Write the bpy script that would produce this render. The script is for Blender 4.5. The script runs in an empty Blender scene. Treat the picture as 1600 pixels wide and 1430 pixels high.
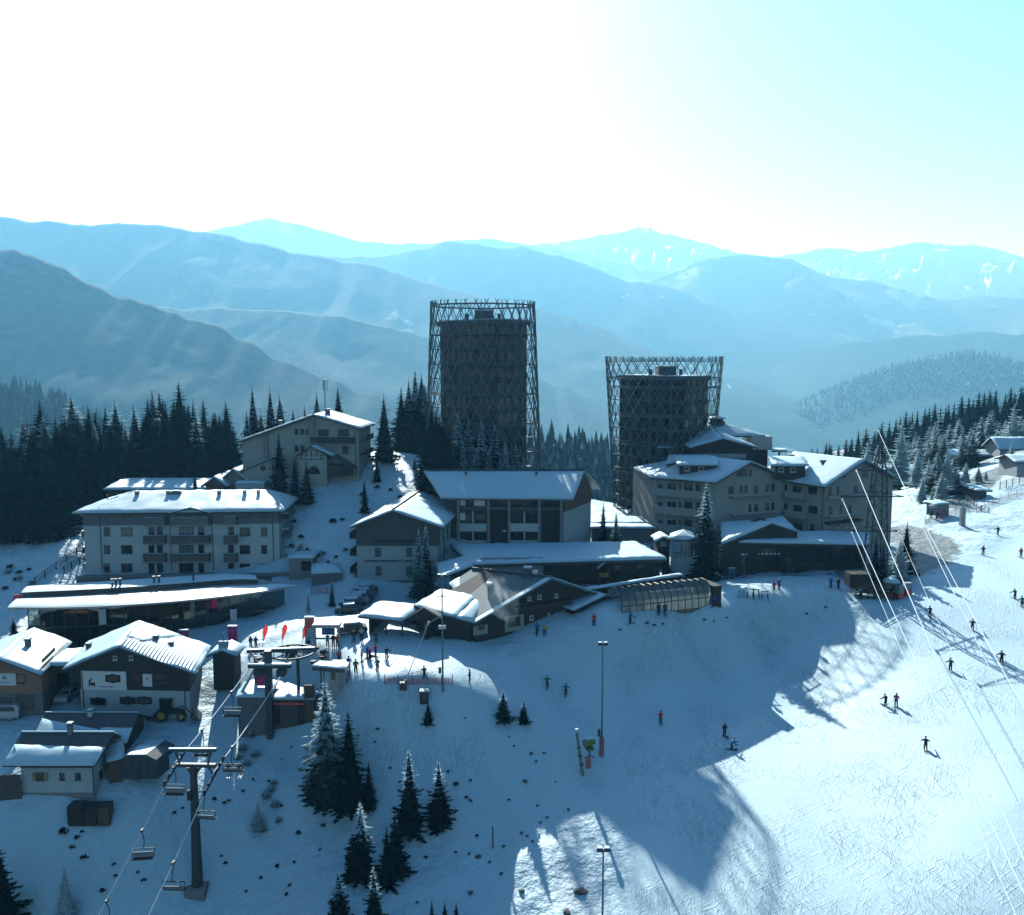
import bpy, bmesh, math, random
import numpy as np
from mathutils import Vector, Matrix
R = math.radians
rng = random.Random(7)

# ------------------------------------------------------------------ camera, sky, sun, exposure
sc = bpy.context.scene
CZ = 40.0                       # camera height (m), village at about z = 2
PITCH = math.atan(155/1400)
cam = bpy.data.objects.new('camera', bpy.data.cameras.new('camera'))
sc.collection.objects.link(cam)
cam.location = (0, 0, CZ)
cam.rotation_euler = (math.pi/2 - PITCH, 0, 0)
cam.data.sensor_width = 36; cam.data.sensor_fit = 'HORIZONTAL'
cam.data.lens = 1400/1600*36
cam.data.clip_start = 0.5; cam.data.clip_end = 80000
sc.camera = cam
SUN_AZ, SUN_EL = R(-13.0), R(31.4)          # 13 deg left of the view axis, low winter sun
SDIR = Vector((math.sin(SUN_AZ)*math.cos(SUN_EL), math.cos(SUN_AZ)*math.cos(SUN_EL), math.sin(SUN_EL)))
world = bpy.data.worlds.new('World'); sc.world = world; world.use_nodes = True
wn = world.node_tree; bg = wn.nodes['Background']
sky = wn.nodes.new('ShaderNodeTexSky'); sky.sky_type = 'NISHITA'; sky.sun_disc = False
sky.sun_elevation = SUN_EL; sky.sun_rotation = SUN_AZ
sky.altitude = 1600; sky.air_density = 1.2; sky.dust_density = 3.0; sky.ozone_density = 4.0
wn.links.new(sky.outputs[0], bg.inputs[0]); bg.inputs[1].default_value = 0.077
sl = bpy.data.lights.new('sun', 'SUN'); sl.energy = 5.0; sl.angle = R(0.5); sl.color = (1.0, 0.92, 0.87)
sun = bpy.data.objects.new('sun', sl); sc.collection.objects.link(sun)
sun.rotation_euler = SDIR.to_track_quat('Z', 'Y').to_euler(); sun.location = (-60, 200, 150)
sc.view_settings.view_transform = 'Standard'; sc.view_settings.look = 'None'
sc.view_settings.exposure = 1.18; sc.view_settings.gamma = 1.0
sc.view_settings.use_white_balance = True; sc.view_settings.white_balance_temperature = 5050; sc.view_settings.white_balance_tint = -6
sc.cycles.use_denoising = True
sc.cycles.max_bounces = 6; sc.cycles.diffuse_bounces = 0; sc.cycles.glossy_bounces = 2
sc.cycles.transparent_max_bounces = 16; sc.cycles.transmission_bounces = 3; sc.cycles.volume_bounces = 0
sc.cycles.caustics_reflective = False; sc.cycles.caustics_refractive = False

# ------------------------------------------------------------------ photo geometry -> metres
F = 1400.0; SP, CP = math.sin(PITCH), math.cos(PITCH)
def ray(px, py):
    u = (px-800)/F; v = (715-py)/F
    return Vector((u, CP + v*SP, -SP + v*CP))
def W(px, py, Y):
    d = ray(px, py); return d*(Y/d.y) + Vector((0, 0, CZ))
def depth_of(px, py, drop):
    d = ray(px, py); return -drop/d.z*d.y

# ------------------------------------------------------------------ mesh helpers
COL = sc.collection
ORG = {}                        # object -> world origin of its frame
class MB:
    def __init__(s): s.v = []; s.f = []; s.m = []
    def poly(s, pts, m=0):
        i = len(s.v); s.v += [tuple(p) for p in pts]; s.f.append(tuple(range(i, i+len(pts)))); s.m.append(m); return s
    def raw(s, v, f, m=0):
        i = len(s.v); s.v += [tuple(p) for p in v]; s.f += [tuple(a+i for a in q) for q in f]; s.m += [m]*len(f); return s
    def obox(s, o, ex, ey, ez, a, b, c, m=0):
        o = Vector(o); P = []
        for k in c:
            for j in b:
                for i in a: P.append(o + ex*i + ey*j + ez*k)
        fs = [(0,2,3,1),(4,5,7,6),(0,1,5,4),(2,6,7,3),(0,4,6,2),(1,3,7,5)]
        return s.raw(P, fs, m)
    def box(s, x0, x1, y0, y1, z0, z1, m=0):
        return s.obox((0,0,0), Vector((1,0,0)), Vector((0,1,0)), Vector((0,0,1)), (x0,x1), (y0,y1), (z0,z1), m)
    def prism(s, pts, vec, m=0):
        n = len(pts); vec = Vector(vec); a = [Vector(p) for p in pts]; b = [p+vec for p in a]
        nrm = Vector((0,0,0))
        for i in range(n): nrm += a[i].cross(a[(i+1) % n])
        if nrm.dot(vec) > 0: a, b = a, b; fl = True
        else: fl = False
        fs = [tuple(range(n)), tuple(range(2*n-1, n-1, -1))] + [(i, n+i, n+(i+1) % n, (i+1) % n) for i in range(n)]
        if fl: fs = [f[::-1] for f in fs]
        return s.raw(a+b, fs, m)
    def tube(s, pts, r, n=6, r2=None, m=0, cap=True):
        pts = [Vector(p) for p in pts]; r2 = r if r2 is None else r2; L = len(pts); V = []
        for i, p in enumerate(pts):
            t = (pts[min(i+1, L-1)] - pts[max(i-1, 0)]).normalized()
            a = t.cross(Vector((0,0,1)) if abs(t.z) < .9 else Vector((1,0,0))).normalized(); b = t.cross(a)
            rr = r + (r2-r)*i/max(L-1, 1)
            for k in range(n):
                q = 2*math.pi*k/n; V.append(p + (a*math.cos(q) + b*math.sin(q))*rr)
        fs = [(i*n+k, i*n+(k+1) % n, (i+1)*n+(k+1) % n, (i+1)*n+k) for i in range(L-1) for k in range(n)]
        if cap: fs += [tuple(range(n-1, -1, -1)), tuple((L-1)*n+k for k in range(n))]
        return s.raw(V, fs, m)
    def lathe(s, prof, n=12, o=(0,0,0), m=0):
        V = []; o = Vector(o)
        for r, z in prof:
            for k in range(n): V.append(o + Vector((r*math.cos(2*math.pi*k/n), r*math.sin(2*math.pi*k/n), z)))
        fs = [(i*n+k, i*n+(k+1) % n, (i+1)*n+(k+1) % n, (i+1)*n+k) for i in range(len(prof)-1) for k in range(n)]
        fs += [tuple(range(n-1, -1, -1)), tuple((len(prof)-1)*n+k for k in range(n))]
        return s.raw(V, fs, m)
    def mesh(s, name, mats, off=None, smooth=False):
        me = bpy.data.meshes.new(name)
        v = s.v if off is None else [(a-off[0], b-off[1], c-off[2]) for a, b, c in s.v]
        me.from_pydata(v, [], s.f)
        for m in (mats if isinstance(mats, (list, tuple)) else [mats]): me.materials.append(m)
        me.polygons.foreach_set('material_index', s.m)
        if smooth: me.polygons.foreach_set('use_smooth', [True]*len(s.f))
        me.update(); return me
    def build(s, name, mats, parent=None, smooth=False):
        off = ORG.get(parent) if parent else None
        o = bpy.data.objects.new(name, s.mesh(name, mats, off, smooth)); COL.objects.link(o)
        if parent: o.parent = parent; ORG[o] = off
        return o
    def local(s, name, mats, parent=None, smooth=False):        # vertices already in the parent's frame
        o = bpy.data.objects.new(name, s.mesh(name, mats, None, smooth)); COL.objects.link(o)
        if parent: o.parent = parent
        return o
def tag(o, label, cat, group=None, kind=None):
    if label: o['label'] = label
    if cat: o['category'] = cat
    if group: o['group'] = group
    if kind or cat: o['kind'] = kind or 'thing'
    return o
def thing(name, label, cat, loc, group=None, rz=0):
    o = bpy.data.objects.new(name, None); COL.objects.link(o); o.empty_display_size = .3
    o.location = loc; o.rotation_euler = (0, 0, rz); ORG[o] = Vector(loc)
    return tag(o, label, cat, group)
def place(name, me, parent, loc, rz=0):                         # shared mesh, location in the parent's frame
    o = bpy.data.objects.new(name, me); COL.objects.link(o); o.parent = parent; o.location = loc; o.rotation_euler = (0, 0, rz)
    if parent in ORG: ORG[o] = ORG[parent] + Vector(loc)
    return o
def copy_tree(o, parent=None):
    c = o.copy(); COL.objects.link(c); c.parent = parent
    for ch in list(o.children): copy_tree(ch, c)
    return c

# ------------------------------------------------------------------ materials
def newmat(name):
    m = bpy.data.materials.new(name); m.use_nodes = True
    nt = m.node_tree; b = nt.nodes['Principled BSDF']
    return m, nt, b
def N(nt, t, **k):
    n = nt.nodes.new(t)
    for a, v in k.items():
        if a.startswith('i_'):
            key = a[2:]; n.inputs[int(key) if key.isdigit() else key].default_value = v
        else: setattr(n, a, v)
    return n
def mixc(nt, fac, a, b, mode='MIX'):
    n = nt.nodes.new('ShaderNodeMix'); n.data_type = 'RGBA'; n.blend_type = mode
    for s, v in ((n.inputs[0], fac), (n.inputs[6], a), (n.inputs[7], b)):
        if hasattr(v, 'links'): nt.links.new(v, s)
        else: s.default_value = v
    return n.outputs[2]
def ramp(nt, src, p0, p1, c0=(0,0,0,1), c1=(1,1,1,1)):
    r = nt.nodes.new('ShaderNodeValToRGB'); e = r.color_ramp.elements
    e[0].position = p0; e[1].position = p1; e[0].color = c0; e[1].color = c1
    nt.links.new(src, r.inputs[0]); return r.outputs[0]
def noise(nt, vec, scale, detail=4, rough=.55, dist=0):
    n = nt.nodes.new('ShaderNodeTexNoise'); n.inputs['Scale'].default_value = scale
    n.inputs['Detail'].default_value = detail; n.inputs['Roughness'].default_value = rough; n.inputs['Distortion'].default_value = dist
    if vec is not None: nt.links.new(vec, n.inputs['Vector'])
    return n.outputs[0]
def rgba(c): return (c[0], c[1], c[2], 1)
MATS = {}
def mat(name, col, rough=.7, var=.25, scale=1.2, bump=.02, metal=0, spec=.3, grain=None):
    if name in MATS: return MATS[name]
    m, nt, b = newmat(name); MATS[name] = m
    tc = N(nt, 'ShaderNodeTexCoord'); vec = tc.outputs['Object']
    if grain:
        mp = N(nt, 'ShaderNodeMapping'); mp.inputs['Scale'].default_value = grain; nt.links.new(vec, mp.inputs['Vector']); vec = mp.outputs[0]
    n1 = noise(nt, vec, scale, 5, .6); n2 = noise(nt, vec, scale*7, 3)
    d = tuple(max(0, c*(1-var)) for c in col); l = tuple(min(1, c*(1+var*.8)) for c in col)
    c1 = mixc(nt, ramp(nt, n1, .3, .7), rgba(d), rgba(l))
    c2 = mixc(nt, .35, c1, mixc(nt, ramp(nt, n2, .35, .65), rgba(d), rgba(l)))
    nt.links.new(c2, b.inputs['Base Color'])
    b.inputs['Roughness'].default_value = rough; b.inputs['Metallic'].default_value = metal
    b.inputs['Specular IOR Level'].default_value = spec
    if bump:
        bp = N(nt, 'ShaderNodeBump'); bp.inputs['Strength'].default_value = .6; bp.inputs['Distance'].default_value = bump
        nt.links.new(n2, bp.inputs['Height']); nt.links.new(bp.outputs[0], b.inputs['Normal'])
    return m
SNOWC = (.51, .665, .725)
def snow_mat(name, kind):
    m, nt, b = newmat(name); MATS[name] = m
    g = N(nt, 'ShaderNodeNewGeometry'); pos = g.outputs['Position']
    b.inputs['Roughness'].default_value = .55; b.inputs['Specular IOR Level'].default_value = .25
    n1 = noise(nt, pos, .09, 5, .6); n2 = noise(nt, pos, .9, 5, .6); n3 = noise(nt, pos, 5, 3)
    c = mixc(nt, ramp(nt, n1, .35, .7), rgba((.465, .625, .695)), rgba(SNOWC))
    h = None
    def add(a, k, prev):
        mu = N(nt, 'ShaderNodeMath', operation='MULTIPLY'); nt.links.new(a, mu.inputs[0])
        if hasattr(k, 'links'): nt.links.new(k, mu.inputs[1])
        else: mu.inputs[1].default_value = k
        if prev is None: return mu.outputs[0]
        ad = N(nt, 'ShaderNodeMath', operation='ADD'); nt.links.new(prev, ad.inputs[0]); nt.links.new(mu.outputs[0], ad.inputs[1]); return ad.outputs[0]
    h = add(n2, .05, h); h = add(n3, .02, h)
    if kind == 'ground':
        at = N(nt, 'ShaderNodeAttribute', attribute_name='piste'); pist = at.outputs['Fac']
        # ski tracks: long scratches in two directions, and turns
        tr = None
        for ang, sc_ in ((.55, (4.2, .22, 1)), (-.35, (3.6, .2, 1)), (1.15, (3.8, .3, 1)), (.1, (5.0, .16, 1))):
            mp = N(nt, 'ShaderNodeMapping'); mp.inputs['Rotation'].default_value = (0, 0, ang)
            nt.links.new(pos, mp.inputs['Vector'])
            mp2 = N(nt, 'ShaderNodeMapping'); mp2.inputs['Scale'].default_value = sc_; nt.links.new(mp.outputs[0], mp2.inputs['Vector'])
            w = noise(nt, mp2.outputs[0], 1.0, 2, .5, 1.1)
            w = ramp(nt, w, .58, .66)
            tr = add(w, 1.0, tr)
        patch = ramp(nt, noise(nt, pos, .11, 3), .38, .68)
        trp = N(nt, 'ShaderNodeMath', operation='MULTIPLY'); nt.links.new(tr, trp.inputs[0]); nt.links.new(patch, trp.inputs[1])
        trm = N(nt, 'ShaderNodeMath', operation='MULTIPLY'); nt.links.new(trp.outputs[0], trm.inputs[0]); nt.links.new(pist, trm.inputs[1])
        h = add(trm.outputs[0], .085, h)
        nat = N(nt, 'ShaderNodeMath', operation='SUBTRACT', i_0=1.0); nt.links.new(pist, nat.inputs[1])
        n4 = noise(nt, pos, .35, 6, .62); na = N(nt, 'ShaderNodeMath', operation='MULTIPLY'); nt.links.new(n4, na.inputs[0]); nt.links.new(nat.outputs[0], na.inputs[1])
        h = add(na.outputs[0], 1.25, h)
        # bare earth and stalks showing through thin cover off the piste
        sp = ramp(nt, noise(nt, pos, 1.5, 4, .6), .755, .80); sm = N(nt, 'ShaderNodeMath', operation='MULTIPLY')
        thin = N(nt, 'ShaderNodeAttribute', attribute_name='thin').outputs['Fac']
        nt.links.new(sp, sm.inputs[0]); nt.links.new(thin, sm.inputs[1])
        c = mixc(nt, sm.outputs[0], c, (.10, .085, .06, 1))
        # forest floor in the woods, worn grit on the road
        fo = N(nt, 'ShaderNodeAttribute', attribute_name='forest').outputs['Fac']
        c = mixc(nt, fo, c, mixc(nt, ramp(nt, noise(nt, pos, .25, 5), .42, .6), (.03, .045, .035, 1), (.30, .36, .38, 1)))
        rd = N(nt, 'ShaderNodeAttribute', attribute_name='road').outputs['Fac']
        rr = N(nt, 'ShaderNodeMath', operation='ADD'); nt.links.new(rd, rr.inputs[0])
        nn = N(nt, 'ShaderNodeMath', operation='MULTIPLY_ADD', i_1=.7, i_2=-.35); nt.links.new(noise(nt, pos, .5, 5, .65), nn.inputs[0]); nt.links.new(nn.outputs[0], rr.inputs[1])
        rf = ramp(nt, rr.outputs[0], .42, .56)
        c = mixc(nt, rf, c, mixc(nt, ramp(nt, noise(nt, pos, .6, 5), .35, .7), (.095, .12, .125, 1), (.19, .225, .235, 1)))
    nt.links.new(c, b.inputs['Base Color'])
    bp = N(nt, 'ShaderNodeBump'); bp.inputs['Strength'].default_value = .8; bp.inputs['Distance'].default_value = 1.0 if kind == 'ground' else .6
    nt.links.new(h, bp.inputs['Height']); nt.links.new(bp.outputs[0], b.inputs['Normal'])
    return m
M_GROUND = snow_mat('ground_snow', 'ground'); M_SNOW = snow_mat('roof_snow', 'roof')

# ------------------------------------------------------------------ terrain
# control points: photo column, photo row, metres below the camera
CTRL = [
 (1600,830,35),(1500,850,35.5),(1440,930,37.2),(1370,925,37.6),(1600,950,37.5),(1500,1000,40),(1600,1100,42),(1400,1100,44.3),
 (1330,1000,41.6),(1250,1100,47.2),(1450,1200,46.3),(1600,1250,45.5),(1300,1300,50),(1600,1400,49),(1100,1200,49.3),(1150,1430,53),(1400,1430,51.5),
 (985,984,38.5),(1050,968,38.1),(1110,956,37.9),(1200,940,37.7),(1280,931,37.6),(1350,938,37.9),(985,892,37.5),(900,905,37.7),(1080,920,37.5),(1150,912,37.4),(1100,900,37.3),(1250,889,37.2),(1160,890,37.2),(1000,920,37.5),
 (1000,1032,42.6),(1100,1014,42.8),(1200,1000,43),(1290,975,41.2),(1150,1100,47.3),
 (850,1000,39.2),(870,985,38.5),(760,998,39.4),(900,1085,44.6),(940,1182,48.2),(1030,1130,47.6),(850,1070,43.2),
 (560,1030,39.2),(690,1055,39.5),(620,985,38.1),(705,1076,40.4),(640,1070,40.2),(600,1076,40.5),(600,1045,39.5),(660,1035,39.1),(650,1125,44),(760,1110,43.3),(540,1062,40.3),(480,1010,39.2),
 (640,1290,52),(560,1270,52.5),(500,1145,47),(600,1200,48.3),(780,1290,52.3),(850,1250,50.6),(850,1380,54),(960,1330,51.8),(960,1430,54),(700,1430,56),(500,1430,57),
 (310,1390,58.5),(150,1430,59),(0,1430,58.5),(100,1330,53.5),(90,1242,49),(220,1250,50),(0,1242,48.8),(380,1250,52),(400,1165,48.5),(400,1330,56),
 (210,1122,46.6),(300,1122,46.8),(0,1115,46),(390,1120,46.6),(250,1015,42.5),(20,1000,42.5),(440,990,40.3),(110,1060,45.6),
 (285,914,39.2),(450,905,38.2),(530,912,38.2),(545,955,38.9),(640,935,39.6),(100,905,38),(20,905,38),
 (480,747,23.6),(400,758,25),(560,742,23.3),(480,800,28.9),(500,850,33.3),(450,850,33.3),(560,800,28.8),(600,730,22.2),(600,700,19.2),
 (60,870,35),(0,850,34),(110,810,32.5),(200,770,30),(330,750,27.5),(0,760,32),
 (720,860,34),(860,870,36.3),(960,850,36),(1040,860,36.5),(1035,800,33.8),(1100,800,36.5),(1300,838,38),(1400,860,36.5),(1390,800,35.5),
 (760,770,28.5),(680,740,23),
 (1480,805,34.2),(1540,760,32.5),(1560,735,31.5),(1600,760,32),(1600,700,28.5),(1440,760,36),(1330,780,37),
]
CP3 = []
for px, py, dr in CTRL:
    Y = depth_of(px, py, dr); w = W(px, py, Y); CP3.append((w.x, w.y, w.z))
CP3 += [(x, y, CZ-d) for x, y, d in [(0,55,61),(-45,55,68),(30,50,61),(60,50,56),(0,20,66),(60,10,54),(-60,10,74),(120,40,51),(0,-60,78),(90,-60,68),(-90,-60,84),(160,90,36),(160,160,32),
  (-110,90,57),(-140,130,42),(-150,190,36),(-90,230,32),(-30,235,32),(40,240,42),(-110,300,55),(0,300,72),(60,300,66),(100,330,64),(170,320,46),(250,300,36),(250,180,29),(240,60,42),
  (150,450,70),(200,450,56),(260,450,42),(330,450,34),(420,450,24),(250,380,42),(200,370,50),(90,450,78),(0,450,110),(-150,450,100),(-260,300,60),(-260,120,45),(-260,0,80),(330,250,26),(420,100,14)]]
CPA = np.array(CP3)
def _phi(d2): return np.sqrt(d2 + 5.0)
_d2 = ((CPA[:, None, :2]-CPA[None, :, :2])**2).sum(2)
_A = np.block([[ -_phi(_d2) + np.eye(len(CPA))*.25, np.c_[np.ones(len(CPA)), CPA[:, :2]/100]], [np.c_[np.ones(len(CPA)), CPA[:, :2]/100].T, np.zeros((3, 3))]])
_sol = np.linalg.solve(_A, np.r_[CPA[:, 2], 0, 0, 0])
def sstep(a, b, x):
    t = np.clip((x-a)/(b-a), 0, 1); return t*t*(3-2*t)
def terrain(x, y):
    x = np.asarray(x, float); y = np.asarray(y, float); sh = x.shape; X = x.ravel(); Yv = y.ravel(); out = np.empty(len(X))
    for i in range(0, len(X), 20000):
        xs = np.clip(X[i:i+20000], -300, 450); ys = np.clip(Yv[i:i+20000], -90, 480)
        d2 = (xs[:, None]-CPA[None, :, 0])**2 + (ys[:, None]-CPA[None, :, 1])**2
        out[i:i+20000] = -_phi(d2) @ _sol[:-3] + _sol[-3] + _sol[-2]*xs/100 + _sol[-1]*ys/100
    # beyond the village plateau the land falls to the valley floor
    ex = np.maximum(np.maximum(-300-X, X-450), 0); ey = np.maximum(np.maximum(-90-Yv, Yv-480), 0); e = np.hypot(ex, ey)
    w = sstep(0, 1400, e); out = out*(1-w) + (-430)*w
    return out.reshape(sh)
def fbm(x, y, seed=0, oct=5):
    r = np.random.RandomState(seed); v = 0*x; a = 1.0; f = 1.0
    for _ in range(oct):
        for _k in range(4):
            th = r.uniform(0, 2*math.pi); p = r.uniform(0, 6.28); k = f*r.uniform(.7, 1.4)
            v = v + a*.5*np.sin((x*math.cos(th)+y*math.sin(th))*k + p + 1.3*np.sin((x*math.sin(th)-y*math.cos(th))*k*.7+p))
        a *= .5; f *= 2.05
    return v
def gz(x, y): return float(terrain(np.array([x]), np.array([y]))[0])
def GP(px, py, lo=45, hi=700):
    d = ray(px, py); ts = np.arange(lo, hi, .4); x = d.x*ts; y = d.y*ts; z = CZ + d.z*ts
    k = np.where(z < terrain(x, y))[0]
    i = k[0] if len(k) else -1
    if i > 0:
        t0, t1 = ts[i-1], ts[i]
        for _ in range(12):
            t = (t0+t1)/2
            if CZ+d.z*t < gz(d.x*t, d.y*t): t1 = t
            else: t0 = t
        t = t1
    else: t = ts[i]
    return Vector((d.x*t, d.y*t, CZ+d.z*t))
def on(px, Y):                                  # ground point in a photo column at depth Y
    x = (px-800)/F*Y*CP
    for _ in range(6):
        z = gz(x, Y); x = (px-800)/F*(Y*CP-(z-CZ)*SP)
    return Vector((x, Y, z))

def lines(spec):
    out = []
    for a, b, s in spec: out += list(np.arange(a, b-1e-6, s))
    return np.array(out + [spec[-1][1]])
gx = lines([(-9000,-2000,1000),(-2000,-500,150),(-500,-140,20),(-140,-90,2.5),(-90,90,1.0),(90,150,2.2),(150,480,10),(480,2000,150),(2000,9000,1000)])
gy = lines([(-3000,-300,300),(-300,40,14),(40,72,2),(72,165,.95),(165,260,2.2),(260,520,9),(520,2000,120),(2000,16000,1000)])
XX, YY = np.meshgrid(gx, gy)
ZZ = terrain(XX, YY)
near = np.exp(-(np.maximum(np.abs(XX)-170, 0)/60)**2 - (np.maximum(np.abs(YY-140)-130, 0)/60)**2)
U = (XX-0)/YY.clip(20)*F + 800                      # photo columns help only to shape wear masks
roadpts = [(1335,905),(1385,905),(1420,895),(1450,872),(1462,850),(1450,838),(1440,828),(1425,822)]
def seg_dist(P, X, Y):
    d = np.full(X.shape, 1e9)
    for (ax, ay), (bx, by) in zip(P[:-1], P[1:]):
        vx, vy = bx-ax, by-ay; t = np.clip(((X-ax)*vx+(Y-ay)*vy)/(vx*vx+vy*vy+1e-9), 0, 1)
        d = np.minimum(d, np.hypot(X-ax-t*vx, Y-ay-t*vy))
    return d
def track(pts): return [tuple(GP(a, b).xy) for a, b in pts]
ROAD1 = track([(1350,898),(1395,890),(1435,872),(1450,855),(1435,842),(1405,832)])
ROAD2 = track([(1490,790),(1520,765),(1545,742),(1575,730),(1600,727)])
d1 = seg_dist(ROAD1, XX, YY); d2 = seg_dist(ROAD2, XX, YY)
road = np.clip(1.15 - d1/8.5, 0, 1) + np.clip(1.15 - d2/6.0, 0, 1)
PLAZA = track([(470,1030),(560,1030),(680,1050)])
VILL = track([(985,950),(1100,935),(1250,918)])
pist_poly = track([(960,1400),(985,1265),(940,1150),(850,1040),(1000,1020),(1300,985),(1420,930),(1500,880),(1600,830)])
# piste: right of the line that runs along its left and upper edge
pl = np.array(pist_poly + [(150,190),(220,120),(160,20),(30,20)])
def inside(pl, X, Y):
    r = np.zeros(X.shape, bool); n = len(pl)
    for i in range(n):
        x1, y1 = pl[i]; x2, y2 = pl[(i+1) % n]
        c = ((y1 > Y) != (y2 > Y)) & (X < (x2-x1)*(Y-y1)/(y2-y1+1e-12)+x1); r ^= c
    return r
dpl = seg_dist([tuple(p) for p in pl] + [tuple(pl[0])], XX, YY)
sgn = np.where(inside(pl, XX, YY), dpl, -dpl)
piste = np.maximum(sstep(-3, 3, sgn), np.maximum(sstep(13, 8, seg_dist(PLAZA, XX, YY)), sstep(9, 5, seg_dist(VILL, XX, YY))))
rough = near*(1-piste)*(1-np.clip(road, 0, 1))
ZZ = ZZ + rough*(.30*fbm(XX*.22, YY*.22, 3, 4)+.14*fbm(XX*.8, YY*.8, 5, 3)) + near*.07*piste*fbm(XX*.16, YY*.16, 8, 3)
GX, GY, GZ_ = gx, gy, ZZ
def gmesh(x, y):                                 # height of the built sheet (bilinear)
    i = int(np.clip(np.searchsorted(gx, x)-1, 0, len(gx)-2)); j = int(np.clip(np.searchsorted(gy, y)-1, 0, len(gy)-2))
    u = (x-gx[i])/(gx[i+1]-gx[i]); v = (y-gy[j])/(gy[j+1]-gy[j])
    return float(ZZ[j,i]*(1-u)*(1-v)+ZZ[j,i+1]*u*(1-v)+ZZ[j+1,i]*(1-u)*v+ZZ[j+1,i+1]*u*v)
def sit(p, dz=0.0): return Vector((p[0], p[1], gmesh(p[0], p[1]) + dz))
def grid_faces(ny, nx):
    i = np.arange(nx-1)[None, :] + np.arange(ny-1)[:, None]*nx
    return np.stack([i, i+1, i+nx+1, i+nx], -1).reshape(-1, 4)
def grid_mesh(name, X, Y, Z, m, attrs={}):
    me = bpy.data.meshes.new(name); ny, nx = X.shape; f = grid_faces(ny, nx)
    me.vertices.add(X.size); me.vertices.foreach_set('co', np.stack([X, Y, Z], -1).astype(np.float32).ravel())
    me.loops.add(f.size); me.loops.foreach_set('vertex_index', f.ravel().astype(np.int32))
    me.polygons.add(len(f)); me.polygons.foreach_set('loop_start', np.arange(0, f.size, 4, dtype=np.int32))
    me.polygons.foreach_set('use_smooth', np.ones(len(f), bool))
    me.update(calc_edges=True); me.materials.append(m)
    for k, a in attrs.items():
        at = me.attributes.new(k, 'FLOAT', 'POINT'); at.data.foreach_set('value', a.astype(np.float32).ravel())
    o = bpy.data.objects.new(name, me); COL.objects.link(o); return o
forest = np.maximum(sstep(450, 700, np.hypot(XX, YY-150)), np.maximum(sstep(172, 186, YY)*sstep(-38, -50, XX)*sstep(400, 300, YY), sstep(262, 285, YY)*sstep(120, 150, XX))*.85)
thin = near*(1-piste)*(1-sstep(0, 1, road))
thin = thin*(.35 + .65*sstep(.1, .8, fbm(XX*.07, YY*.07, 12, 3)))
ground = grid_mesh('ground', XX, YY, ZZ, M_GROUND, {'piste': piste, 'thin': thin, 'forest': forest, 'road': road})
tag(ground, 'snow-covered hillside with groomed piste, village ground and gritted road', None, kind='structure')
# ------------------------------------------------------------------ mountains
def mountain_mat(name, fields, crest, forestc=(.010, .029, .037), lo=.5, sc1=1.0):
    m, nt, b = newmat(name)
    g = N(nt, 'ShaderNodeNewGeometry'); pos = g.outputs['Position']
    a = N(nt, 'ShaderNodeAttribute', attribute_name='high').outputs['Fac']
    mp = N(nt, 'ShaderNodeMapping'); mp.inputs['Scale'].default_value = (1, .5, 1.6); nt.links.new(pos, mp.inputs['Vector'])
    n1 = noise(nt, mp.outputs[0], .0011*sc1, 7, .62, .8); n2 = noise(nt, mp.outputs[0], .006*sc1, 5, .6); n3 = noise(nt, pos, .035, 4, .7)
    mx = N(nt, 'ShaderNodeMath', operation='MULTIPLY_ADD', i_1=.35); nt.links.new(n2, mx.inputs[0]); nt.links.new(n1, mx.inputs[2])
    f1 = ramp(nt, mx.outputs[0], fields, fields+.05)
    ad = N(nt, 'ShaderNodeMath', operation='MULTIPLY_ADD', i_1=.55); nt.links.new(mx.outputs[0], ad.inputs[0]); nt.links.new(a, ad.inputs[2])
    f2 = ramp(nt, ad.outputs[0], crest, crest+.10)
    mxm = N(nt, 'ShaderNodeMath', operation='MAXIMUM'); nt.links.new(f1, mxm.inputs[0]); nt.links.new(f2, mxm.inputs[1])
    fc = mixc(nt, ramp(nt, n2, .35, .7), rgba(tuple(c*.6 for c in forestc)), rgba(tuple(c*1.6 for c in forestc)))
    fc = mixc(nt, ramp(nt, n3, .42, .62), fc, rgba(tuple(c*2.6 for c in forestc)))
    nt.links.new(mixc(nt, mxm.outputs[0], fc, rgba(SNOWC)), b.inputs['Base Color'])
    b.inputs['Roughness'].default_value = .9; b.inputs['Specular IOR Level'].default_value = .05
    return m
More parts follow.
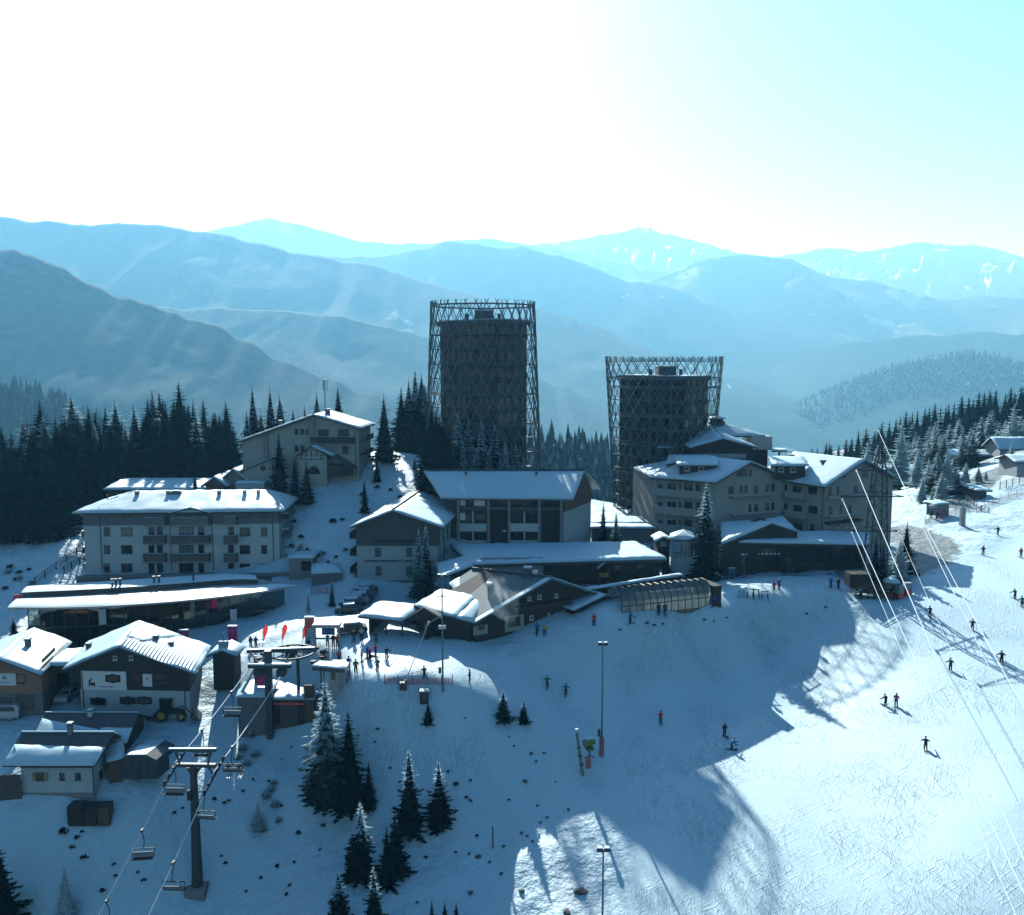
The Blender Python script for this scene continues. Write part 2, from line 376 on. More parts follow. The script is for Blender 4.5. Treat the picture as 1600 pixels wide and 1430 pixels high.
def mountain(name, prof, Y, depth, base, m, amp=.10, seed=1, label='', crestn=0.0, nt_=70, lam=None):
    prof = sorted(prof); xs = np.array([p[0] for p in prof], float); ys = np.array([p[1] for p in prof], float)
    px = np.linspace(-500, 2100, 420)
    # smooth cubic-like interpolation of the skyline
    py = np.interp(px, xs, ys); k = np.hanning(9); k /= k.sum()
    py = np.convolve(np.pad(py, 4, mode='edge'), k, 'valid')
    ln = lam or Y*.045
    t = np.concatenate([np.linspace(0, .25, 24)[:-1], np.linspace(.25, 1, 34), 1+np.linspace(.04, .6, 10)])
    rows = []
    v = (715-py)/F; dy = CP+v*SP; dz = -SP+v*CP
    xc = (px-800)/F*Y/dy; zc = CZ + Y/dy*dz
    zc = zc + crestn*fbm(xc/ln*4, 0*xc, seed+9, 3)
    X = np.empty((len(t), len(px))); YY_ = X.copy(); Z = X.copy(); H = X.copy()
    for i, q in enumerate(t):
        X[i] = xc*(1 - 0.0*q)
        if q <= 1:
            YY_[i] = Y - depth*q; sh = (1-q)**1.15
        else:
            YY_[i] = Y + depth*(q-1); sh = 1-(q-1)*.9
        h = np.maximum(zc-base, 30)
        wq = min(q, 1)*(1-min(q, 1))*4 if q <= 1 else 0
        nz = fbm(X[i]/ln, YY_[i]/ln, seed, 6)
        rd = -np.abs(fbm(X[i]/ln*.8 + .4*fbm(X[i]/ln, YY_[i]/ln, seed+2, 2), YY_[i]/ln*.35, seed+1, 4))
        Z[i] = base + h*sh + wq*amp*h*(nz*.35 + rd*.9+.35)
        H[i] = 1-min(q, 1)
    order = np.argsort(YY_[:, 0]); X, YY_, Z, H = X[order], YY_[order], Z[order], H[order]
    o = grid_mesh(name, X, YY_, Z, m, {'high': H})
    return tag(o, label, None, kind='structure')
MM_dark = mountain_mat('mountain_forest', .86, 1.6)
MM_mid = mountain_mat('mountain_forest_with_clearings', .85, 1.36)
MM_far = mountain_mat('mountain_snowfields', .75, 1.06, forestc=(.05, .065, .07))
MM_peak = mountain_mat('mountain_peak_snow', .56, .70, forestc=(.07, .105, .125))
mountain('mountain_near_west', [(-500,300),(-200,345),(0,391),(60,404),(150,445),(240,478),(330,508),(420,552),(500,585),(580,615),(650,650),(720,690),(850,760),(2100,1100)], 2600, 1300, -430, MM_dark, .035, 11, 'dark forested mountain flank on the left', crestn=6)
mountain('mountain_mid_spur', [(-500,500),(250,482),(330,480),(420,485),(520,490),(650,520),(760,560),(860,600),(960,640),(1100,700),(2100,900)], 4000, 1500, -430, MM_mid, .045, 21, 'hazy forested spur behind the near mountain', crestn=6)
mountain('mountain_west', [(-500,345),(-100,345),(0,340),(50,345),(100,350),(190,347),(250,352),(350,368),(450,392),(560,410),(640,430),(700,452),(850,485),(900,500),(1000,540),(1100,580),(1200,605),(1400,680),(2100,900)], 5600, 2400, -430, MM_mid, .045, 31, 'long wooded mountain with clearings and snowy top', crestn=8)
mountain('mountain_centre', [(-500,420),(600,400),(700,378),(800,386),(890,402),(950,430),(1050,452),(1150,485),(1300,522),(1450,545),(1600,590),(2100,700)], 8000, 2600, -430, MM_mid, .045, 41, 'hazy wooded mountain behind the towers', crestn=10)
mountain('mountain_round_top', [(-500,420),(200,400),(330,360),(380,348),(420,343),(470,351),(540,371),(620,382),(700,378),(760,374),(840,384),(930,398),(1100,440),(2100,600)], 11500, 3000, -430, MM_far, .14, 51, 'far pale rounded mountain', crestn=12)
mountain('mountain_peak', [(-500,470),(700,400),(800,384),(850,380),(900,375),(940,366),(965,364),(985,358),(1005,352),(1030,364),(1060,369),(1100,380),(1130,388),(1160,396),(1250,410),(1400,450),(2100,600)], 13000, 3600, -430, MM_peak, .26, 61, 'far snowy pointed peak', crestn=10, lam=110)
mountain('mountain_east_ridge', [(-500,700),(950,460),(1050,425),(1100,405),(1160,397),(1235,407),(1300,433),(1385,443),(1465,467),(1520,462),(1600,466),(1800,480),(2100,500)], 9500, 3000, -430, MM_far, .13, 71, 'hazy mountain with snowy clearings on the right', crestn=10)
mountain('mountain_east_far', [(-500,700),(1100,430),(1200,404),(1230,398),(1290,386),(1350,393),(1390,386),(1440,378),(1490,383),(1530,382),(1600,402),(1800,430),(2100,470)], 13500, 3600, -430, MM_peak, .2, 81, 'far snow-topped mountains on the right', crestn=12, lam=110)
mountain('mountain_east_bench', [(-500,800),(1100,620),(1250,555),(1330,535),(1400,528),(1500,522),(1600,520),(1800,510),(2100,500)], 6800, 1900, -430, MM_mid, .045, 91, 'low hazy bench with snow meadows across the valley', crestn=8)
mountain('hill_east', [(-500,1300),(1000,760),(1100,705),(1170,667),(1250,640),(1300,615),(1340,592),(1380,580),(1420,572),(1470,560),(1510,554),(1545,553),(1580,566),(1610,575),(1700,560),(2100,520)], 4800, 1700, -430, MM_dark, .035, 101, 'wooded hill across the valley', crestn=5)
mountain('hill_west', [(-500,560),(-100,592),(0,600),(60,612),(120,640),(200,690),(300,760),(2100,1400)], 1250, 600, -300, MM_dark, .035, 111, 'dark wooded hill at the left edge', crestn=4)
mountain('hill_behind_towers', [(-500,1100),(600,760),(780,712),(850,697),(890,690),(930,694),(960,704),(1050,740),(1200,800),(2100,1200)], 620, 330, -260, MM_dark, .08, 121, 'wooded hill in blue haze behind the towers', crestn=3)
# ------------------------------------------------------------------ building helpers
Z1 = Vector((0, 0, 1))
M_white = mat('white_render', (.46, .53, .54), .8, .10, .5); M_cream = mat('cream_render', (.34, .37, .34), .8, .12, .5)
M_pale = mat('pale_grey_render', (.33, .41, .44), .8, .12, .5)
M_conc = mat('concrete', (.24, .245, .245), .85, .2, .6); M_dwood = mat('dark_timber', (.030, .029, .027), .75, .4, 1.0, grain=(6, 6, .6))
M_wood = mat('brown_timber', (.115, .085, .06), .75, .35, 1.0, grain=(.8, .8, 7)); M_gwood = mat('weathered_timber', (.10, .095, .085), .8, .35, 1.0, grain=(7, 7, .6))
M_slate = mat('grey_slate_cladding', (.15, .16, .17), .7, .25, .8); M_roof = mat('dark_roof_tiles', (.06, .065, .07), .6, .3, 3)
M_roofg = mat('grey_roof_felt', (.10, .145, .165), .75, .2, .7); M_metal = mat('galvanised_steel', (.27, .33, .35), .45, .15, 2, metal=.6)
M_dmetal = mat('dark_steel', (.06, .065, .07), .5, .25, 2, metal=.3); M_frame = mat('window_frame_brown', (.05, .042, .038), .6, .2, 4)
M_wframe = mat('window_frame_white', (.70, .71, .70), .5, .1, 4); M_zinc = mat('zinc_sheet', (.25, .27, .29), .4, .2, 1.5, metal=.4)
M_curtain = mat('pale_curtain', (.62, .60, .55), .9, .12, 2); M_blue = mat('blue_panel', (.06, .13, .27), .5, .15, 2)
M_red = mat('red_fabric', (.72, .13, .12), .7, .12, 2); M_mag = mat('magenta_print', (.52, .05, .23), .6, .15, 2); M_pinknet = mat('red_mesh_net', (.62, .10, .13), .8, .2, 3)
M_green = mat('green_paint', (.08, .15, .06), .5, .2, 2); M_yellow = mat('yellow_paint', (.40, .38, .06), .5, .15, 2)
M_black = mat('black_rubber', (.018, .018, .02), .7, .3, 4); M_signw = mat('white_sign_board', (.74, .76, .76), .5, .05, 2); M_stone = mat('grey_rock', (.11, .11, .105), .9, .4, 1.5, bump=.1)
def glass_mat(name, col, rough=.06, var=.5):
    m, nt, b = newmat(name); MATS[name] = m
    tc = N(nt, 'ShaderNodeTexCoord'); oi = N(nt, 'ShaderNodeObjectInfo')
    c = mixc(nt, oi.outputs['Random'], rgba(tuple(x*(1-var) for x in col)), rgba(tuple(min(1, x*(1+var)) for x in col)))
    nt.links.new(c, b.inputs['Base Color']); b.inputs['Roughness'].default_value = rough; b.inputs['Specular IOR Level'].default_value = .35
    n = noise(nt, tc.outputs['Object'], 1.3, 2); bp = N(nt, 'ShaderNodeBump'); bp.inputs['Strength'].default_value = .25; bp.inputs['Distance'].default_value = .02
    nt.links.new(n, bp.inputs['Height']); nt.links.new(bp.outputs[0], b.inputs['Normal'])
    return m
M_glass = glass_mat('window_glass', (.018, .026, .032)); M_glassb = glass_mat('bright_window_glass', (.16, .18, .19), .08, .6)
WINC = {}
def win_mesh(w, h, style, mull):
    k = (round(w, 1), round(h, 1), style, mull); w, h = max(k[0], .3), max(k[1], .3)
    if k in WINC: return WINC[k]
    b = MB(); t = .09
    b.box(-w/2, -w/2+t, -.06, .06, -h/2, h/2); b.box(w/2-t, w/2, -.06, .06, -h/2, h/2)
    b.box(-w/2+t, w/2-t, -.06, .06, h/2-t, h/2); b.box(-w/2+t, w/2-t, -.06, .06, -h/2, -h/2+t)
    for i in range(1, mull):
        x = -w/2 + w*i/mull; b.box(x-.035, x+.035, -.05, .05, -h/2+t, h/2-t)
    b.box(-w/2-.08, w/2+.08, -.14, .05, -h/2-.07, -h/2-.005)
    fm = b.mesh('window', M_frame if style in 'bB' else M_wframe)
    p = MB(); p.box(-w/2+t*.8, w/2-t*.8, -.02, .03, -h/2+t*.8, h/2-t*.8); gm = p.mesh('pane', M_glass if style in 'bw' else M_glassb)
    WINC[k] = (fm, gm); return WINC[k]
class Fac:                                       # a vertical facade plane through two ground points
    def __init__(s, A, B, root, z0=0.0):
        s.a = Vector((A[0], A[1], 0)); s.d = Vector((B[0]-A[0], B[1]-A[1], 0)); s.L = s.d.length; s.d.normalize()
        s.n = Vector((s.d.y, -s.d.x, 0)); s.root = root; s.rz = math.atan2(s.d.y, s.d.x)
    def hit(s, px, py):
        r = ray(px, py); c = Vector((0, 0, CZ)); t = (s.a-c).dot(s.n)/r.dot(s.n); p = c+r*t
        return (p-s.a).dot(s.d), p.z, t
    def pt(s, u, z, out=0.0): return s.a + s.d*u + s.n*out + Z1*z
    def ppm(s, px, py): return F/s.hit(px, py)[2]
    def window(s, px, py, w, h, style='b', mull=2, shut=None, name='window'):
        u, z, t = s.hit(px, py); w *= t/F; h *= t/F; c = abs(s.d.x); w = w/max(c, .5)
        return s.window_m(u, z, w, h, style, mull, shut, name)
    def window_m(s, u, z, w, h, style='b', mull=2, shut=None, name='window'):
        fm, gm = win_mesh(w, h, style, mull); p = s.pt(u, z, .03) - ORG[s.root]
        o = place(name, fm, s.root, p, s.rz); g = place('pane', gm, o, (0, 0, 0))
        if shut:
            for sg in (-1, 1):
                b = MB(); b.box(sg*(w/2+.22)-.2, sg*(w/2+.22)+.2, -.09, -.02, -h/2, h/2); b.local('shutter', shut, o)
        return o
    def box(s, mb, u0, u1, z0, z1, d0, d1, m=0):
        return mb.obox(s.a, s.d, s.n, Z1, (u0, u1), (d0, d1), (z0, z1), m)
    def pbox(s, mb, p0, p1, d0, d1, m=0):        # two photo corners on the plane
        u0, z0, _ = s.hit(*p0); u1, z1, _ = s.hit(*p1)
        return s.box(mb, min(u0, u1), max(u0, u1), min(z0, z1), max(z0, z1), d0, d1, m)
    def balcony(s, p0, p1, dep=1.2, m=None, posts=False, name='balcony'):
        u0, z0, _ = s.hit(*p0); u1, z1, _ = s.hit(*p1); u0, u1 = min(u0, u1), max(u0, u1); z0, z1 = min(z0, z1), max(z0, z1)
        b = MB(); s.box(b, u0, u1, z0-.02, z0+.16, .002, dep); o = b.build(name, M_conc, s.root)
        r = MB(); s.box(r, u0, u1, z0+.17, z1, dep-.08, dep+.01); s.box(r, u0, u0+.06, z0+.17, z1, .01, dep-.085); s.box(r, u1-.06, u1, z0+.17, z1, .01, dep-.085)
        s.box(r, u0-.03, u1+.03, z1+.002, z1+.07, dep-.12, dep+.05); r.build('railing', m or M_gwood, o)
        sn = MB(); s.box(sn, u0, u1, z1+.072, z1+.13, dep-.1, dep+.03); sn.build('snow_ledge', M_SNOW, o)
        return o
def hitz(px, py, z):
    d = ray(px, py); t = (z-CZ)/d.z; return Vector((d.x*t, d.y*t, z))
def patch(q, n, m):
    A, B, C, D = [Vector(p) for p in q]; out = []
    for j in range(m+1):
        for i in range(n+1):
            u, v = i/n, j/m; out.append((A*(1-u)+B*u)*(1-v) + (D*(1-u)+C*u)*v)
    return out
def qnorm(q):
    A, B, C, D = [Vector(p) for p in q]; n = (C-A).cross(D-B)
    return (n if n.z > 0 else -n).normalized()
def snow_quad(q, t=.32, seed=0, edge=.10, wob=.07):
    A, B, C, D = [Vector(p) for p in q]
    if (C-A).cross(D-B).z < 0: A, B, C, D = B, A, D, C
    n = max(2, min(40, int(max((B-A).length, (C-D).length)/.9))); m = max(2, min(40, int(max((D-A).length, (C-B).length)/.9)))
    r = random.Random(seed*31+n*7+m); P = patch((A, B, C, D), n, m); nr = qnorm((A, B, C, D)); mb = MB(); top = []; cen = (A+B+C+D)/4
    ph = [r.uniform(0, 6) for _ in range(6)]
    for j in range(m+1):
        for i in range(n+1):
            p = P[j*(n+1)+i]; e = i in (0, n) or j in (0, m)
            w = math.sin(p.x*.9+ph[0])*math.sin(p.y*1.1+ph[1]) + .5*math.sin(p.x*2.3+p.z*2+ph[2]) + r.uniform(-.8, .8)
            if e: p = p + (cen-p).normalized()*(edge*abs(r.gauss(0, .9)) - .12*math.sin(p.x*1.7+p.y*1.3+ph[3])-.05*math.sin(p.x*4.1+p.y*3.7+ph[4])-.05)
            top.append(p + nr*((t*.62 if e else t) + w*wob*t*1.6))
    bot = [p + nr*.01 for p in P]; k = (n+1)*(m+1)
    fs = [(j*(n+1)+i, j*(n+1)+i+1, (j+1)*(n+1)+i+1, (j+1)*(n+1)+i) for j in range(m) for i in range(n)]
    ring = list(range(n+1)) + [j*(n+1)+n for j in range(1, m+1)] + [m*(n+1)+i for i in range(n-1, -1, -1)] + [j*(n+1) for j in range(m-1, 0, -1)]
    fs += [(ring[(a+1) % len(ring)], ring[a], ring[a]+k, ring[(a+1) % len(ring)]+k) for a in range(len(ring))]
    mb.raw(top+bot, fs); return mb
def roof(root, q, m=None, t=.22, snow=.32, sm=None, seed=1, name='roof', over=0.0):
    nr = qnorm(q); b = MB(); A, B, C, D = [Vector(p) for p in q]
    if abs((D-A).dot((B-A).cross(C-A).normalized() if (B-A).cross(C-A).length > 1e-6 else nr)) < .03: b.prism(q, -nr*t)
    else:                                                   # a warped roof plane follows the same patch as its snow
        if (C-A).cross(D-B).z < 0: A, B, C, D = B, A, D, C
        P = patch((A, B, C, D), 8, 8); k = 81; fs = [(j*9+i, j*9+i+1, j*9+i+10, j*9+i+9) for j in range(8) for i in range(8)]
        ring = list(range(9)) + [j*9+8 for j in range(1, 9)] + [72+i for i in range(7, -1, -1)] + [j*9 for j in range(7, 0, -1)]
        b.raw(P+[p-nr*t for p in P], fs + [tuple(a+k for a in f[::-1]) for f in fs] + [(ring[(a+1) % 32], ring[a], ring[a]+k, ring[(a+1) % 32]+k) for a in range(32)])
    o = b.build(name, m or M_roof, root)
    if snow: snow_quad(q, snow, seed).build('snow_cover', sm or M_SNOW, o, True)
    return o
def foot(pts, z0, z1):
    b = MB(); b.prism([(p[0], p[1], z0) for p in pts], (0, 0, z1-z0)); return b
def chimney(root, p, w=.7, h=1.2, m=None, cap=True, par=None):
    b = MB(); x, y, z = p; b.box(x-w/2, x+w/2, y-w/2, y+w/2, z-.8, z+h); o = b.build('chimney', m or M_slate, par or root)
    if cap:
        c = MB(); c.box(x-w*.65, x+w*.65, y-w*.65, y+w*.65, z+h+.12, z+h+.2)
        for i in (-1, 1):
            for j in (-1, 1): c.box(x+i*w*.42-.05, x+i*w*.42+.05, y+j*w*.42-.05, y+j*w*.42+.05, z+h, z+h+.121)
        c.build('chimney_cap', M_dmetal, o); s = MB(); s.box(x-w*.6, x+w*.6, y-w*.6, y+w*.6, z+h+.2, z+h+.33); s.build('snow_cap', M_SNOW, o)
    return o
def pipe(fac, px, py0, py1):
    u, z0, _ = fac.hit(px, py0); _, z1, _ = fac.hit(px, py1); b = MB(); b.tube([fac.pt(u, z0, .1), fac.pt(u, z1, .1)], .07, 6); return b.build('downpipe', M_dmetal, fac.root)
def text_obj(body, parent, loc, size, rz, m, name='lettering', align='LEFT', tilt=math.pi/2):
    cu = bpy.data.curves.new(name, 'FONT'); cu.body = body; cu.size = size; cu.extrude = .01; cu.align_x = align
    o = bpy.data.objects.new(name, cu); COL.objects.link(o)
    dg = bpy.context.evaluated_depsgraph_get(); me = bpy.data.meshes.new_from_object(o.evaluated_get(dg)); bpy.data.objects.remove(o)
    me.materials.clear(); me.materials.append(m); o = bpy.data.objects.new(name, me); COL.objects.link(o)
    o.parent = parent; o.location = loc; o.rotation_euler = (tilt, 0, rz); return o

# ------------------------------------------------------------------ the two lattice towers
def tower(name, label, cx, Y, zbase, ztop, zcore, rb, rt, core_b, core_t, pitch_z, seed, nst=32, turn=1.9):
    cxm = W(cx, 640, Y).x; root = thing(name, label, 'tower', (cxm, Y, zbase)); H = ztop-zbase
    def rad(z): return rb + (rt-rb)*((z-zbase)/H)**(1.0)
    o = Vector((cxm, Y, 0))
    def ell(r, a, z, k=.82): return o + Vector((r*math.cos(a), r*k*math.sin(a), z))
    # core: slender slab block standing askew inside the lattice
    ca, cb = core_b, core_t; th = -R(43); ex = Vector((math.cos(th), math.sin(th), 0)); ey = Vector((-ex.y, ex.x, 0)); n = 28
    def cpt(i, off, z):
        A_, B_ = ca+off, cb+off; q = i % n
        if q < 10: u, v = -A_+2*A_*q/10, -B_
        elif q < 14: u, v = A_, -B_+2*B_*(q-10)/4
        elif q < 24: u, v = A_-2*A_*(q-14)/10, B_
        else: u, v = -A_, B_-2*B_*(q-24)/4
        return o + ex*u + ey*v + Z1*z
    b = MB(); b.raw([cpt(i, 0, z) for z in (zbase-6, zcore) for i in range(n)], [(i, (i+1) % n, n+(i+1) % n, n+i) for i in range(n)] + [tuple(n+i for i in range(n))]); core = b.build('core', M_core, root)
    s = MB(); zc = zcore
    s.raw([cpt(i, .5, z) for z in (zc, zc+.9) for i in range(n)], [(i, (i+1) % n, n+(i+1) % n, n+i) for i in range(n)] + [tuple(n+i for i in range(n)), tuple(range(n-1, -1, -1))])
    rf = s.build('roof_slab', M_core2, root)
    s = MB(); s.raw([cpt(i, .3, z) for z in (zc+.905, zc+1.15) for i in range(n)], [(i, (i+1) % n, n+(i+1) % n, n+i) for i in range(n)] + [tuple(n+i for i in range(n))]); s.build('roof_snow', M_SNOW, rf)
    # plant room on the roof
    s = MB(); s.box(cxm-1.6, cxm+2.2, Y-3, Y+2, zc+1.1, zc+2.9); pr = s.build('plant_room', M_core2, root)
    s = MB(); s.box(cxm-1.7, cxm+2.3, Y-3.1, Y+2.1, zc+2.9, zc+3.2); s.build('plant_room_snow', M_SNOW, pr)
    for dx in (-3.2, 3.4):
        s = MB(); s.tube([(cxm+dx, Y-2, zc+1.1), (cxm+dx, Y-2, zc+2.4)], .35, 8); s.build('roof_vent', M_core2, root)
    # floor slabs reaching out to the lattice as balconies
    z = zbase; k = 0
    while z < zcore-1:
        s = MB(); tk = .2
        s.raw([cpt(i, off, zz) for zz in (z, z+tk) for off in (-.1, 1.15) for i in range(n)],
              [(n+i, n+(i+1) % n, (i+1) % n, i) for i in range(n)] + [(2*n+i, 2*n+(i+1) % n, 3*n+(i+1) % n, 3*n+i) for i in range(n)] + [(n+i, 3*n+i, 3*n+(i+1) % n, n+(i+1) % n)[::-1] for i in range(n)])
        fl = s.build('floor_slab', M_core2, root)
        # windows of the storey, each a dark glazed panel set in the wall
        for i in list(range(14)) + list(range(24, 28)):
            p0, p1 = cpt(i, .04, z+1.5), cpt(i+1, .04, z+1.5); w = (p1-p0).length*.66
            if rng.random() < .14: continue
            kk = ('tw', round(w, 1))
            if kk not in WINC:
                q = MB(); q.box(-w/2, w/2, -.05, .05, -1.05, .95); WINC[kk] = q.mesh('window', M_twin)
            place('window', WINC[kk], root, (p0+p1)*.5-ORG[root], math.atan2((p1-p0).y, (p1-p0).x))
        z += pitch_z; k += 1
    # lattice: crossing inclined members, each one a strut of its own
    for dr in (-1, 1):
        for i in range(nst):
            a0 = 2*math.pi*(i+(.0 if dr < 0 else .0))/nst; pts = []; ns = 16
            for j in range(ns+1):
                zz = zbase-1+(H+1)*j/ns; pts.append(ell(rad(zz)+(.12 if dr > 0 else -.12), a0+dr*turn*j/ns, zz, .86))
            b = MB(); b.tube(pts, .085, 4); b.build('lattice_strut', M_latt, root)
    for q, zz in enumerate(np.arange(zbase+pitch_z, ztop-.3, pitch_z*2)):
        b = MB(); b.tube([ell(rad(zz)-.16, 2*math.pi*i/40, zz, .86) for i in range(41)], .09, 4, cap=False); b.build('ring_beam', M_latt, root)
    b = MB(); zz = ztop-1.0; b.tube([ell(rad(zz)-.16, 2*math.pi*i/40, zz, .86) for i in range(41)], .10, 4, cap=False); b.build('ring_beam', M_latt, root)
    b = MB(); zz = zcore+.6; b.tube([ell(rad(zz)-.16, 2*math.pi*i/40, zz, .86) for i in range(41)], .10, 4, cap=False); b.build('ring_beam', M_latt, root)
    for i in range(0, 16):
        a = 2*math.pi*i/16; zs = list(np.linspace(zbase, ztop, 6)); b = MB(); b.tube([ell(rad(zz)-.1, a, zz, .84) for zz in zs], .065, 5); b.build('mast_post', M_latt, root)
    return root
M_twin = glass_mat('tower_dark_glazing', (.016, .024, .03), .12, .7); M_core = mat('tower_core_cladding', (.06, .08, .09), .7, .3, .4); M_core2 = mat('tower_concrete_slab', (.10, .125, .135), .8, .2, .8); M_latt = mat('larch_grey_lattice', (.15, .195, .21), .75, .25, 1.5)
YT1, YT2 = 189, 199
zt1 = W(755, 471, YT1).z; zc1 = W(755, 509, YT1).z; zb1 = W(755, 772, YT1).z; k1 = YT1/1400; k2 = YT2/1400
tower('lattice_tower', 'taller round tower in a crisscross lattice, narrowing upwards behind the spruces', 755, YT1, zb1, zt1, zc1, 92*k1, 79.5*k1, 8.2, 4.6, 22.6*k1, 1)
zt2 = W(1036, 557, YT2).z; zc2 = W(1036, 594, YT2).z; zb2 = W(1036, 796, YT2).z
tower('lattice_tower', 'shorter round lattice tower widening upwards behind the cream hotel', 1036, YT2, zb2, zt2, zc2, 74*k2, 90*k2, 8.4, 4.8, 21.5*k2, 2)
# ------------------------------------------------------------------ apartment block (left)
def apartment_block():
    A = W(135, 908, 154); B = W(438, 906, 156); root = thing('apartment_block', 'pale four-storey apartment block with dark attic band and snowy hip roof', 'building', (A.x, A.y, 2))
    f = Fac(A, B, root); nb = -f.n; dep = 12.5; zb = 2.0
    _, ze, _ = f.hit(285, 800); _, zm, _ = f.hit(285, 820); _, zg, _ = f.hit(285, 893)
    foot([f.pt(0, 0), f.pt(f.L, 0), f.pt(f.L, 0)+nb*dep, f.pt(0, 0)+nb*dep], zb-6, zm).build('wall', M_white, root)
    foot([f.pt(-.06, 0, .06), f.pt(f.L+.06, 0, .06), f.pt(f.L+.06, 0)+nb*dep, f.pt(-.06, 0)+nb*dep], zm+.003, ze+.25).build('attic_cladding', M_slate, root)
    # hip roof
    zo = ze+.12; ov = 1.25; e = [f.pt(-ov, zo, ov), f.pt(f.L+ov, zo, ov), f.pt(f.L+ov, zo)+nb*(dep+ov), f.pt(-ov, zo)+nb*(dep+ov)]
    zr = ze+2.75; r0 = f.pt(7.2, zr)+nb*dep/2; r1 = f.pt(f.L-3.2, zr)+nb*dep/2
    rf = roof(root, (e[0], e[1], r1, r0), M_roof, .3, .34, seed=1)
    roof(root, (e[0], r0, r0, e[3]), M_roof, .3, .34, seed=2); roof(root, (e[1], e[2], r1, r1), M_roof, .3, .34, seed=3); roof(root, (e[2], e[3], r0, r1), M_roof, .3, .34, seed=4)
    def zx(x): return x/4.706+120
    def zy(y): return y/4.706+750
    for y, h in ((380, 60), (510, 62), (645, 66)):
        st = 'B' if y == 380 else 'b'
        f.window(zx(222), zy(y), 9, 13, 'b', 1); f.window(zx(368), zy(y), 17, 13, st, 2)
        f.window(zx(550), zy(y+5), 9, 17, 'b', 1, name='balcony_door'); f.window(zx(612), zy(y+5), 9, 17, 'b', 1, name='balcony_door')
        f.window(zx(805), zy(y), 22, 14, 'B' if y < 600 else 'b', 3); f.window(zx(915), zy(y+5), 9, 17, 'b', 1, name='balcony_door')
        f.window(zx(1135), zy(y+5), 8.5, 17, 'b', 1, name='balcony_door'); f.window(zx(1237), zy(y), 16, 13, 'b', 2); f.window(zx(1378), zy(y), 8.5, 13, 'b', 1)
    for x in (222, 368, 1237, 1378): f.window(zx(x), zy(255), 12 if x in (368, 1237) else 8, 9, 'b', 1)
    f.window(zx(845), zy(235), 50, 7, 'b', 4)
    for y in (465, 597):
        f.balcony((zx(508), zy(y)), (zx(662), zy(y-65)), 1.3); f.balcony((zx(705), zy(y)), (zx(985), zy(y-65)), 1.3); f.balcony((zx(1095), zy(y)), (zx(1183), zy(y-65)), 1.3)
    f.balcony((zx(705), zy(330)), (zx(980), zy(268)), 1.3, M_slate); f.balcony((zx(508), zy(330)), (zx(662), zy(268)), 1.3, M_slate); f.balcony((zx(1095), zy(320)), (zx(1183), zy(262)), 1.3, M_slate)
    for x in (165, 680, 990, 1437): pipe(f, zx(x), zy(200), zy(665))
    # shallow gable over the middle bay
    u0, _, _ = f.hit(zx(690), zy(200)); u1, _, _ = f.hit(zx(1000), zy(200)); um = (u0+u1)/2
    g = MB(); g.prism([f.pt(u0+.4, ze-.3, .3), f.pt(u1-.4, ze-.3, .3), f.pt(um, ze+.75, .3)], nb*3.0); g.build('gable', M_slate, root)
    for a, b in ((u0, um), (um, u1)):
        za, zb_ = (ze, ze+.95) if a == u0 else (ze+.95, ze)
        roof(root, (f.pt(a, za, 1.5), f.pt(b, zb_, 1.5), f.pt(b, zb_)+nb*4.2, f.pt(a, za)+nb*4.2), M_roof, .15, .16, seed=6, name='gable_roof')
    # side balconies
    for sg, u in ((-1, -.0), (1, f.L)):
        for k in range(4):
            z = zg+2.9*k+.1; b = MB(); uu = (u-1.25, u-.08) if sg < 0 else (u+.08, u+1.25)
            f.box(b, uu[0], uu[1], z, z+.15, -9, -2); f.box(b, uu[0] if sg < 0 else uu[1]-.08, uu[0]+.08 if sg < 0 else uu[1], z+.151, z+1.0, -9, -2); o = b.build('side_balcony', M_gwood, root)
            s = MB(); f.box(s, uu[0]-.02, uu[1]+.02, z+1.01, z+1.2, -2.6, -1.9); s.build('snow_ledge', M_SNOW, o)
    # plinth terrace with balustrade
    b = MB(); f.box(b, -.4, f.L+3.2, zb-5, zg-.25, .01, 3.2); b.build('terrace', M_slate, root)
    b = MB(); f.box(b, -.4, 4.9, zg-.248, zg+.25, 3.0, 3.2); f.box(b, 5.2, f.L+3.2, zg-.248, zg+.3, 3.0, 3.2); b.build('balustrade', M_conc, root)
    for px, py, w in ((200, 776, .6), (250, 772, .55), (332, 771, .55), (373, 774, .5), (395, 772, .45)):
        u, _, _ = f.hit(px, 790); k = dep/2-1.6; chimney(root, f.pt(u, zr-.75)+nb*k, w, .8)
    u, _, _ = f.hit(262, 790); p = f.pt(u, zr-.55)+nb*(dep/2-1.4); b = MB(); b.obox(p, f.d, nb, Z1, (-.9, .9), (-.5, .5), (-.8, .75)); c = b.build('chimney', M_slate, root)
    b = MB(); b.obox(p, f.d, nb, Z1, (-.6, .6), (-.4, .4), (.752, .95)); b.build('snow_cap', M_SNOW, c)
    p = f.pt(2.6, zr-1.5)+nb*4.5; b = MB(); b.tube([p, p+Z1*1.3], .12, 6); b.build('vent_pipe', M_dmetal, root)
    return root
apartment_block()
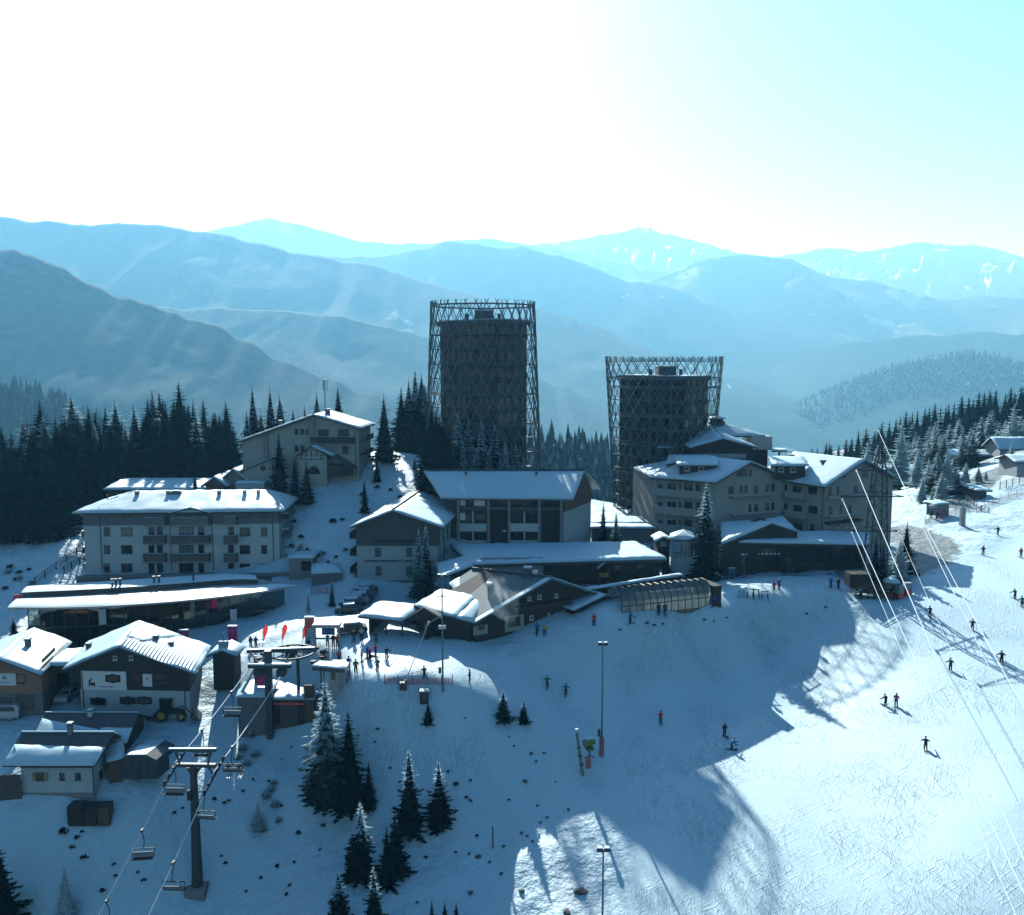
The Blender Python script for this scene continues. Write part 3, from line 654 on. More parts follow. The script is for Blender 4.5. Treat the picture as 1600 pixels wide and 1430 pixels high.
# low annex with terrace right of the block
def annex():
    A = W(440, 905, 152); root = thing('entrance_annex', 'small flat-roofed concrete annex at the right end of the apartment block', 'annex', (A.x, A.y, 2))
    f = Fac(W(452, 905, 152), W(489, 905, 152), root); _, z1, _ = f.hit(470, 872)
    foot([f.pt(0, 0), f.pt(f.L, 0), f.pt(f.L, 0, -5), f.pt(0, 0, -5)], -4, z1).build('wall', M_conc, root)
    snow_quad((f.pt(-.3, z1, .3), f.pt(f.L+.3, z1, .3), f.pt(f.L+.3, z1, -5.3), f.pt(-.3, z1, -5.3)), .35, 3).build('snow_cover', M_SNOW, root, True)
    b = MB(); f.pbox(b, (471, 892), (486, 877), .01, .05); b.build('opening', M_glass, root)
    g = Fac(W(462, 870, 157), W(486, 870, 157), root); b = MB(); g.pbox(b, (463, 888), (486, 860), -3, 0); b.build('rear_shed', M_dwood, root)
    h = Fac(W(488, 925, 149), W(536, 925, 150), root); _, z1, _ = h.hit(510, 896); b = MB(); h.box(b, 0, h.L, -3, z1, -3, 0); b.build('retaining_wall', M_slate, root)
    snow_quad((h.pt(-.1, z1, .1), h.pt(h.L+.1, z1, .1), h.pt(h.L-.5, z1+.5, -4), h.pt(0, z1+.9, -4)), .4, 9).build('wall_snow', M_SNOW, root, True)
annex()

# ------------------------------------------------------------------ glass pavilion with lens-shaped roof
def pavilion():
    A = W(24, 946, 129); B = W(448, 914, 140.5); root = thing('glass_pavilion', 'long glass-fronted pavilion under a curved snow-covered roof', 'pavilion', (A.x, A.y, -3))
    f = Fac(A, B, root); nb = -f.n; zr = W(200, 937, 133).z; L = f.L; nseg = 22
    def bulge(u): t = u/L; return 3.2*math.sin(math.pi*min(max(t, 0), 1))-.4
    dep = 9.5
    def wpt(u, z, o=0.0): return f.pt(u, z, bulge(u)-1.0+o)
    zb = zr-7.2
    # curved glazing: one pane per bay and storey, slim mullions between
    us = [L*(.035+.955*i/nseg) for i in range(nseg+1)]
    for i in range(nseg):
        for k, (z0, z1) in enumerate(((zb, zr-3.6), (zr-3.5, zr-.28))):
            a, b_ = wpt(us[i]+.06, 0), wpt(us[i+1]-.06, 0); d = (b_-a).normalized(); nn = Vector((d.y, -d.x, 0))
            q = MB(); q.obox(a, d, nn, Z1, (0, (b_-a).length), (-.04, 0), (z0, z1)); q.build('glass_pane', M_glassp, root)
    for i in range(nseg+1):
        q = MB(); p = wpt(us[i], 0); q.obox(p, f.d, f.n, Z1, (-.06, .06), (-.1, .09), (zb-2, zr-.26)); q.build('mullion', M_dmetal, root)
    q = MB(); q.raw([wpt(u, z, o) for u in us for z, o in ((zr-3.61, -.05), (zr-3.61, .12), (zr-3.49, .12), (zr-3.49, -.05))], [(4*i+k, 4*i+(k+1) % 4, 4*i+4+(k+1) % 4, 4*i+4+k) for i in range(nseg) for k in range(4)]); q.build('transom', M_dmetal, root)
    # interior: floor, back wall, counters and warm panels seen through the glass
    q = MB(); q.prism([f.pt(1.2, zb), f.pt(L-2, zb), f.pt(L-2, zb)+nb*dep, f.pt(1.2, zb)+nb*dep], (0, 0, -4)); q.build('base', M_conc, root)
    q = MB(); q.prism([f.pt(1.2, zr-3.7), f.pt(L-2, zr-3.7), f.pt(L-2, zr-3.7)+nb*dep, f.pt(1.2, zr-3.7)+nb*dep], (0, 0, .12)); q.build('floor_slab', M_conc, root)
    q = MB(); q.obox(f.pt(1, 0), f.d, nb, Z1, (0, L-3), (dep, dep+.3), (zb-3, zr-.25)); q.build('rear_wall', M_gwood, root)
    for i in range(16):
        u = 2.5+i*L/17.5; q = MB(); h = rng.uniform(.9, 2.4); w = rng.uniform(.5, 1.9); y0 = rng.uniform(1.2, 6); z0 = zb+.01 if i % 2 else zr-3.57
        q.obox(f.pt(u, z0), f.d, nb, Z1, (-w/2, w/2), (y0, y0+.7), (0, h)); q.build('furnishing', rng.choice([M_wood, M_curtain, M_signw, M_dwood, M_conc, M_mag]), root)
    for px, m in ((162, M_signw), (365, M_signw)):
        u, z, _ = f.hit(px, 960); q = MB(); q.obox(f.pt(u, z), f.d, f.n, Z1, (-.5, .5), (1.4, 1.45), (-1.2, 1.2)); q.build('poster', m, root)
    # lens roof: underside slab and snow
    fr = [f.pt(L*t, zr, 3.6*math.sin(math.pi*t)**.8+.2*(1-t)) for t in np.linspace(-.02, 1.035, 25).clip(-.02, 1.035) for t in [min(max(t, 0), 1)] ]
    fr[0] = f.pt(-1.0, zr, .3); fr[-1] = f.pt(L+1.4, zr, .1); nfr = len(fr)
    bk = [f.pt(L*i/24, zr+.15)+nb*(dep+.6)*(1-.9*max(0, (i-17)/7)**2) for i in range(25)]
    V = fr+bk; q = MB(); q.raw([p for p in V]+[p-Z1*.3 for p in V], [(i, i+1, nfr+i+1, nfr+i) for i in range(nfr-1)] + [(2*nfr+i, 3*nfr+i, 3*nfr+i+1, 2*nfr+i+1) for i in range(nfr-1)] + [(i, 2*nfr+i, 2*nfr+i+1, i+1) for i in range(nfr-1)]); rf = q.build('roof', M_zinc, root)
    r = random.Random(4); V = []; m = 7
    for j in range(m+1):
        for i in range(nfr):
            t = .02+.40*j/m; p = fr[i]*(1-t)+bk[i]*t; V.append(p+Z1*(.04 if j in (0, m) else .24+r.uniform(-.07, .07)))
    q = MB(); q.raw(V, [(j*nfr+i, j*nfr+i+1, (j+1)*nfr+i+1, (j+1)*nfr+i) for j in range(m) for i in range(nfr-1)]); q.build('snow_cover', M_SNOW, rf, True)
    V = []
    for j in range(4):
        for i in range(nfr-3):
            t = .60+.36*j/3; p = fr[i]*(1-t)+bk[i]*t; V.append(p+Z1*(.6 if j in (0, 3) else .8+r.uniform(-.06, .06)))
    n2 = nfr-3; q = MB(); q.raw(V+[p-Z1*.7 for p in V[:n2]], [(j*n2+i, j*n2+i+1, (j+1)*n2+i+1, (j+1)*n2+i) for j in range(3) for i in range(n2-1)]); q.build('upper_roof_snow', M_SNOW, rf, True)
    q = MB(); q.raw([fr[i]*.45+bk[i]*.55 + Z1*z for i in range(n2) for z in (.02, .62)] , [(2*i, 2*i+2, 2*i+3, 2*i+1) for i in range(n2-1)]); q.build('clerestory', M_dmetal, rf)
    for px in (168, 174, 181, 236, 244, 300):
        u, _, _ = f.hit(px, 925); q = MB(); p = f.pt(u, zr+.5)+nb*5.6; q.tube([p, p+Z1*rng.uniform(.9, 1.4)], .16, 6); q.tube([p+Z1*1.2, p+Z1*1.45], .3, 6); q.build('roof_vent', M_dmetal, root)
    q = MB(); p = W(29, 934, 134); q.obox(p, f.d, f.n, Z1, (-.7, .7), (0, .1), (-.5, .5)); q.build('red_sign', M_red, root)
    return root
mg, gnt, gb = newmat('clear_glazing'); M_glassp = mg
gt = N(gnt, 'ShaderNodeBsdfTransparent'); gt.inputs[0].default_value = (.42, .47, .47, 1); gg = N(gnt, 'ShaderNodeBsdfGlossy'); gg.inputs['Roughness'].default_value = .03; gg.inputs[0].default_value = (.8, .85, .85, 1)
gm_ = N(gnt, 'ShaderNodeMixShader'); lw = N(gnt, 'ShaderNodeFresnel', i_IOR=1.6); gnt.links.new(lw.outputs[0], gm_.inputs[0]); gnt.links.new(gt.outputs[0], gm_.inputs[1]); gnt.links.new(gg.outputs[0], gm_.inputs[2]); gnt.links.new(gm_.outputs[0], gnt.nodes['Material Output'].inputs['Surface'])
pavilion()

# ------------------------------------------------------------------ cream chalet on the knoll
def knoll_chalet():
    Y = 177; A = W(380, 745, Y+1.5); B = W(561, 742, Y); root = thing('hill_chalet', 'cream chalet with asymmetric snowy gable on the knoll among spruces', 'house', (A.x, A.y, 18))
    f = Fac(A, B, root); nb = -f.n; dep = 11
    def fp(px, py, o=0): u, z, _ = f.hit(px, py); return f.pt(u, z, o)
    pl = fp(381, 690); pr = fp(559, 669); ap = fp(492, 650)
    base = f.hit(470, 745)[1]
    pts = [f.pt(0, base-4), f.pt(f.L, base-4), f.pt(f.L, pr.z), ap, f.pt(0, pl.z)]
    b = MB(); b.prism(pts, nb*dep); b.build('wall', M_cream, root)
    el = fp(372, 692, 1.0); er = fp(566, 671, 1.0); a2 = ap+f.n*1.0+Z1*.25; bb = nb*(dep+2)
    roof(root, (a2, er+Z1*.2, er+Z1*.2+bb, a2+bb), M_roof, .25, .3, seed=11)
    roof(root, (el+Z1*.2, a2, a2+bb, el+Z1*.2+bb), M_roof, .25, .3, seed=12)
    def zz(x, y): return x/6.957+370, y/6.957+630
    for x, y in ((650, 310), (715, 310), (775, 310), (650, 490), (715, 490)): f.window(*zz(x, y), 6.5, 9, 'b', 1)
    f.window(*zz(945, 330), 17, 13, 'b', 2, name='balcony_door'); f.window(*zz(1160, 325), 18, 12, 'b', 2, name='balcony_door'); f.window(*zz(1180, 505), 10, 11, 'b', 2)
    f.balcony(zz(820, 440), zz(1280, 365), 1.3, M_dwood)
    b = MB(); f.pbox(b, zz(790, 450), zz(848, 175), .01, .5); b.build('pier', M_conc, root)
    b = MB(); f.pbox(b, zz(297, 640), zz(338, 320), .01, .4); b.build('pier', M_conc, root)
    pipe(f, zz(1290, 0)[0], 672, 742)
    # entry porch with half-timbered gable and arch
    P = Fac(W(466, 745, Y-3.2), W(511, 745, Y-3.2), root)
    q0 = P.hit(467, 712); q1 = P.hit(510, 712); qa = P.hit(487, 699)
    b = MB(); b.prism([P.pt(q0[0], base-3), P.pt(q1[0], base-3), P.pt(q1[0], q1[1]), P.pt(qa[0], qa[1]), P.pt(q0[0], q0[1])], nb*3.1); b.build('porch', M_cream, root)
    ra = P.pt(qa[0], qa[1]+.3, .6); r0 = P.pt(q0[0]-.8, q0[1]-.1, .6); r1 = P.hit(552, 732); r1 = P.pt(r1[0], r1[1], .6); rm = P.hit(520, 712); rm = P.pt(rm[0], rm[1], .6)
    roof(root, (r0, ra, ra+nb*3.7, r0+nb*3.7), M_roof, .2, .0, name='porch_roof'); roof(root, (ra, rm, rm+nb*3.7, ra+nb*3.7), M_roof, .2, .2, seed=5, name='porch_roof')
    roof(root, (rm, r1, r1+nb*3.7, rm+nb*3.7), M_roof, .2, 0, name='porch_roof')
    b = MB(); P.pbox(b, (509, 745), (548, 728), -3, -.4); b.build('porch_side', M_dwood, root)
    b = MB()
    for x in (472, 479, 487, 495, 502): P.pbox(b, (x-.6, 717), (x+.6, 704 if 478 < x < 497 else 711), .005, .06)
    P.pbox(b, (468, 711.8), (507, 710.6), .061, .09); P.pbox(b, (468, 718), (507, 716.8), .061, .09); b.build('half_timbering', M_dwood, root)
    for x in (476, 482.5, 490, 497): P.window(x, 713.8, 4.5, 4.2, 'W', 1)
    b = MB(); c = P.hit(490, 741); pts = [P.pt(c[0]+1.25*math.cos(t), c[1]+1.6*math.sin(t), .03) for t in np.linspace(0, math.pi, 11)]; b.prism(pts, P.n*.03); b.build('arched_window', M_glass, root)
    # low left annex with round window
    Q = Fac(W(379, 762, Y-3), W(424, 762, Y-3), root); l = Q.hit(378, 736); rr = Q.hit(424, 717); zb_ = base-5
    b = MB(); b.prism([Q.pt(l[0], zb_), Q.pt(rr[0], zb_), Q.pt(rr[0], rr[1]), Q.pt(l[0], l[1])], nb*4); b.build('annex_wall', M_cream, root)
    a = Q.pt(l[0]-.5, l[1]-.05, .6); c = Q.pt(rr[0]+.2, rr[1]+.25, .6); roof(root, (a, c, c+nb*4.4, a+nb*4.4), M_roof, .2, .14, seed=14, name='annex_roof')
    b = MB(); c = Q.hit(411, 732); b.prism([Q.pt(c[0]+.55*math.cos(t), c[1]+.55*math.sin(t), .03) for t in np.linspace(0, 6.28, 15)[:-1]], Q.n*.03); b.build('round_window', M_glass, root)
    b = MB(); Q.pbox(b, (376, 768), (419, 752), .3, 3); b.build('garage', M_white, root); Q.window(384, 757, 5, 4.5, 'b', 1); 
    sq = [Q.pt(Q.hit(x, 752)[0], Q.hit(x, 752)[1], o) for x, o in ((375, 3.2), (420, 3.2), (420, .2), (375, .2))]; snow_quad(sq, .35, 7).build('garage_snow', M_SNOW, root, True)
    # right side balconies
    for py in (690, 712):
        S = f.pt(f.L+.02, f.hit(560, py)[1]); b = MB(); b.obox(S, f.d, nb, Z1, (0, 1.3), (1, 8), (0, .15)); b.obox(S, f.d, nb, Z1, (1.2, 1.28), (1, 8), (.152, 1.05)); o = b.build('side_balcony', M_dwood, root)
    chimney(root, ap+nb*4+f.d*1.5+Z1*.2, .9, .7); chimney(root, ap+nb*3-f.d*8-Z1*2.3, .6, .9)
    return root
knoll_chalet()
def simple_house(name, label, cat, A, B, dep, ze, zr, z0, ridge='along', wall=None, rm=None, snow=.3, over=.7, wins=(), style='b', gablewall=None, seed=0, par=None, band=None):
    root = par or thing(name, label, cat, (A[0], A[1], z0)); f = Fac(A, B, root); nb = -f.n; L = f.L
    wall = wall or M_white
    if ridge == 'along':
        prof = [f.pt(0, z0-3), f.pt(0, ze), f.pt(0, zr)+nb*dep/2, f.pt(0, ze)+nb*dep, f.pt(0, z0-3)+nb*dep]
        b = MB(); b.prism(prof, f.d*L); b.build('wall', wall, root)
        k = (zr-ze)/(dep/2); zo = ze-k*over+.12; r0 = f.pt(-over, zr+.12)+nb*dep/2; r1 = f.pt(L+over, zr+.12)+nb*dep/2
        roof(root, (f.pt(-over, zo, over), f.pt(L+over, zo, over), r1, r0), rm, .2, snow, seed=seed)
        roof(root, (f.pt(-over, zo)+nb*(dep+over), f.pt(L+over, zo)+nb*(dep+over), r1, r0), rm, .2, snow, seed=seed+1)
    else:
        prof = [f.pt(0, z0-3), f.pt(L, z0-3), f.pt(L, ze), f.pt(L/2, zr), f.pt(0, ze)]
        b = MB(); b.prism(prof, nb*dep); b.build('wall', wall, root)
        k = (zr-ze)/(L/2); zo = ze-k*over+.12
        for s_, u in ((0, -over), (1, L+over)):
            e = f.pt(u, zo, over); a = f.pt(L/2, zr+.12, over); bk = nb*(dep+2*over); roof(root, (e, a, a+bk, e+bk), rm, .2, snow, seed=seed+s_)
    return root, f
# grey-roofed outbuildings between block and knoll
simple_house('timber_outbuilding', 'timber outbuilding with snowy ridge just behind the apartment block roof', 'house', W(322, 772, 172), W(352, 772, 172), 9, W(322, 757, 172).z, W(337, 746, 172).z, W(322, 790, 172).z, 'gable', M_wood, seed=3)
simple_house('stone_gabled_house', 'stone-walled gabled house left of the cream chalet', 'house', W(350, 772, 174), W(384, 772, 174), 9, W(350, 748, 174).z, W(367, 734, 174).z, W(350, 800, 174).z, 'gable', mat('rubble_stone', (.26, .235, .20), .9, .4, 2, bump=.06), seed=5)
def snow_shed():
    A = W(170, 775, 176); B = W(330, 770, 176); root = thing('low_roofed_hall', 'low hall with wide shaded snow roof at the forest edge behind the apartment block', 'hall', (A.x, A.y, A.z))
    simple_house('', '', '', A, B, 14, W(170, 765, 176).z, W(170, 752, 183).z, A.z-2, 'along', M_gwood, snow=.4, par=root, seed=8)
snow_shed()

# ------------------------------------------------------------------ hotel: gabled wing, balcony block and flat connector
def gabled_wing():
    A = W(559, 930, 150); B = W(684, 930, 150); root = thing('gabled_hotel_wing', 'hotel wing with dark timber gable over white wall and long lettering', 'building', (A.x, A.y, 1.5))
    f = Fac(A, B, root); nb = Vector((2.7, 24.5, 0)); 
    def fp(px, py, o=0): u, z, _ = f.hit(px, py); return f.pt(u, z, o)
    l, r, a = fp(560, 823), fp(683, 823), fp(615, 799); zw0 = fp(600, 907).z; zw1 = fp(600, 853).z
    b = MB(); b.prism([f.pt(0, -4), f.pt(f.L, -4), f.pt(f.L, zw0), f.pt(0, zw0)], nb); b.build('plinth', M_slate, root)
    b = MB(); b.prism([f.pt(0, zw0+.003, .05), f.pt(f.L, zw0+.003, .05), f.pt(f.L, zw1, .05), f.pt(0, zw1, .05)], nb*.998); b.build('wall', M_pale, root)
    b = MB(); b.prism([f.pt(-.1, zw1+.003, .1), f.pt(f.L+.1, zw1+.003, .1), f.pt(f.L+.1, r.z, .1), Vector((a.x, a.y, a.z))+f.n*.1, f.pt(-.1, l.z, .1)], nb); b.build('timber_gable', M_gwood2, root)
    el, er, ap = fp(549, 824, 1.3)+Z1*.2, fp(694, 824.5, 1.3)+Z1*.2, a+f.n*1.3+Z1*.3; bk = nb*1.09
    rl = roof(root, (el, ap, ap+bk, el+bk), M_roof, .3, .3, seed=21); rr = roof(root, (ap, er, er+bk, ap+bk), M_roof, .3, .3, seed=22)
    b = MB(); d = nb.normalized(); b.tube([ap+Z1*.25+d*.5, ap+Z1*.25+bk*.97], .22, 6); b.build('ridge_cap', M_dmetal, rl)
    def z7(x, y): return x/6.5+540, y/6.5+740
    for x, y in ((330, 795), (335, 985), (645, 795), (645, 985)): f.window(*z7(x, y), 9, 13.5, 'b', 2)
    f.window(*z7(335, 600), 8, 11, 'b', 1); f.window(*z7(640, 600), 8, 11, 'b', 1)
    b = MB(); f.pbox(b, z7(290, 690), z7(690, 672), .11, .5); b.build('canopy_beam', M_dwood, root)
    b = MB(); r_ = random.Random(5); px = 569.0                       # dark raised sign letters, too small to read in the photo
    while px < 676:
        if 608 < px < 613: px = 613.5; continue
        if 629 < px < 631: px = 631.5
        w = r_.uniform(1.3, 1.9); f.pbox(b, (px, 878.6), (px+.45, 874.9), .06, .1); f.pbox(b, (px+.46, 874.9+.6), (px+w, 874.9), .06, .1)
        if r_.random() < .7: f.pbox(b, (px+.46, 878.6), (px+w, 878.0), .06, .1)
        if r_.random() < .6: f.pbox(b, (px+w-.45, 878.0), (px+w, 875.5), .06, .1)
        px += w+.35
    o = b.build('sign_lettering', M_dwood, root); o['kind'] = 'stuff'
    b = MB(); c = f.hit(611, 876.6); b.prism([f.pt(c[0]+.24*math.cos(t), c[1]+.24*math.sin(t), .06) for t in np.linspace(0, 6.28, 13)[:-1]], f.n*.04); b.build('round_emblem', M_blue, root)
    s = MB(); f.pbox(s, z7(452, 1172), z7(492, 1140), .01, .25); s.build('wall_lamp_box', M_signw, root)
    # long right side: pale pilasters between dark bays
    g = Fac(f.pt(f.L+.1, 0), f.pt(f.L+.1, 0)+nb, root)
    for k in range(6):
        u = 2+k*3.9; b = MB(); g.box(b, u, u+.7, 1, r.z-.5, .02, .35); b.build('pilaster', M_pale, root)
        g.window_m(u+2.2, r.z-3.0, 1.6, 1.7, 'b', 2); g.window_m(u+2.2, r.z-6.0, 1.6, 1.7, 'b', 2)
    # left side balconies
    h = Fac(f.pt(-.1, 0)+nb, f.pt(-.1, 0), root)
    for k in range(3):
        b = MB(); h.box(b, 16, 25, 3.5+3*k, 3.7+3*k, .01, 1.1); h.box(b, 16, 25, 3.701+3*k, 4.6+3*k, 1.0, 1.1); b.build('side_balcony', M_gwood, root)
    for p in (fp(591, 812)+nb*.25+Z1*1.2, fp(610, 806)+nb*.45+Z1*1.4):
        b = MB(); b.tube([p-Z1*1.6, p+Z1*1.1], .05, 5); b.build('vent_pipe', M_dmetal, root)
M_gwood2 = mat('grey_board_cladding', (.075, .08, .08), .75, .35, .7, grain=(3, 3, .5))
gabled_wing()
def balcony_block():
    Y = 160; A = W(700, 866, Y+1); B = W(880, 866, Y); root = thing('hotel_balcony_block', 'long hotel block with white balcony fronts and shaded snow roof', 'building', (A.x, A.y, 4))
    f = Fac(A, B, root); C = W(921, 862, 172); nb = Vector((C.x-B.x, C.y-B.y, 0))
    def fp(px, py, o=0): u, z, _ = f.hit(px, py); return f.pt(u, z, o)
    ze = f.hit(800, 778)[1]
    zr = W(800, 739, 167).z
    pl = [f.pt(0, 0), f.pt(f.L, 0), f.pt(f.L, 0)+nb, f.pt(0, 0)+nb]
    zt = ze-.15; zsplit = fp(880, 800).z
    b = foot(pl, -3, zt); b.build('wall', M_gwood2, root)
    # right gable end: white below, timber above
    g = Fac(f.pt(f.L, 0), f.pt(f.L, 0)+nb, root)
    b = MB(); g.box(b, -.3, g.L, -3, zsplit, .01, .2); b.build('white_end_wall', M_white, root)
    b = MB(); b.prism([g.pt(-.3, zsplit+.003, .02), g.pt(g.L, zsplit+.003, .02), g.pt(g.L, ze+.2, .02), g.pt(g.L*.5, zr, .02), g.pt(-.3, ze-.2, .02)], g.n*.25); b.build('timber_gable', M_wood, root)
    for z_ in (814, 838):
        u, z, _ = g.hit(904, z_); g.window_m(g.L*.5, z, .6, 1.8, 'b', 1)
    # roof
    ov = 1.2; e0 = f.pt(-1, ze, ov); e1 = f.pt(f.L+1.7, ze, ov); r0 = W(662, 739, 167); r1 = W(913, 741, 167.5); r0.z = r1.z = zr+.3
    b0 = f.pt(-1, ze)+nb*1.08; b1 = f.pt(f.L+1.7, ze)+nb*1.1
    roof(root, (e0, e1, r1, r0), M_zinc, .35, .22, seed=31); roof(root, (b0, b1, r1, r0), M_zinc, .35, .22, seed=32)
    b = MB(); b.tube([r0+Z1*.25, r1+Z1*.25], .2, 5); b.build('ridge_cap', M_dmetal, root)
    for px in (728, 838):
        p = W(px, 742, 165.5); b = MB(); b.tube([p, p+Z1*.6], .25, 6); b.build('roof_vent', M_dmetal, root)
    def zc(x, y): return x/5+640, y/5+720
    cols = [390, 490, 610, 775, 895, 1015, 1180]
    for x in (385, 620, 780, 1015, 1185):
        b = MB(); u, z, _ = f.hit(*zc(x, 400)); f.box(b, u-.22, u+.22, 3, ze-.3, .01, 1.35); b.build('pier', M_conc, root)
    for x0, x1 in ((395, 602), (790, 1005)):
        for y0, y1, m in ((545, 488, M_white), (645, 620, M_white)):
            f.balcony(zc(x0, y0), zc(x1, y1), 1.25, m)
        for y in (445, 580, 330):
            for q in (.25, .75):
                f.window(*zc(x0+(x1-x0)*q, y), 17, 15, 'b', 2, name='balcony_door')
        for y in (450, 585):
            b = MB(); u, z, _ = f.hit(*zc((x0+x1)/2, y)); f.box(b, u-.1, u+.1, z-1.3, z+1.4, .02, 1.2); b.build('balcony_divider', M_white, root)
    for x0, x1 in ((640, 765), (1040, 1170)):
        b = MB(); f.pbox(b, zc(x0, 655), zc(x1, 385), .01, .12); b.build('timber_screen', M_dwood, root)
        f.window(*zc((x0+x1)/2, 330), 22, 13, 'b', 3)
    for x, y, w, h in ((415, 318, 8, 12), (548, 320, 17, 13), (415, 435, 8, 11)):
        b = MB(); p0 = zc(x, y); f.pbox(b, (p0[0]-w/2, p0[1]+h/2), (p0[0]+w/2, p0[1]-h/2), .05, .13); b.build('sunblind', M_signw, root)
    b = MB(); f.pbox(b, zc(385, 372), zc(1185, 358), .02, 1.3); b.build('cornice', M_gwood, root)
    b = MB(); u, z, _ = f.hit(*zc(740, 547)); f.box(b, u-.3, u+.3, z-.12, z+.12, .13, .3); b.build('lit_lamp', M_signw, root)
balcony_block()
def connector():
    A = W(745, 905, 144); B = W(1031, 905, 148); root = thing('flat_roofed_annex', 'low hotel annex with pale panels under a flat snow-laden roof', 'building', (A.x, A.y, 2))
    f = Fac(A, B, root); nb = -f.n; z1 = f.hit(850, 868+9)[1]
    foot([f.pt(0, 0), f.pt(f.L, 0), f.pt(f.L-2, 0)+nb*11, f.pt(-1, 0)+nb*13], -2, z1-.3).build('wall', M_dwood, root)
    for i in range(6):
        b = MB(); x = 751+i*16.4; f.pbox(b, (x, 903), (x+15.6, 870.5), .02, .1); b.build('wall_panel', M_pale, root)
    for x in (857, 885, 900, 930, 965, 1000): f.window(x, 889, 12, 13, 'b', 2)
    q = [f.pt(-.8, z1, 1.2), f.pt(f.L+.8, z1, 1.2), f.pt(f.L-1, z1+.2)+nb*11.5, f.pt(-3.5, z1+.2)+nb*13.5]
    roof(root, q, M_roof, .45, .5, seed=41)
    # dark lean-to gable at its left end, over the lodge
    C = W(702, 915, 138); D = W(748, 905, 143); g = Fac(C, D, root)
    a = W(706, 905, 138); b_ = W(735, 872, 144); 
    b = MB(); b.prism([Vector((a.x, a.y, -1)), Vector((b_.x, b_.y, -1)), Vector((b_.x, b_.y, z1-.3)), Vector((a.x, a.y, a.z))], nb*4); b.build('lean_to', M_dwood, root)
    c = W(752, 871, 144)
    roof(root, (a-f.d*2+f.n*.5+Z1*.2, Vector((c.x, c.y, z1+.1)), Vector((c.x, c.y, z1+.3))+nb*6, a-f.d*2+nb*8+Z1*.6), M_roof, .2, .4, seed=42)
connector()
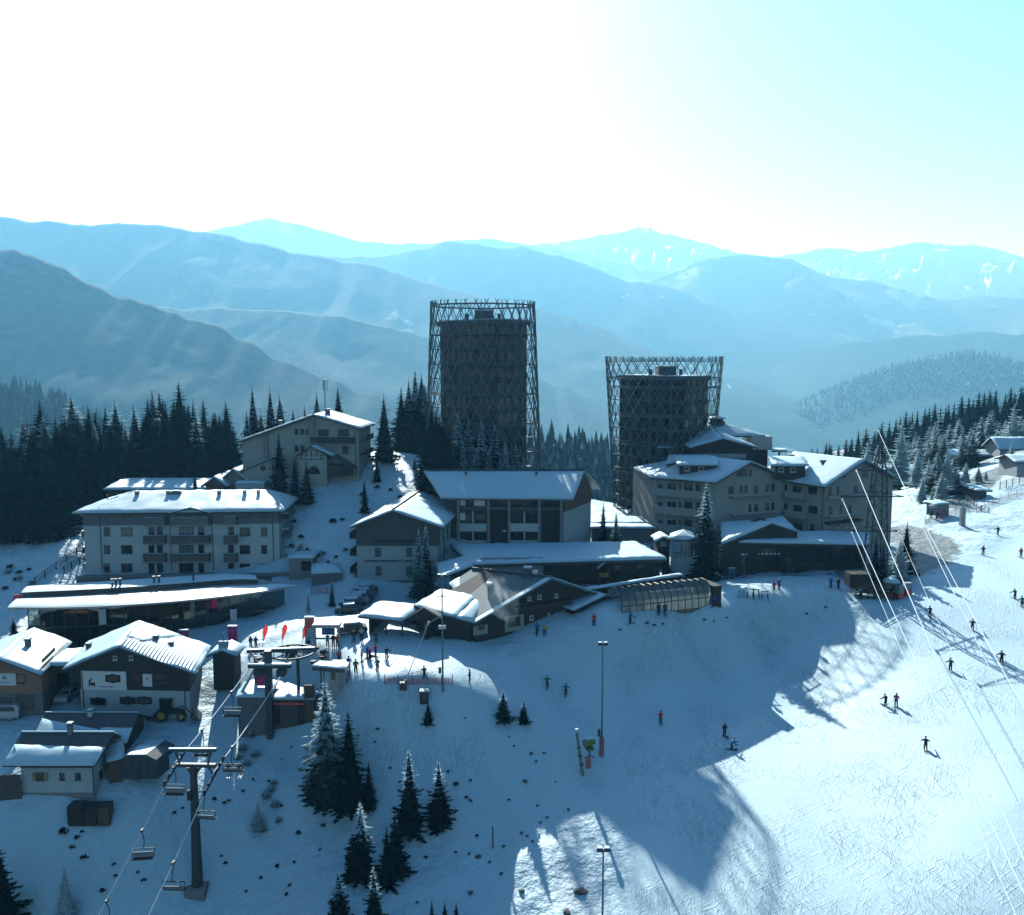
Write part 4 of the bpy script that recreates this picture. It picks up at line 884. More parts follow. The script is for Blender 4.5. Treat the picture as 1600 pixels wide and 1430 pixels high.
# ------------------------------------------------------------------ cream hotel on the right
def cream_hotel():
    root = thing('cream_hotel', 'large cream hotel with stepped snowy roofs and balconies before the shorter tower', 'building', (W(1117, 830, 168.0).x, 168, 3))
    P1 = W(1024, 826, 174.0); P2 = W(1117, 828, 168.0); P3 = W(1224, 828, 173.0); P4 = W(1288, 830, 166.0); P5 = W(1392, 826, 174.0)
    zb = -1
    def gz_(p, py): return W(*p, py)
    # left wing: long side P1-P2, gable end P2-P3
    a = Fac(P1, P2, root); g = Fac(P2, P3, root); b2 = Fac(P3, P4, root); h = Fac(P4, P5, root)
    ze = a.hit(1100, 751)[1]; zg = g.hit(1170, 723)[1]
    nbL = (Vector((P1.x, P1.y, 0))-Vector((P2.x, P2.y, 0))).normalized()
    back = Vector((-2.5, 15, 0))
    Q1 = Vector((P1.x, P1.y, 0))+back; Q3 = Vector((P3.x, P3.y, 0))+back
    foot([P1, P2, P3, Q3, Q1], zb, ze-.1).build('wall', M_cream, root)
    m = g.hit(1170, 723)[0]; gp = [g.pt(0, ze-.09), g.pt(g.L, ze-.09), g.pt(m, zg)]
    b = MB(); b.prism(gp, -g.n*.4); b.build('gable', M_cream, root)
    ovn = g.n*1.0; ap = g.pt(m, zg+.25)+ovn; e1 = g.pt(-.3, ze, 0)+ovn*.9+a.n*.9; e2 = g.pt(g.L+.5, ze, 0)+ovn; eL = a.pt(-.8, ze, 1.0)
    rl = W(1081, 714, 181.0); rl.z = zg+.2; rb = W(1095, 716, 189.0)
    roof(root, (eL, e1, ap, rl), M_roof, .3, .34, seed=51); roof(root, (ap, e2, e2+Vector((-4, 11, 0)), rl), M_roof, .3, .34, seed=52)
    roof(root, (eL, rl, rl+Vector((3, 9, -1)), Q1+Z1*ze), M_roof, .3, .34, seed=53)
    # right wing: long side P3-P4, gable end P4-P5
    ze2 = b2.hit(1260, 756)[1]; zg2 = h.hit(1346, 720)[1]; m2 = h.hit(1346, 720)[0]
    Q5 = Vector((P5.x, P5.y, 0))+Vector((-3, 13, 0)); Q6 = Vector((P3.x, P3.y, 0))+Vector((1, 16, 0))
    foot([P3+Vector((.01, .3, 0)), P4, P5, Q5, Q6], zb, ze2-.1).build('wall', M_cream, root)
    b = MB(); b.prism([h.pt(0, ze2-.09), h.pt(h.L, ze2-.09), h.pt(h.L, ze2+.6), h.pt(m2, zg2)], -h.n*.4); b.build('gable', M_cream, root)
    ap2 = h.pt(m2, zg2+.25)+h.n*1.0; e3 = h.pt(-.3, ze2)+h.n*.8+b2.n*.9; e4 = h.pt(h.L+.6, ze2+.3)+h.n*1.0; eM = b2.pt(-1.5, ze2+.2, .9)
    rl2 = W(1240, 712, 183.0); rl2.z = zg2+.3
    roof(root, (eM, e3, ap2, rl2), M_roof, .3, .34, seed=54); roof(root, (ap2, e4, e4+Vector((-5, 11, 0)), rl2), M_roof, .3, .34, seed=55)
    # dormers with lit snow tops
    def dormer(px0, px1, py0, py1, Y, seed):
        d = Fac(W(px0, py1, Y), W(px1, py1, Y-.8), root); z0 = d.hit(px0, py1)[1]; z1 = d.hit(px0, py0)[1]
        b = MB(); d.box(b, 0, d.L, z0-1.2, z1, -6, 0); o = b.build('dormer', M_dwood, root)
        for i in range(2): d.window_m(d.L*(.25+.5*i)*.8, (z0+z1)/2, 1.0, .8, 'w', 1)
        snow_quad((d.pt(-.6, z1, .6), d.pt(d.L+.6, z1+.1, .6), d.pt(d.L+.6, z1+1.1, -6), d.pt(-.6, z1+1.0, -6)), .4, seed).build('dormer_snow', M_SNOW, o, True)
    dormer(1062, 1118, 727, 738, 171.5, 3); dormer(1211, 1258, 728, 740, 171, 4)
    # rear storeys: stacked pavilion roofs
    R_ = Fac(W(1082, 720, 185.0), W(1176, 720, 185.0), root); z0 = R_.hit(1130, 712)[1]; z1 = R_.hit(1130, 699)[1]; zt = R_.hit(1128, 685)[1]
    b = MB(); R_.box(b, 0, R_.L, 0, z1, -12, 0); b.build('upper_storey', M_dwood, root)
    mid = R_.L*.48; c0 = R_.pt(-.8, z1, 1.0); c1 = R_.pt(mid, zt, 1.0); c2 = R_.pt(R_.L+.8, z1, 1.0); bk = -R_.n*9
    roof(root, (c0, c1, c1+bk+Z1*1.2, c0+bk), M_roof, .25, .35, seed=56, name='upper_roof'); roof(root, (c1, c2, c2+bk, c1+bk+Z1*1.2), M_roof, .25, .35, seed=57, name='upper_roof')
    b = MB(); b.prism([R_.pt(0, z1-.01), R_.pt(R_.L, z1-.01), R_.pt(mid, zt-.2)], -R_.n*8); b.build('upper_gable', M_dwood, root)
    b = MB(); R_.pbox(b, (1091, 716), (1165, 709), .05, .4); o = b.build('glazed_dormer', M_zinc, root)
    # blue-grey parapet blocks and top roofs
    T = Fac(W(1046, 703, 193.0), W(1208, 703, 193.0), root); zA = T.hit(1120, 702)[1]; zB = T.hit(1120, 682)[1]; zC = T.hit(1128, 664)[1]
    for x0, x1 in ((1047, 1079), (1174, 1207)):
        b = MB(); T.pbox(b, (x0, 703), (x1, 682), -8, 0); b.build('parapet_block', M_zinc, root)
    b = MB(); T.box(b, 1, T.L-1, 0, zA-.2, -12, -.5); b.build('rear_storey', M_dwood, root)
    t0 = T.pt(T.hit(1062, 681)[0], zB, -.5); t1 = T.pt(T.hit(1197, 683)[0], zB, -.5); tp = T.pt(T.hit(1128, 664)[0], zC, -5)
    roof(root, (t0, tp, tp, t0-T.n*9), M_roof, .25, .35, seed=58, name='top_roof'); roof(root, (t0, t1, tp, tp), M_roof, .25, .35, seed=59, name='top_roof'); roof(root, (t1, t1-T.n*9, tp, tp), M_roof, .25, .35, seed=60, name='top_roof')
    cp = tp; b = MB(); b.lathe([(1.9, -1.2), (1.9, .3), (1.5, .55), (1.5, 1.0), (2.1, 1.05), (1.2, 1.5)], 12, cp); cu = b.build('roof_lantern', M_roof, root)
    b = MB(); b.lathe([(2.05, 1.06), (1.6, 1.4), (.5, 1.75)], 12, cp); b.build('lantern_snow', M_SNOW, cu, True)
    for x0, x1, y in ((1027, 1052, 699), (1205, 1230, 704)):
        q = [W(x0, y+1, 191.0), W(x1, y+1, 191.0), W(x1, y-3, 196.0), W(x0+4, y-3, 196.0)]
        for p in q: p.z = q[0].z
        roof(root, q, M_roof, .2, .3, seed=61, name='side_canopy')
        b = MB(); b.tube([(q[0]+q[2])*.5-Z1*6, (q[0]+q[2])*.5-Z1*.2], .2, 6); b.build('canopy_post', M_conc, root)
    q = [W(1040, 726, 177.0), W(1098, 716, 177.0), W(1110, 712, 185.0), W(1045, 712, 187.0)]; roof(root, q, M_roof, .25, .35, seed=62)
    for px, py, Y in ((1113, 721, 177), (1277, 717, 179), (1235, 715, 181)): chimney(root, W(px, py+4, Y), 1.0, .9)
    b = MB(); p = W(1290, 724, 173.0); b.obox(p, Vector((1, 0, 0)), Vector((0, 1, .5)), Z1, (-.9, .9), (-.8, .8), (0, .12)); b.build('skylight', M_glass, root)
    # long-side loggias of the left wing
    def z1_(x, y): return x/4.2105+1020, y/4.2105+680
    for r in range(3):
        y = 345+r*118
        for x in (50, 110, 140, 185, 230, 258, 300): a.window(*z1_(x, y-2+r*2), 5.5 if x not in (230,) else 9, 12 if x not in (50, 300) else 10, 'b', 1)
        u0, zz0, _ = a.hit(*z1_(15, y+62)); 
        a.balcony(z1_(10, y+50), z1_(330, y+28), 1.0, M_cream)
        b = MB(); [a.box(b, u-.12, u+.12, zz0+.2, zz0+3.1, .85, 1.06) for u in np.linspace(.3, a.L*.92, 5)]
    for x in (20, 95, 200, 275):
        b = MB(); u, zz0, _ = a.hit(*z1_(x, 600)); a.box(b, u-.13, u+.13, zz0, ze-.2, .8, .95); b.build('post', M_cream, root)
    # gable end windows
    for x, w in ((575, 11), (612, 4.5), (643, 4.5)): g.window(*z1_(x, 247), w, 11 if x > 580 else 10, 'b', 2 if x < 580 else 1)
    for x, y, w in ((505, 360, 3.5), (522, 360, 3.5), (580, 355, 5.5), (613, 350, 5), (678, 355, 6.5), (753, 345, 6), (789, 343, 5), (638, 478, 4), (680, 475, 6), (752, 468, 6), (789, 466, 5)): g.window(*z1_(x, y), w, 11, 'b', 1)
    g.balcony(z1_(505, 410), z1_(790, 385), 1.1, M_cream); g.balcony(z1_(505, 528), z1_(800, 500), 1.1, M_cream)
    for x, y, w in ((858, 345, 8.5), (950, 358, 9), (1052, 363, 9), (860, 468, 8.5), (952, 483, 9), (1054, 488, 9), (955, 600, 9), (1050, 605, 3.5)): b2.window(*z1_(x, y), w, 10.5, 'b', 2)
    b2.balcony(z1_(885, 410), z1_(1010, 385), 1.0, M_cream); b2.balcony(z1_(885, 535), z1_(1010, 510), 1.0, M_cream)
    pipe(b2, 1287, 757, 828)
    for x, y, w in ((1165, 368, 6), (1217, 362, 4), (1335, 355, 5), (1168, 492, 6), (1237, 485, 4), (1297, 483, 5), (1440, 350, 6)): h.window(*z1_(x, y), w, 12, 'b', 1)
    h.window(*z1_(1395, 252), 10, 10, 'b', 2); h.window(*z1_(1255, 262), 8, 7, 'b', 1)
    h.balcony(z1_(1135, 425), z1_(1350, 385), 1.1, M_cream); h.balcony(z1_(1135, 545), z1_(1350, 510), 1.1, M_cream)
    for i in range(4): h.window(*z1_(1160+i*52, 590), 10, 10, 'w', 1)
    b = MB(); h.pbox(b, z1_(1130, 570), z1_(1350, 560), .02, 1.2); b.build('canopy', M_dwood, root)
    return root
cream_hotel()
def low_pavilion():
    A = W(1133, 888, 153.0); B = W(1352, 884, 155.0); root = thing('dark_timber_restaurant', 'low dark glazed restaurant under rolling shaded snow roofs by the cream hotel', 'building', (A.x, A.y, 2))
    f = Fac(A, B, root); nb = -f.n
    z0 = f.hit(1200, 890)[1]; z1 = f.hit(1250, 852)[1]
    foot([f.pt(0, 0), f.pt(f.L, 0), f.pt(f.L, 0)+nb*12, f.pt(0, 0)+nb*12], -1, z1).build('wall', M_dwood, root)
    for i in range(13):
        u = f.L*(.12+.86*i/13); b = MB(); f.box(b, u, u+f.L*.86/13-.18, z0+1.2, z1-.5, .02, .08); b.build('glass_pane', M_glass, root)
    b = MB()
    for i in range(8): f.pbox(b, (1170+i*6.4, 866.5), (1173+i*6.4, 864), .1, .2)
    for i in range(8):
        b = MB(); f.pbox(b, (1170+i*6.4, 866.5), (1173.4+i*6.4, 864), .1, .2); b.build('menu_board', M_signw, root)
    # left gabled roof
    a0 = W(1128, 852, 151.5); ap = W(1206, 819, 154.0); a1 = W(1246, 832, 155.0); bk = Vector((0, 9, 1.2))
    b = MB(); b.prism([Vector((a0.x, a0.y, 0)), Vector((a1.x, a1.y, 0)), a1-Z1*.2, ap-Z1*.2, a0-Z1*.2], Vector((0, 8, 0))); b.build('gable_wall', M_dwood, root)
    a0b = W(1126, 817, 164.0); apb = W(1188, 815, 164.0); roof(root, (a0+Z1*.1, ap+Z1*.1, apb, a0b), M_roof, .25, .45, seed=71); roof(root, (ap+Z1*.1, a1+Z1*.1, a1+bk, apb), M_roof, .25, .45, seed=72)
    q = [W(1154, 848, 151.5), W(1358, 852, 153.5), W(1358, 833, 164.0), W(1240, 832, 162.0)]
    roof(root, q, M_roof, .3, .45, seed=73)
    b = MB(); b.lathe([(1.3, -1), (1.2, .4), (.7, 1.2), (.1, 1.5)], 9, W(1231, 884, 151.0)); b.build('canvas_cover', M_dwood, root)
low_pavilion()
# information kiosk beside the tall spruce
def kiosk():
    A = W(1048, 872, 152); B = W(1085, 872, 151); root = thing('info_kiosk', 'pale blue panelled kiosk with snowy tent roof left of the tall hotel spruce', 'kiosk', (A.x, A.y, 2.5))
    f = Fac(A, B, root); z0 = f.hit(1060, 874)[1]; z1 = f.hit(1060, 843)[1]; foot([f.pt(0, 0), f.pt(f.L, 0), f.pt(f.L, 0, -3.5), f.pt(0, 0, -3.5)], 0, z1).build('wall', M_pale, root)
    b = MB(); f.pbox(b, (1051, 864), (1067, 845), .02, .07); s = b.build('map_board', M_blue, root)
    for k in range(4): b = MB(); f.pbox(b, (1053, 849.5+k*4), (1065-k, 847.5+k*4), .075, .09); b.build('board_line', M_pale, s)
    b = MB(); f.pbox(b, (1052, 871), (1067, 865), .02, .1); b.build('counter', M_conc, root)
    for x in (1068.5, 1073.5, 1078.5): b = MB(); f.pbox(b, (x, 871), (x+4.4, 845), .02, .06); b.build('glass_pane', M_glassb, root)
    a = f.pt(f.L*.5, z1+1.3, -1.8); c = [f.pt(-.4, z1+.1, .5), f.pt(f.L+.4, z1+.1, .5), f.pt(f.L+.4, z1+.1, -4), f.pt(-.4, z1+.1, -4)]
    for i in range(4): roof(root, (c[i], c[(i+1) % 4], a, a), M_roof, .12, .25, seed=80+i)
kiosk()
r_, _f = simple_house('market_hut', 'small market hut with pale window and snow roof left of the info kiosk', 'hut', W(1028, 857, 156), W(1046, 857, 156), 4, W(1028, 845, 156).z, W(1028, 838, 157).z, W(1028, 857, 156).z, 'gable', M_dwood, seed=9, over=.5)
_f.window(1036, 850, 9, 6, 'W', 2)
r_, _f = simple_house('low_service_building', 'low dark service building with shaded snow roof at the foot of the shorter tower', 'building', W(925, 835, 172), W(1018, 832, 172), 11, W(925, 826, 172).z, W(925, 820, 178).z, W(925, 835, 172).z, 'along', M_slate, seed=15, snow=.4)

# ------------------------------------------------------------------ dark timber lodge with chimney, annexes and shed
def lodge():
    root = thing('timber_lodge', 'big dark timber lodge with wide gable and smoking chimney above the piste', 'lodge', W(860, 985, 126))
    A, B_, C, D, E = W(858, 901, 126), W(738, 889, 136), W(738, 973, 121), W(702, 912, 134), W(940, 929, 132)
    Fp = E+Vector((-13, 9, .3))
    bl = W(741, 996, 121.4); br = W(930, 975, 131); zb = -2.5
    def dn(p, z): return Vector((p.x, p.y, z))
    # gable wall on the plane through the front
    f = Fac(bl, br, root); nb = -f.n
    l = f.hit(741, 976); r = f.hit(930, 931); a = f.hit(856, 905)
    b = MB(); b.prism([f.pt(0, zb), f.pt(f.L, zb), f.pt(r[0], r[1]), f.pt(a[0], a[1]), f.pt(l[0], l[1])], nb*8+Vector((-5, 0, 0))); b.build('wall', M_dwood, root)
    ra = A+f.n*.9; rc = C+f.n*.5; re = E+f.n*.9
    r1 = roof(root, (rc, ra, B_, D), M_roofg, .28, 0); roof(root, (ra, re, Fp, B_), M_roofg, .28, .25, seed=82)
    nr = qnorm((rc, ra, B_, D))
    b = MB(); b.obox(rc+nr*.01, (ra-rc).normalized(), (rc-D).normalized(), nr, (0, (ra-rc).length), (-.75, .05), (0, .16)); b.build('verge_snow', M_SNOW, r1)
    b = MB(); b.tube([ra+nr*.15, B_+nr*.15], .2, 6); b.build('ridge_cap', M_roof, r1)
    q = [D+nr*.02, D*.55+B_*.45+nr*.02, D*.45+B_*.2+rc*.35+nr*.02, D*.6+rc*.4+nr*.02]; snow_quad(q, .22, 5, .3).build('snow_patch', M_SNOW, r1, True)
    # smoking chimney
    cp = rc*.42+ra*.28+B_*.12+D*.18; b = MB(); b.box(cp.x-.45, cp.x+.45, cp.y-.45, cp.y+.45, cp.z-1, cp.z+1.7); ch = b.build('chimney', M_slate, root); b = MB(); b.box(cp.x-.6, cp.x+.6, cp.y-.6, cp.y+.6, cp.z+1.95, cp.z+2.05); b.build('chimney_cap', M_dmetal, ch)
    global SMOKE; SMOKE = cp+Z1*2.0
    p = ra*.72+B_*.28; b = MB(); b.box(p.x-.9, p.x+.5, p.y-.4, p.y+.6, p.z-.5, p.z+1.1); c2 = b.build('vent_housing', M_dmetal, root); b = MB(); b.box(p.x-.7, p.x+.5, p.y-.4, p.y+.6, p.z+1.102, p.z+1.3); b.build('snow_cap', M_SNOW, c2)
    b = MB(); b.box(p.x+.55, p.x+1.3, p.y-.3, p.y+.3, p.z-.5, p.z+.7); b.build('vent_box', M_signw, root)
    def zl(x, y): return x/4.444+640, y/4.444+870
    b = MB(); f.pbox(b, zl(660, 525), zl(792, 398), .02, .1); b.build('white_bay', M_cream, root); o = f.window(*zl(726, 447), 17, 13, 'b', 3)
    o.location = o.location+Vector(f.n*.1)
    b = MB(); f.pbox(b, zl(440, 548), zl(540, 468), .02, .1); b.build('white_bay', M_cream, root); f.window(*zl(495, 480), 8, 9, 'b', 1).location += f.n*.1
    for x, y, w, h in ((845, 423, 6, 8), (965, 410, 3, 9), (1018, 403, 5, 6), (1017, 270, 5, 6), (830, 290, 6, 6), (900, 280, 6, 6)): f.window(*zl(x, y), w, h, 'w', 1)
    b = MB(); f.pbox(b, zl(700, 345), zl(1100, 318), .02, 1.2); b.build('balcony', M_dwood, root)
    # right cream annex with its own gable
    g = Fac(W(896, 979, 127), W(972, 967, 133), root); gl = g.hit(890, 951); gr = g.hit(988, 948); ga = g.hit(941, 929); zt = g.hit(930, 951)[1]
    b = MB(); g.box(b, 0, g.L, zb, zt, -5, 0); b.build('annex_wall', M_cream, root)
    b = MB(); b.prism([g.pt(gl[0]+.4, zt+.003, .15), g.pt(gr[0]-.6, zt+.003, .15), g.pt(ga[0], ga[1]-.1, .15)], -g.n*5); b.build('annex_gable', M_dwood, root)
    bk = -g.n*8; roof(root, (g.pt(gl[0], gl[1]-.1, .9), g.pt(ga[0], ga[1]+.1, .9), g.pt(ga[0], ga[1]+.1)+bk, g.pt(gl[0], gl[1]-.1)+bk), M_roof, .2, .16, seed=84, name='annex_roof')
    roof(root, (g.pt(ga[0], ga[1]+.1, .9), g.pt(gr[0], gr[1]-.1, .9), g.pt(gr[0], gr[1]-.1)+bk, g.pt(ga[0], ga[1]+.1)+bk), M_roof, .2, .25, seed=85, name='annex_roof')
    for x in (1207, 1250, 1362, 1408): g.window(*zl(x, 395 if x < 1300 else 383), 8, 12, 'w', 2)
    # left snow-roofed wing in the sun
    q = [W(648, 948, 125), W(692, 922, 131), W(748, 930, 131), W(742, 972, 121)]
    q2 = [W(643, 950, 124), W(694, 959, 120.5), W(735, 974, 119.5), W(742, 972, 121)]
    roof(root, (W(646, 947, 125), W(690, 921, 131), W(745, 934, 128), W(712, 966, 120)), M_roof, .25, .34, seed=86)
    roof(root, (W(712, 966, 120), W(745, 934, 128), W(760, 940, 127), W(742, 974, 120.6)), M_roof, .25, .34, seed=87)
    foot([W(652, 1000, 125), W(694, 1000, 121.5), W(736, 1000, 121.0), W(745, 1000, 129), W(690, 1000, 130.5)], zb, W(700, 966, 121).z).build('wing_wall', M_dwood, root)
    return root
lodge()
def shed():
    A = W(577, 1000, 121.5); B = W(630, 1000, 120.5); root = thing('open_shed', 'open-fronted dark shed with thick sunlit snow roof left of the timber lodge', 'shed', (A.x, A.y, 0))
    f = Fac(A, B, root); nb = -f.n; ze = f.hit(600, 968)[1]; zb = f.hit(600, 1000)[1]
    b = MB(); f.box(b, 0, f.L, zb-2, ze, -7, -6.8); f.box(b, 0, .2, zb-2, ze, -6.799, 0); b.build('wall', M_dwood, root)
    b = MB(); f.box(b, f.L+3.2, f.L+3.4, zb-2, ze+.6, -6.8, 0); b.build('wall', M_dwood, root)
    for u in (.1, f.L*.5, f.L-.1, f.L+3.1): b = MB(); f.box(b, u-.1, u+.1, zb-2, ze, -.1, .1); b.build('post', M_wood, root)
    rp = W(593, 941, 127); rr = W(664, 947, 127); e0 = W(559, 963, 121); e1 = W(629, 971, 119.5)
    roof(root, (e0, e1, rr, rp), M_roof, .25, .38, seed=91)
    e2 = W(690, 966, 120); roof(root, (e1+Z1*.1, W(662, 949, 120), rr, rr), M_roof, .2, 0); roof(root, (W(662, 949, 120), e2, e2+Vector((0, 6, .3)), rr), M_roof, .25, 0)
    b = MB(); b.prism([W(632, 971, 119.9), W(688, 967, 120.2), W(662, 951, 120.2)], Vector((0, .2, 0))); b.build('gable_boarding', M_dwood, root)
shed()

# ------------------------------------------------------------------ glazed conveyor tunnel
def tunnel():
    a = W(972, 970, 126.5); c = W(1112, 952, 133); root = thing('glazed_conveyor_tunnel', 'half-round glazed conveyor tunnel with dark ribs beside the timber lodge', 'tunnel', (a.x, a.y, 1.5))
    A = Vector((a.x, a.y, 0)); d = Vector((c.x-a.x, c.y-a.y, 0)); L = d.length; d.normalize(); nb = Vector((-d.y, d.x, 0))
    z0 = W(990, 968, 126.5).z-1; z1 = W(1112, 952, 133).z-1; Rr = 2.35; NB = 13
    arc = [(0, 0), (0, 1.9)] + [(Rr-Rr*math.cos(t), 1.9+Rr*math.sin(t)) for t in np.linspace(.3, math.pi-.3, 6)] + [(2*Rr, 1.9), (2*Rr, 0)]
    arc = [arc[0], arc[1]] + arc[2:]
    def P(u, k, s=1.0): y, z = arc[k]; y = Rr+(y-Rr)*s; return A + d*u + nb*y + Z1*(z0+(z1-z0)*u/L+1+z*s)
    for i in range(NB+1):
        b = MB(); b.tube([P(L*i/NB, k) for k in range(len(arc))], .09, 5); b.build('rib', M_dmetal, root)
    for i in range(NB):
        for k in range(len(arc)-1):
            u0, u1 = L*i/NB+.06, L*(i+1)/NB-.06; q = [P(u0, k, .99), P(u1, k, .99), P(u1, k+1, .99), P(u0, k+1, .99)]
            b = MB(); n_ = (q[1]-q[0]).cross(q[3]-q[0]).normalized(); b.prism(q, n_*.03); b.build('glass_pane', M_poly, root)
    b = MB(); b.tube([P(0, 1)+Z1*.02-nb*.05, P(L, 1)+Z1*.02-nb*.05], .07, 5); b.build('rail', M_dmetal, root)
    b = MB(); b.prism([A+Z1*(z0+1.5), A+d*L+Z1*(z1+1.5), A+d*L+Z1*(z1-1.5), A+Z1*(z0-1.5)], nb*4.7); b.build('plinth', M_conc, root)
    b = MB(); b.prism([A+nb*1.2+Z1*(z0+1.85), A+nb*1.2+d*L+Z1*(z1+1.85), A+nb*1.2+d*L+Z1*(z1+1.51), A+nb*1.2+Z1*(z0+1.51)], nb*2.2); b.build('conveyor_deck', M_black, root)
    # lean snow roof of the wall behind
    p0 = W(918, 920, 131); p1 = W(1066, 903, 140); b = MB(); e = (p1-p0); e.z = 0; el = e.length; e.normalize(); nn = Vector((-e.y, e.x, 0))
    z = p0.z; b.obox(Vector((p0.x, p0.y, 0)), e, nn, Z1, (0, el), (0, .4), (-2, z-.2)); w = b.build('rear_wall', M_dwood, root)
    snow_quad((Vector((p0.x, p0.y, z-.19))-nn*.2, Vector((p1.x, p1.y, z-.19))-nn*.2, Vector((p1.x, p1.y, z-.1))+nn*.7, Vector((p0.x, p0.y, z-.1))+nn*.7), .3, 3).build('wall_snow', M_SNOW, w, True)
    # dark end portal
    b = MB(); b.obox(A+d*L, d, nb, Z1, (.1, 1.6), (-.2, 4.9), (z1-1, z1+4.6)); b.build('end_portal', M_dwood, root)
mp_, pnt, pb = newmat('milky_polycarbonate'); M_poly = mp_
pt_ = N(pnt, 'ShaderNodeBsdfTransparent'); pt_.inputs[0].default_value = (.75, .8, .8, 1); pd_ = N(pnt, 'ShaderNodeBsdfTranslucent'); pd_.inputs[0].default_value = (.5, .55, .55, 1)
pg_ = N(pnt, 'ShaderNodeBsdfGlossy'); pg_.inputs['Roughness'].default_value = .12; pm1 = N(pnt, 'ShaderNodeMixShader', i_0=.45); pm2 = N(pnt, 'ShaderNodeMixShader'); pf_ = N(pnt, 'ShaderNodeFresnel', i_IOR=1.5)
for x, y in ((pt_.outputs[0], pm1.inputs[1]), (pd_.outputs[0], pm1.inputs[2]), (pf_.outputs[0], pm2.inputs[0]), (pm1.outputs[0], pm2.inputs[1]), (pg_.outputs[0], pm2.inputs[2]), (pm2.outputs[0], pnt.nodes['Material Output'].inputs['Surface'])): pnt.links.new(x, y)
tunnel()

# ------------------------------------------------------------------ chalets at lower left
def black_chalet():
    A = W(127, 1108, 112.6); B = W(297, 1108, 111.8); root = thing('black_timber_chalet', 'black timber chalet with white ground floor, deer emblem and tiled snowy roof', 'house', (A.x, A.y, -6.3))
    f = Fac(A, B, root); nb = Vector((-1.6, 9.5, 0)); dn = nb.normalized()
    def fp(px, py, o=0): u, z, _ = f.hit(px, py); return f.pt(u, z, o)
    zb = f.hit(200, 1112)[1]; zs = f.hit(200, 1078)[1]; l = fp(127, 1032); r = fp(297, 1043); a = fp(192, 1010)
    b = MB(); b.prism([f.pt(0, zb-3), f.pt(f.L, zb-3), f.pt(f.L, zs), f.pt(0, zs)], nb); b.build('ground_floor_wall', M_white, root)
    b = MB(); b.prism([f.pt(-.05, zs+.003, .05), f.pt(f.L+.05, zs+.003, .05), f.pt(f.L+.05, r.z, .05), a+f.n*.05, f.pt(-.05, l.z, .05)], nb); b.build('timber_wall', M_dwood, root)
    el, er, ap = fp(105, 1042, 1.1), fp(312, 1049, 1.1), fp(192, 1008, 1.1)+Z1*.1; bk = nb*1.2
    rl = roof(root, (el, ap, ap+bk, el+bk), M_roof, .22, .26, seed=101); rr = roof(root, (ap, er, er+bk, ap+bk), M_roof, .22, .10, seed=102)
    nr = qnorm((ap, er, er+bk, ap+bk)); n = 22                         # tile courses showing as ribs through the thin snow
    for i in range(n):
        p = ap*(1-(i+.5)/n)+er*((i+.5)/n)+nr*.12; b = MB(); b.tube([p+bk*.02, p+bk*.72], .075, 5); b.build('tile_rib', M_SNOW, rr, True)
    q = [ap+bk*.35+nr*.02, ap*.8+er*.2+bk*.35+nr*.02, ap*.4+er*.6+bk*.98+nr*.02, ap+bk*.98+nr*.02]; snow_quad(q, .26, 6, .25).build('snow_patch', M_SNOW, rr, True)
    for px, py in ((139, 1012), (244, 1000), (268, 1010)): chimney(root, W(px, py+6, 117.5), .55, .9, M_conc)
    def zf(x, y): return x/10+120, y/10+1040
    b = MB(); f.pbox(b, zf(85, 370), zf(772, 92), .06, .11); wb = b.build('white_panel', M_signw, root)
    # deer emblem: body, neck, head, legs, antlers
    e = MB()
    for p0, p1 in (((196, 300), (292, 262)), ((198, 272), (222, 215)), ((196, 322), (208, 290)), ((272, 325), (290, 290)), ((214, 228), (246, 214))): f.pbox(e, zf(*p0), zf(*p1), .115, .14)
    e.build('deer_emblem', M_dwood, wb); e = MB(); f.pbox(e, zf(236, 318), zf(262, 303), .115, .14); e.build('emblem_spot', M_red, wb)
    for x0, y0, x1, y1 in ((228, 214, 234, 192), (238, 200, 262, 190)): e = MB(); f.pbox(e, zf(x0, y0), zf(x1, y1), .115, .14); e.build('antler', M_dwood, wb)
    e = MB(); f.pbox(e, zf(365, 332), zf(520, 322), .115, .13); f.pbox(e, zf(525, 336), zf(580, 320), .115, .13); e.build('script_line', M_blue, wb)
    def plaque(x, y, w, h, m, st=True):
        c = zf(x, y); u, z, t = f.hit(*c); w *= t/F; h *= t/F; q = MB(); pts = [(-w/2, -h*.38), (-w*.3, -h*.38), (0, -h/2), (w*.3, -h*.38), (w/2, -h*.38), (w/2, h*.38), (w*.3, h*.38), (0, h/2), (-w*.3, h*.38), (-w/2, h*.38)]
        q.prism([f.pt(u+a_, z+b_, .115) for a_, b_ in pts], f.n*.06); o = q.build('carved_board', M_dwood, root)
        q = MB(); q.prism([f.pt(u+a_*.72, z+b_*.6, .178) for a_, b_ in pts], f.n*.02); q.build('board_field', m, o)
    plaque(572, 198, 24, 15, M_wood); plaque(340, 555, 25, 14, M_glass); plaque(805, 540, 25, 14, M_dwood); plaque(1060, 540, 24, 14, M_wood)
    e = MB(); f.pbox(e, zf(890, 238), zf(985, 140), .06, .1); e.build('faded_sign', mat('faded_red_sign', (.10, .045, .05), .8), root)
    e = MB(); f.pbox(e, zf(1040, 322), zf(1176, 132), .06, .11); o = e.build('small_white_sign', M_signw, root); e = MB(); f.pbox(e, zf(1095, 215), zf(1125, 185), .115, .13); e.build('sign_mark', M_green, o)
    e = MB(); f.pbox(e, zf(1195, 210), zf(1425, 150), .06, .1); e.build('faded_banner', mat('faded_purple_sign', (.09, .055, .075), .8), root)
    e = MB(); f.pbox(e, zf(1205, 282), zf(1415, 245), .06, .1); e.build('faded_banner', MATS['faded_purple_sign'], root)
    for x in (180, 205): f.window(x, 1028, 6, 7, 'w', 1)
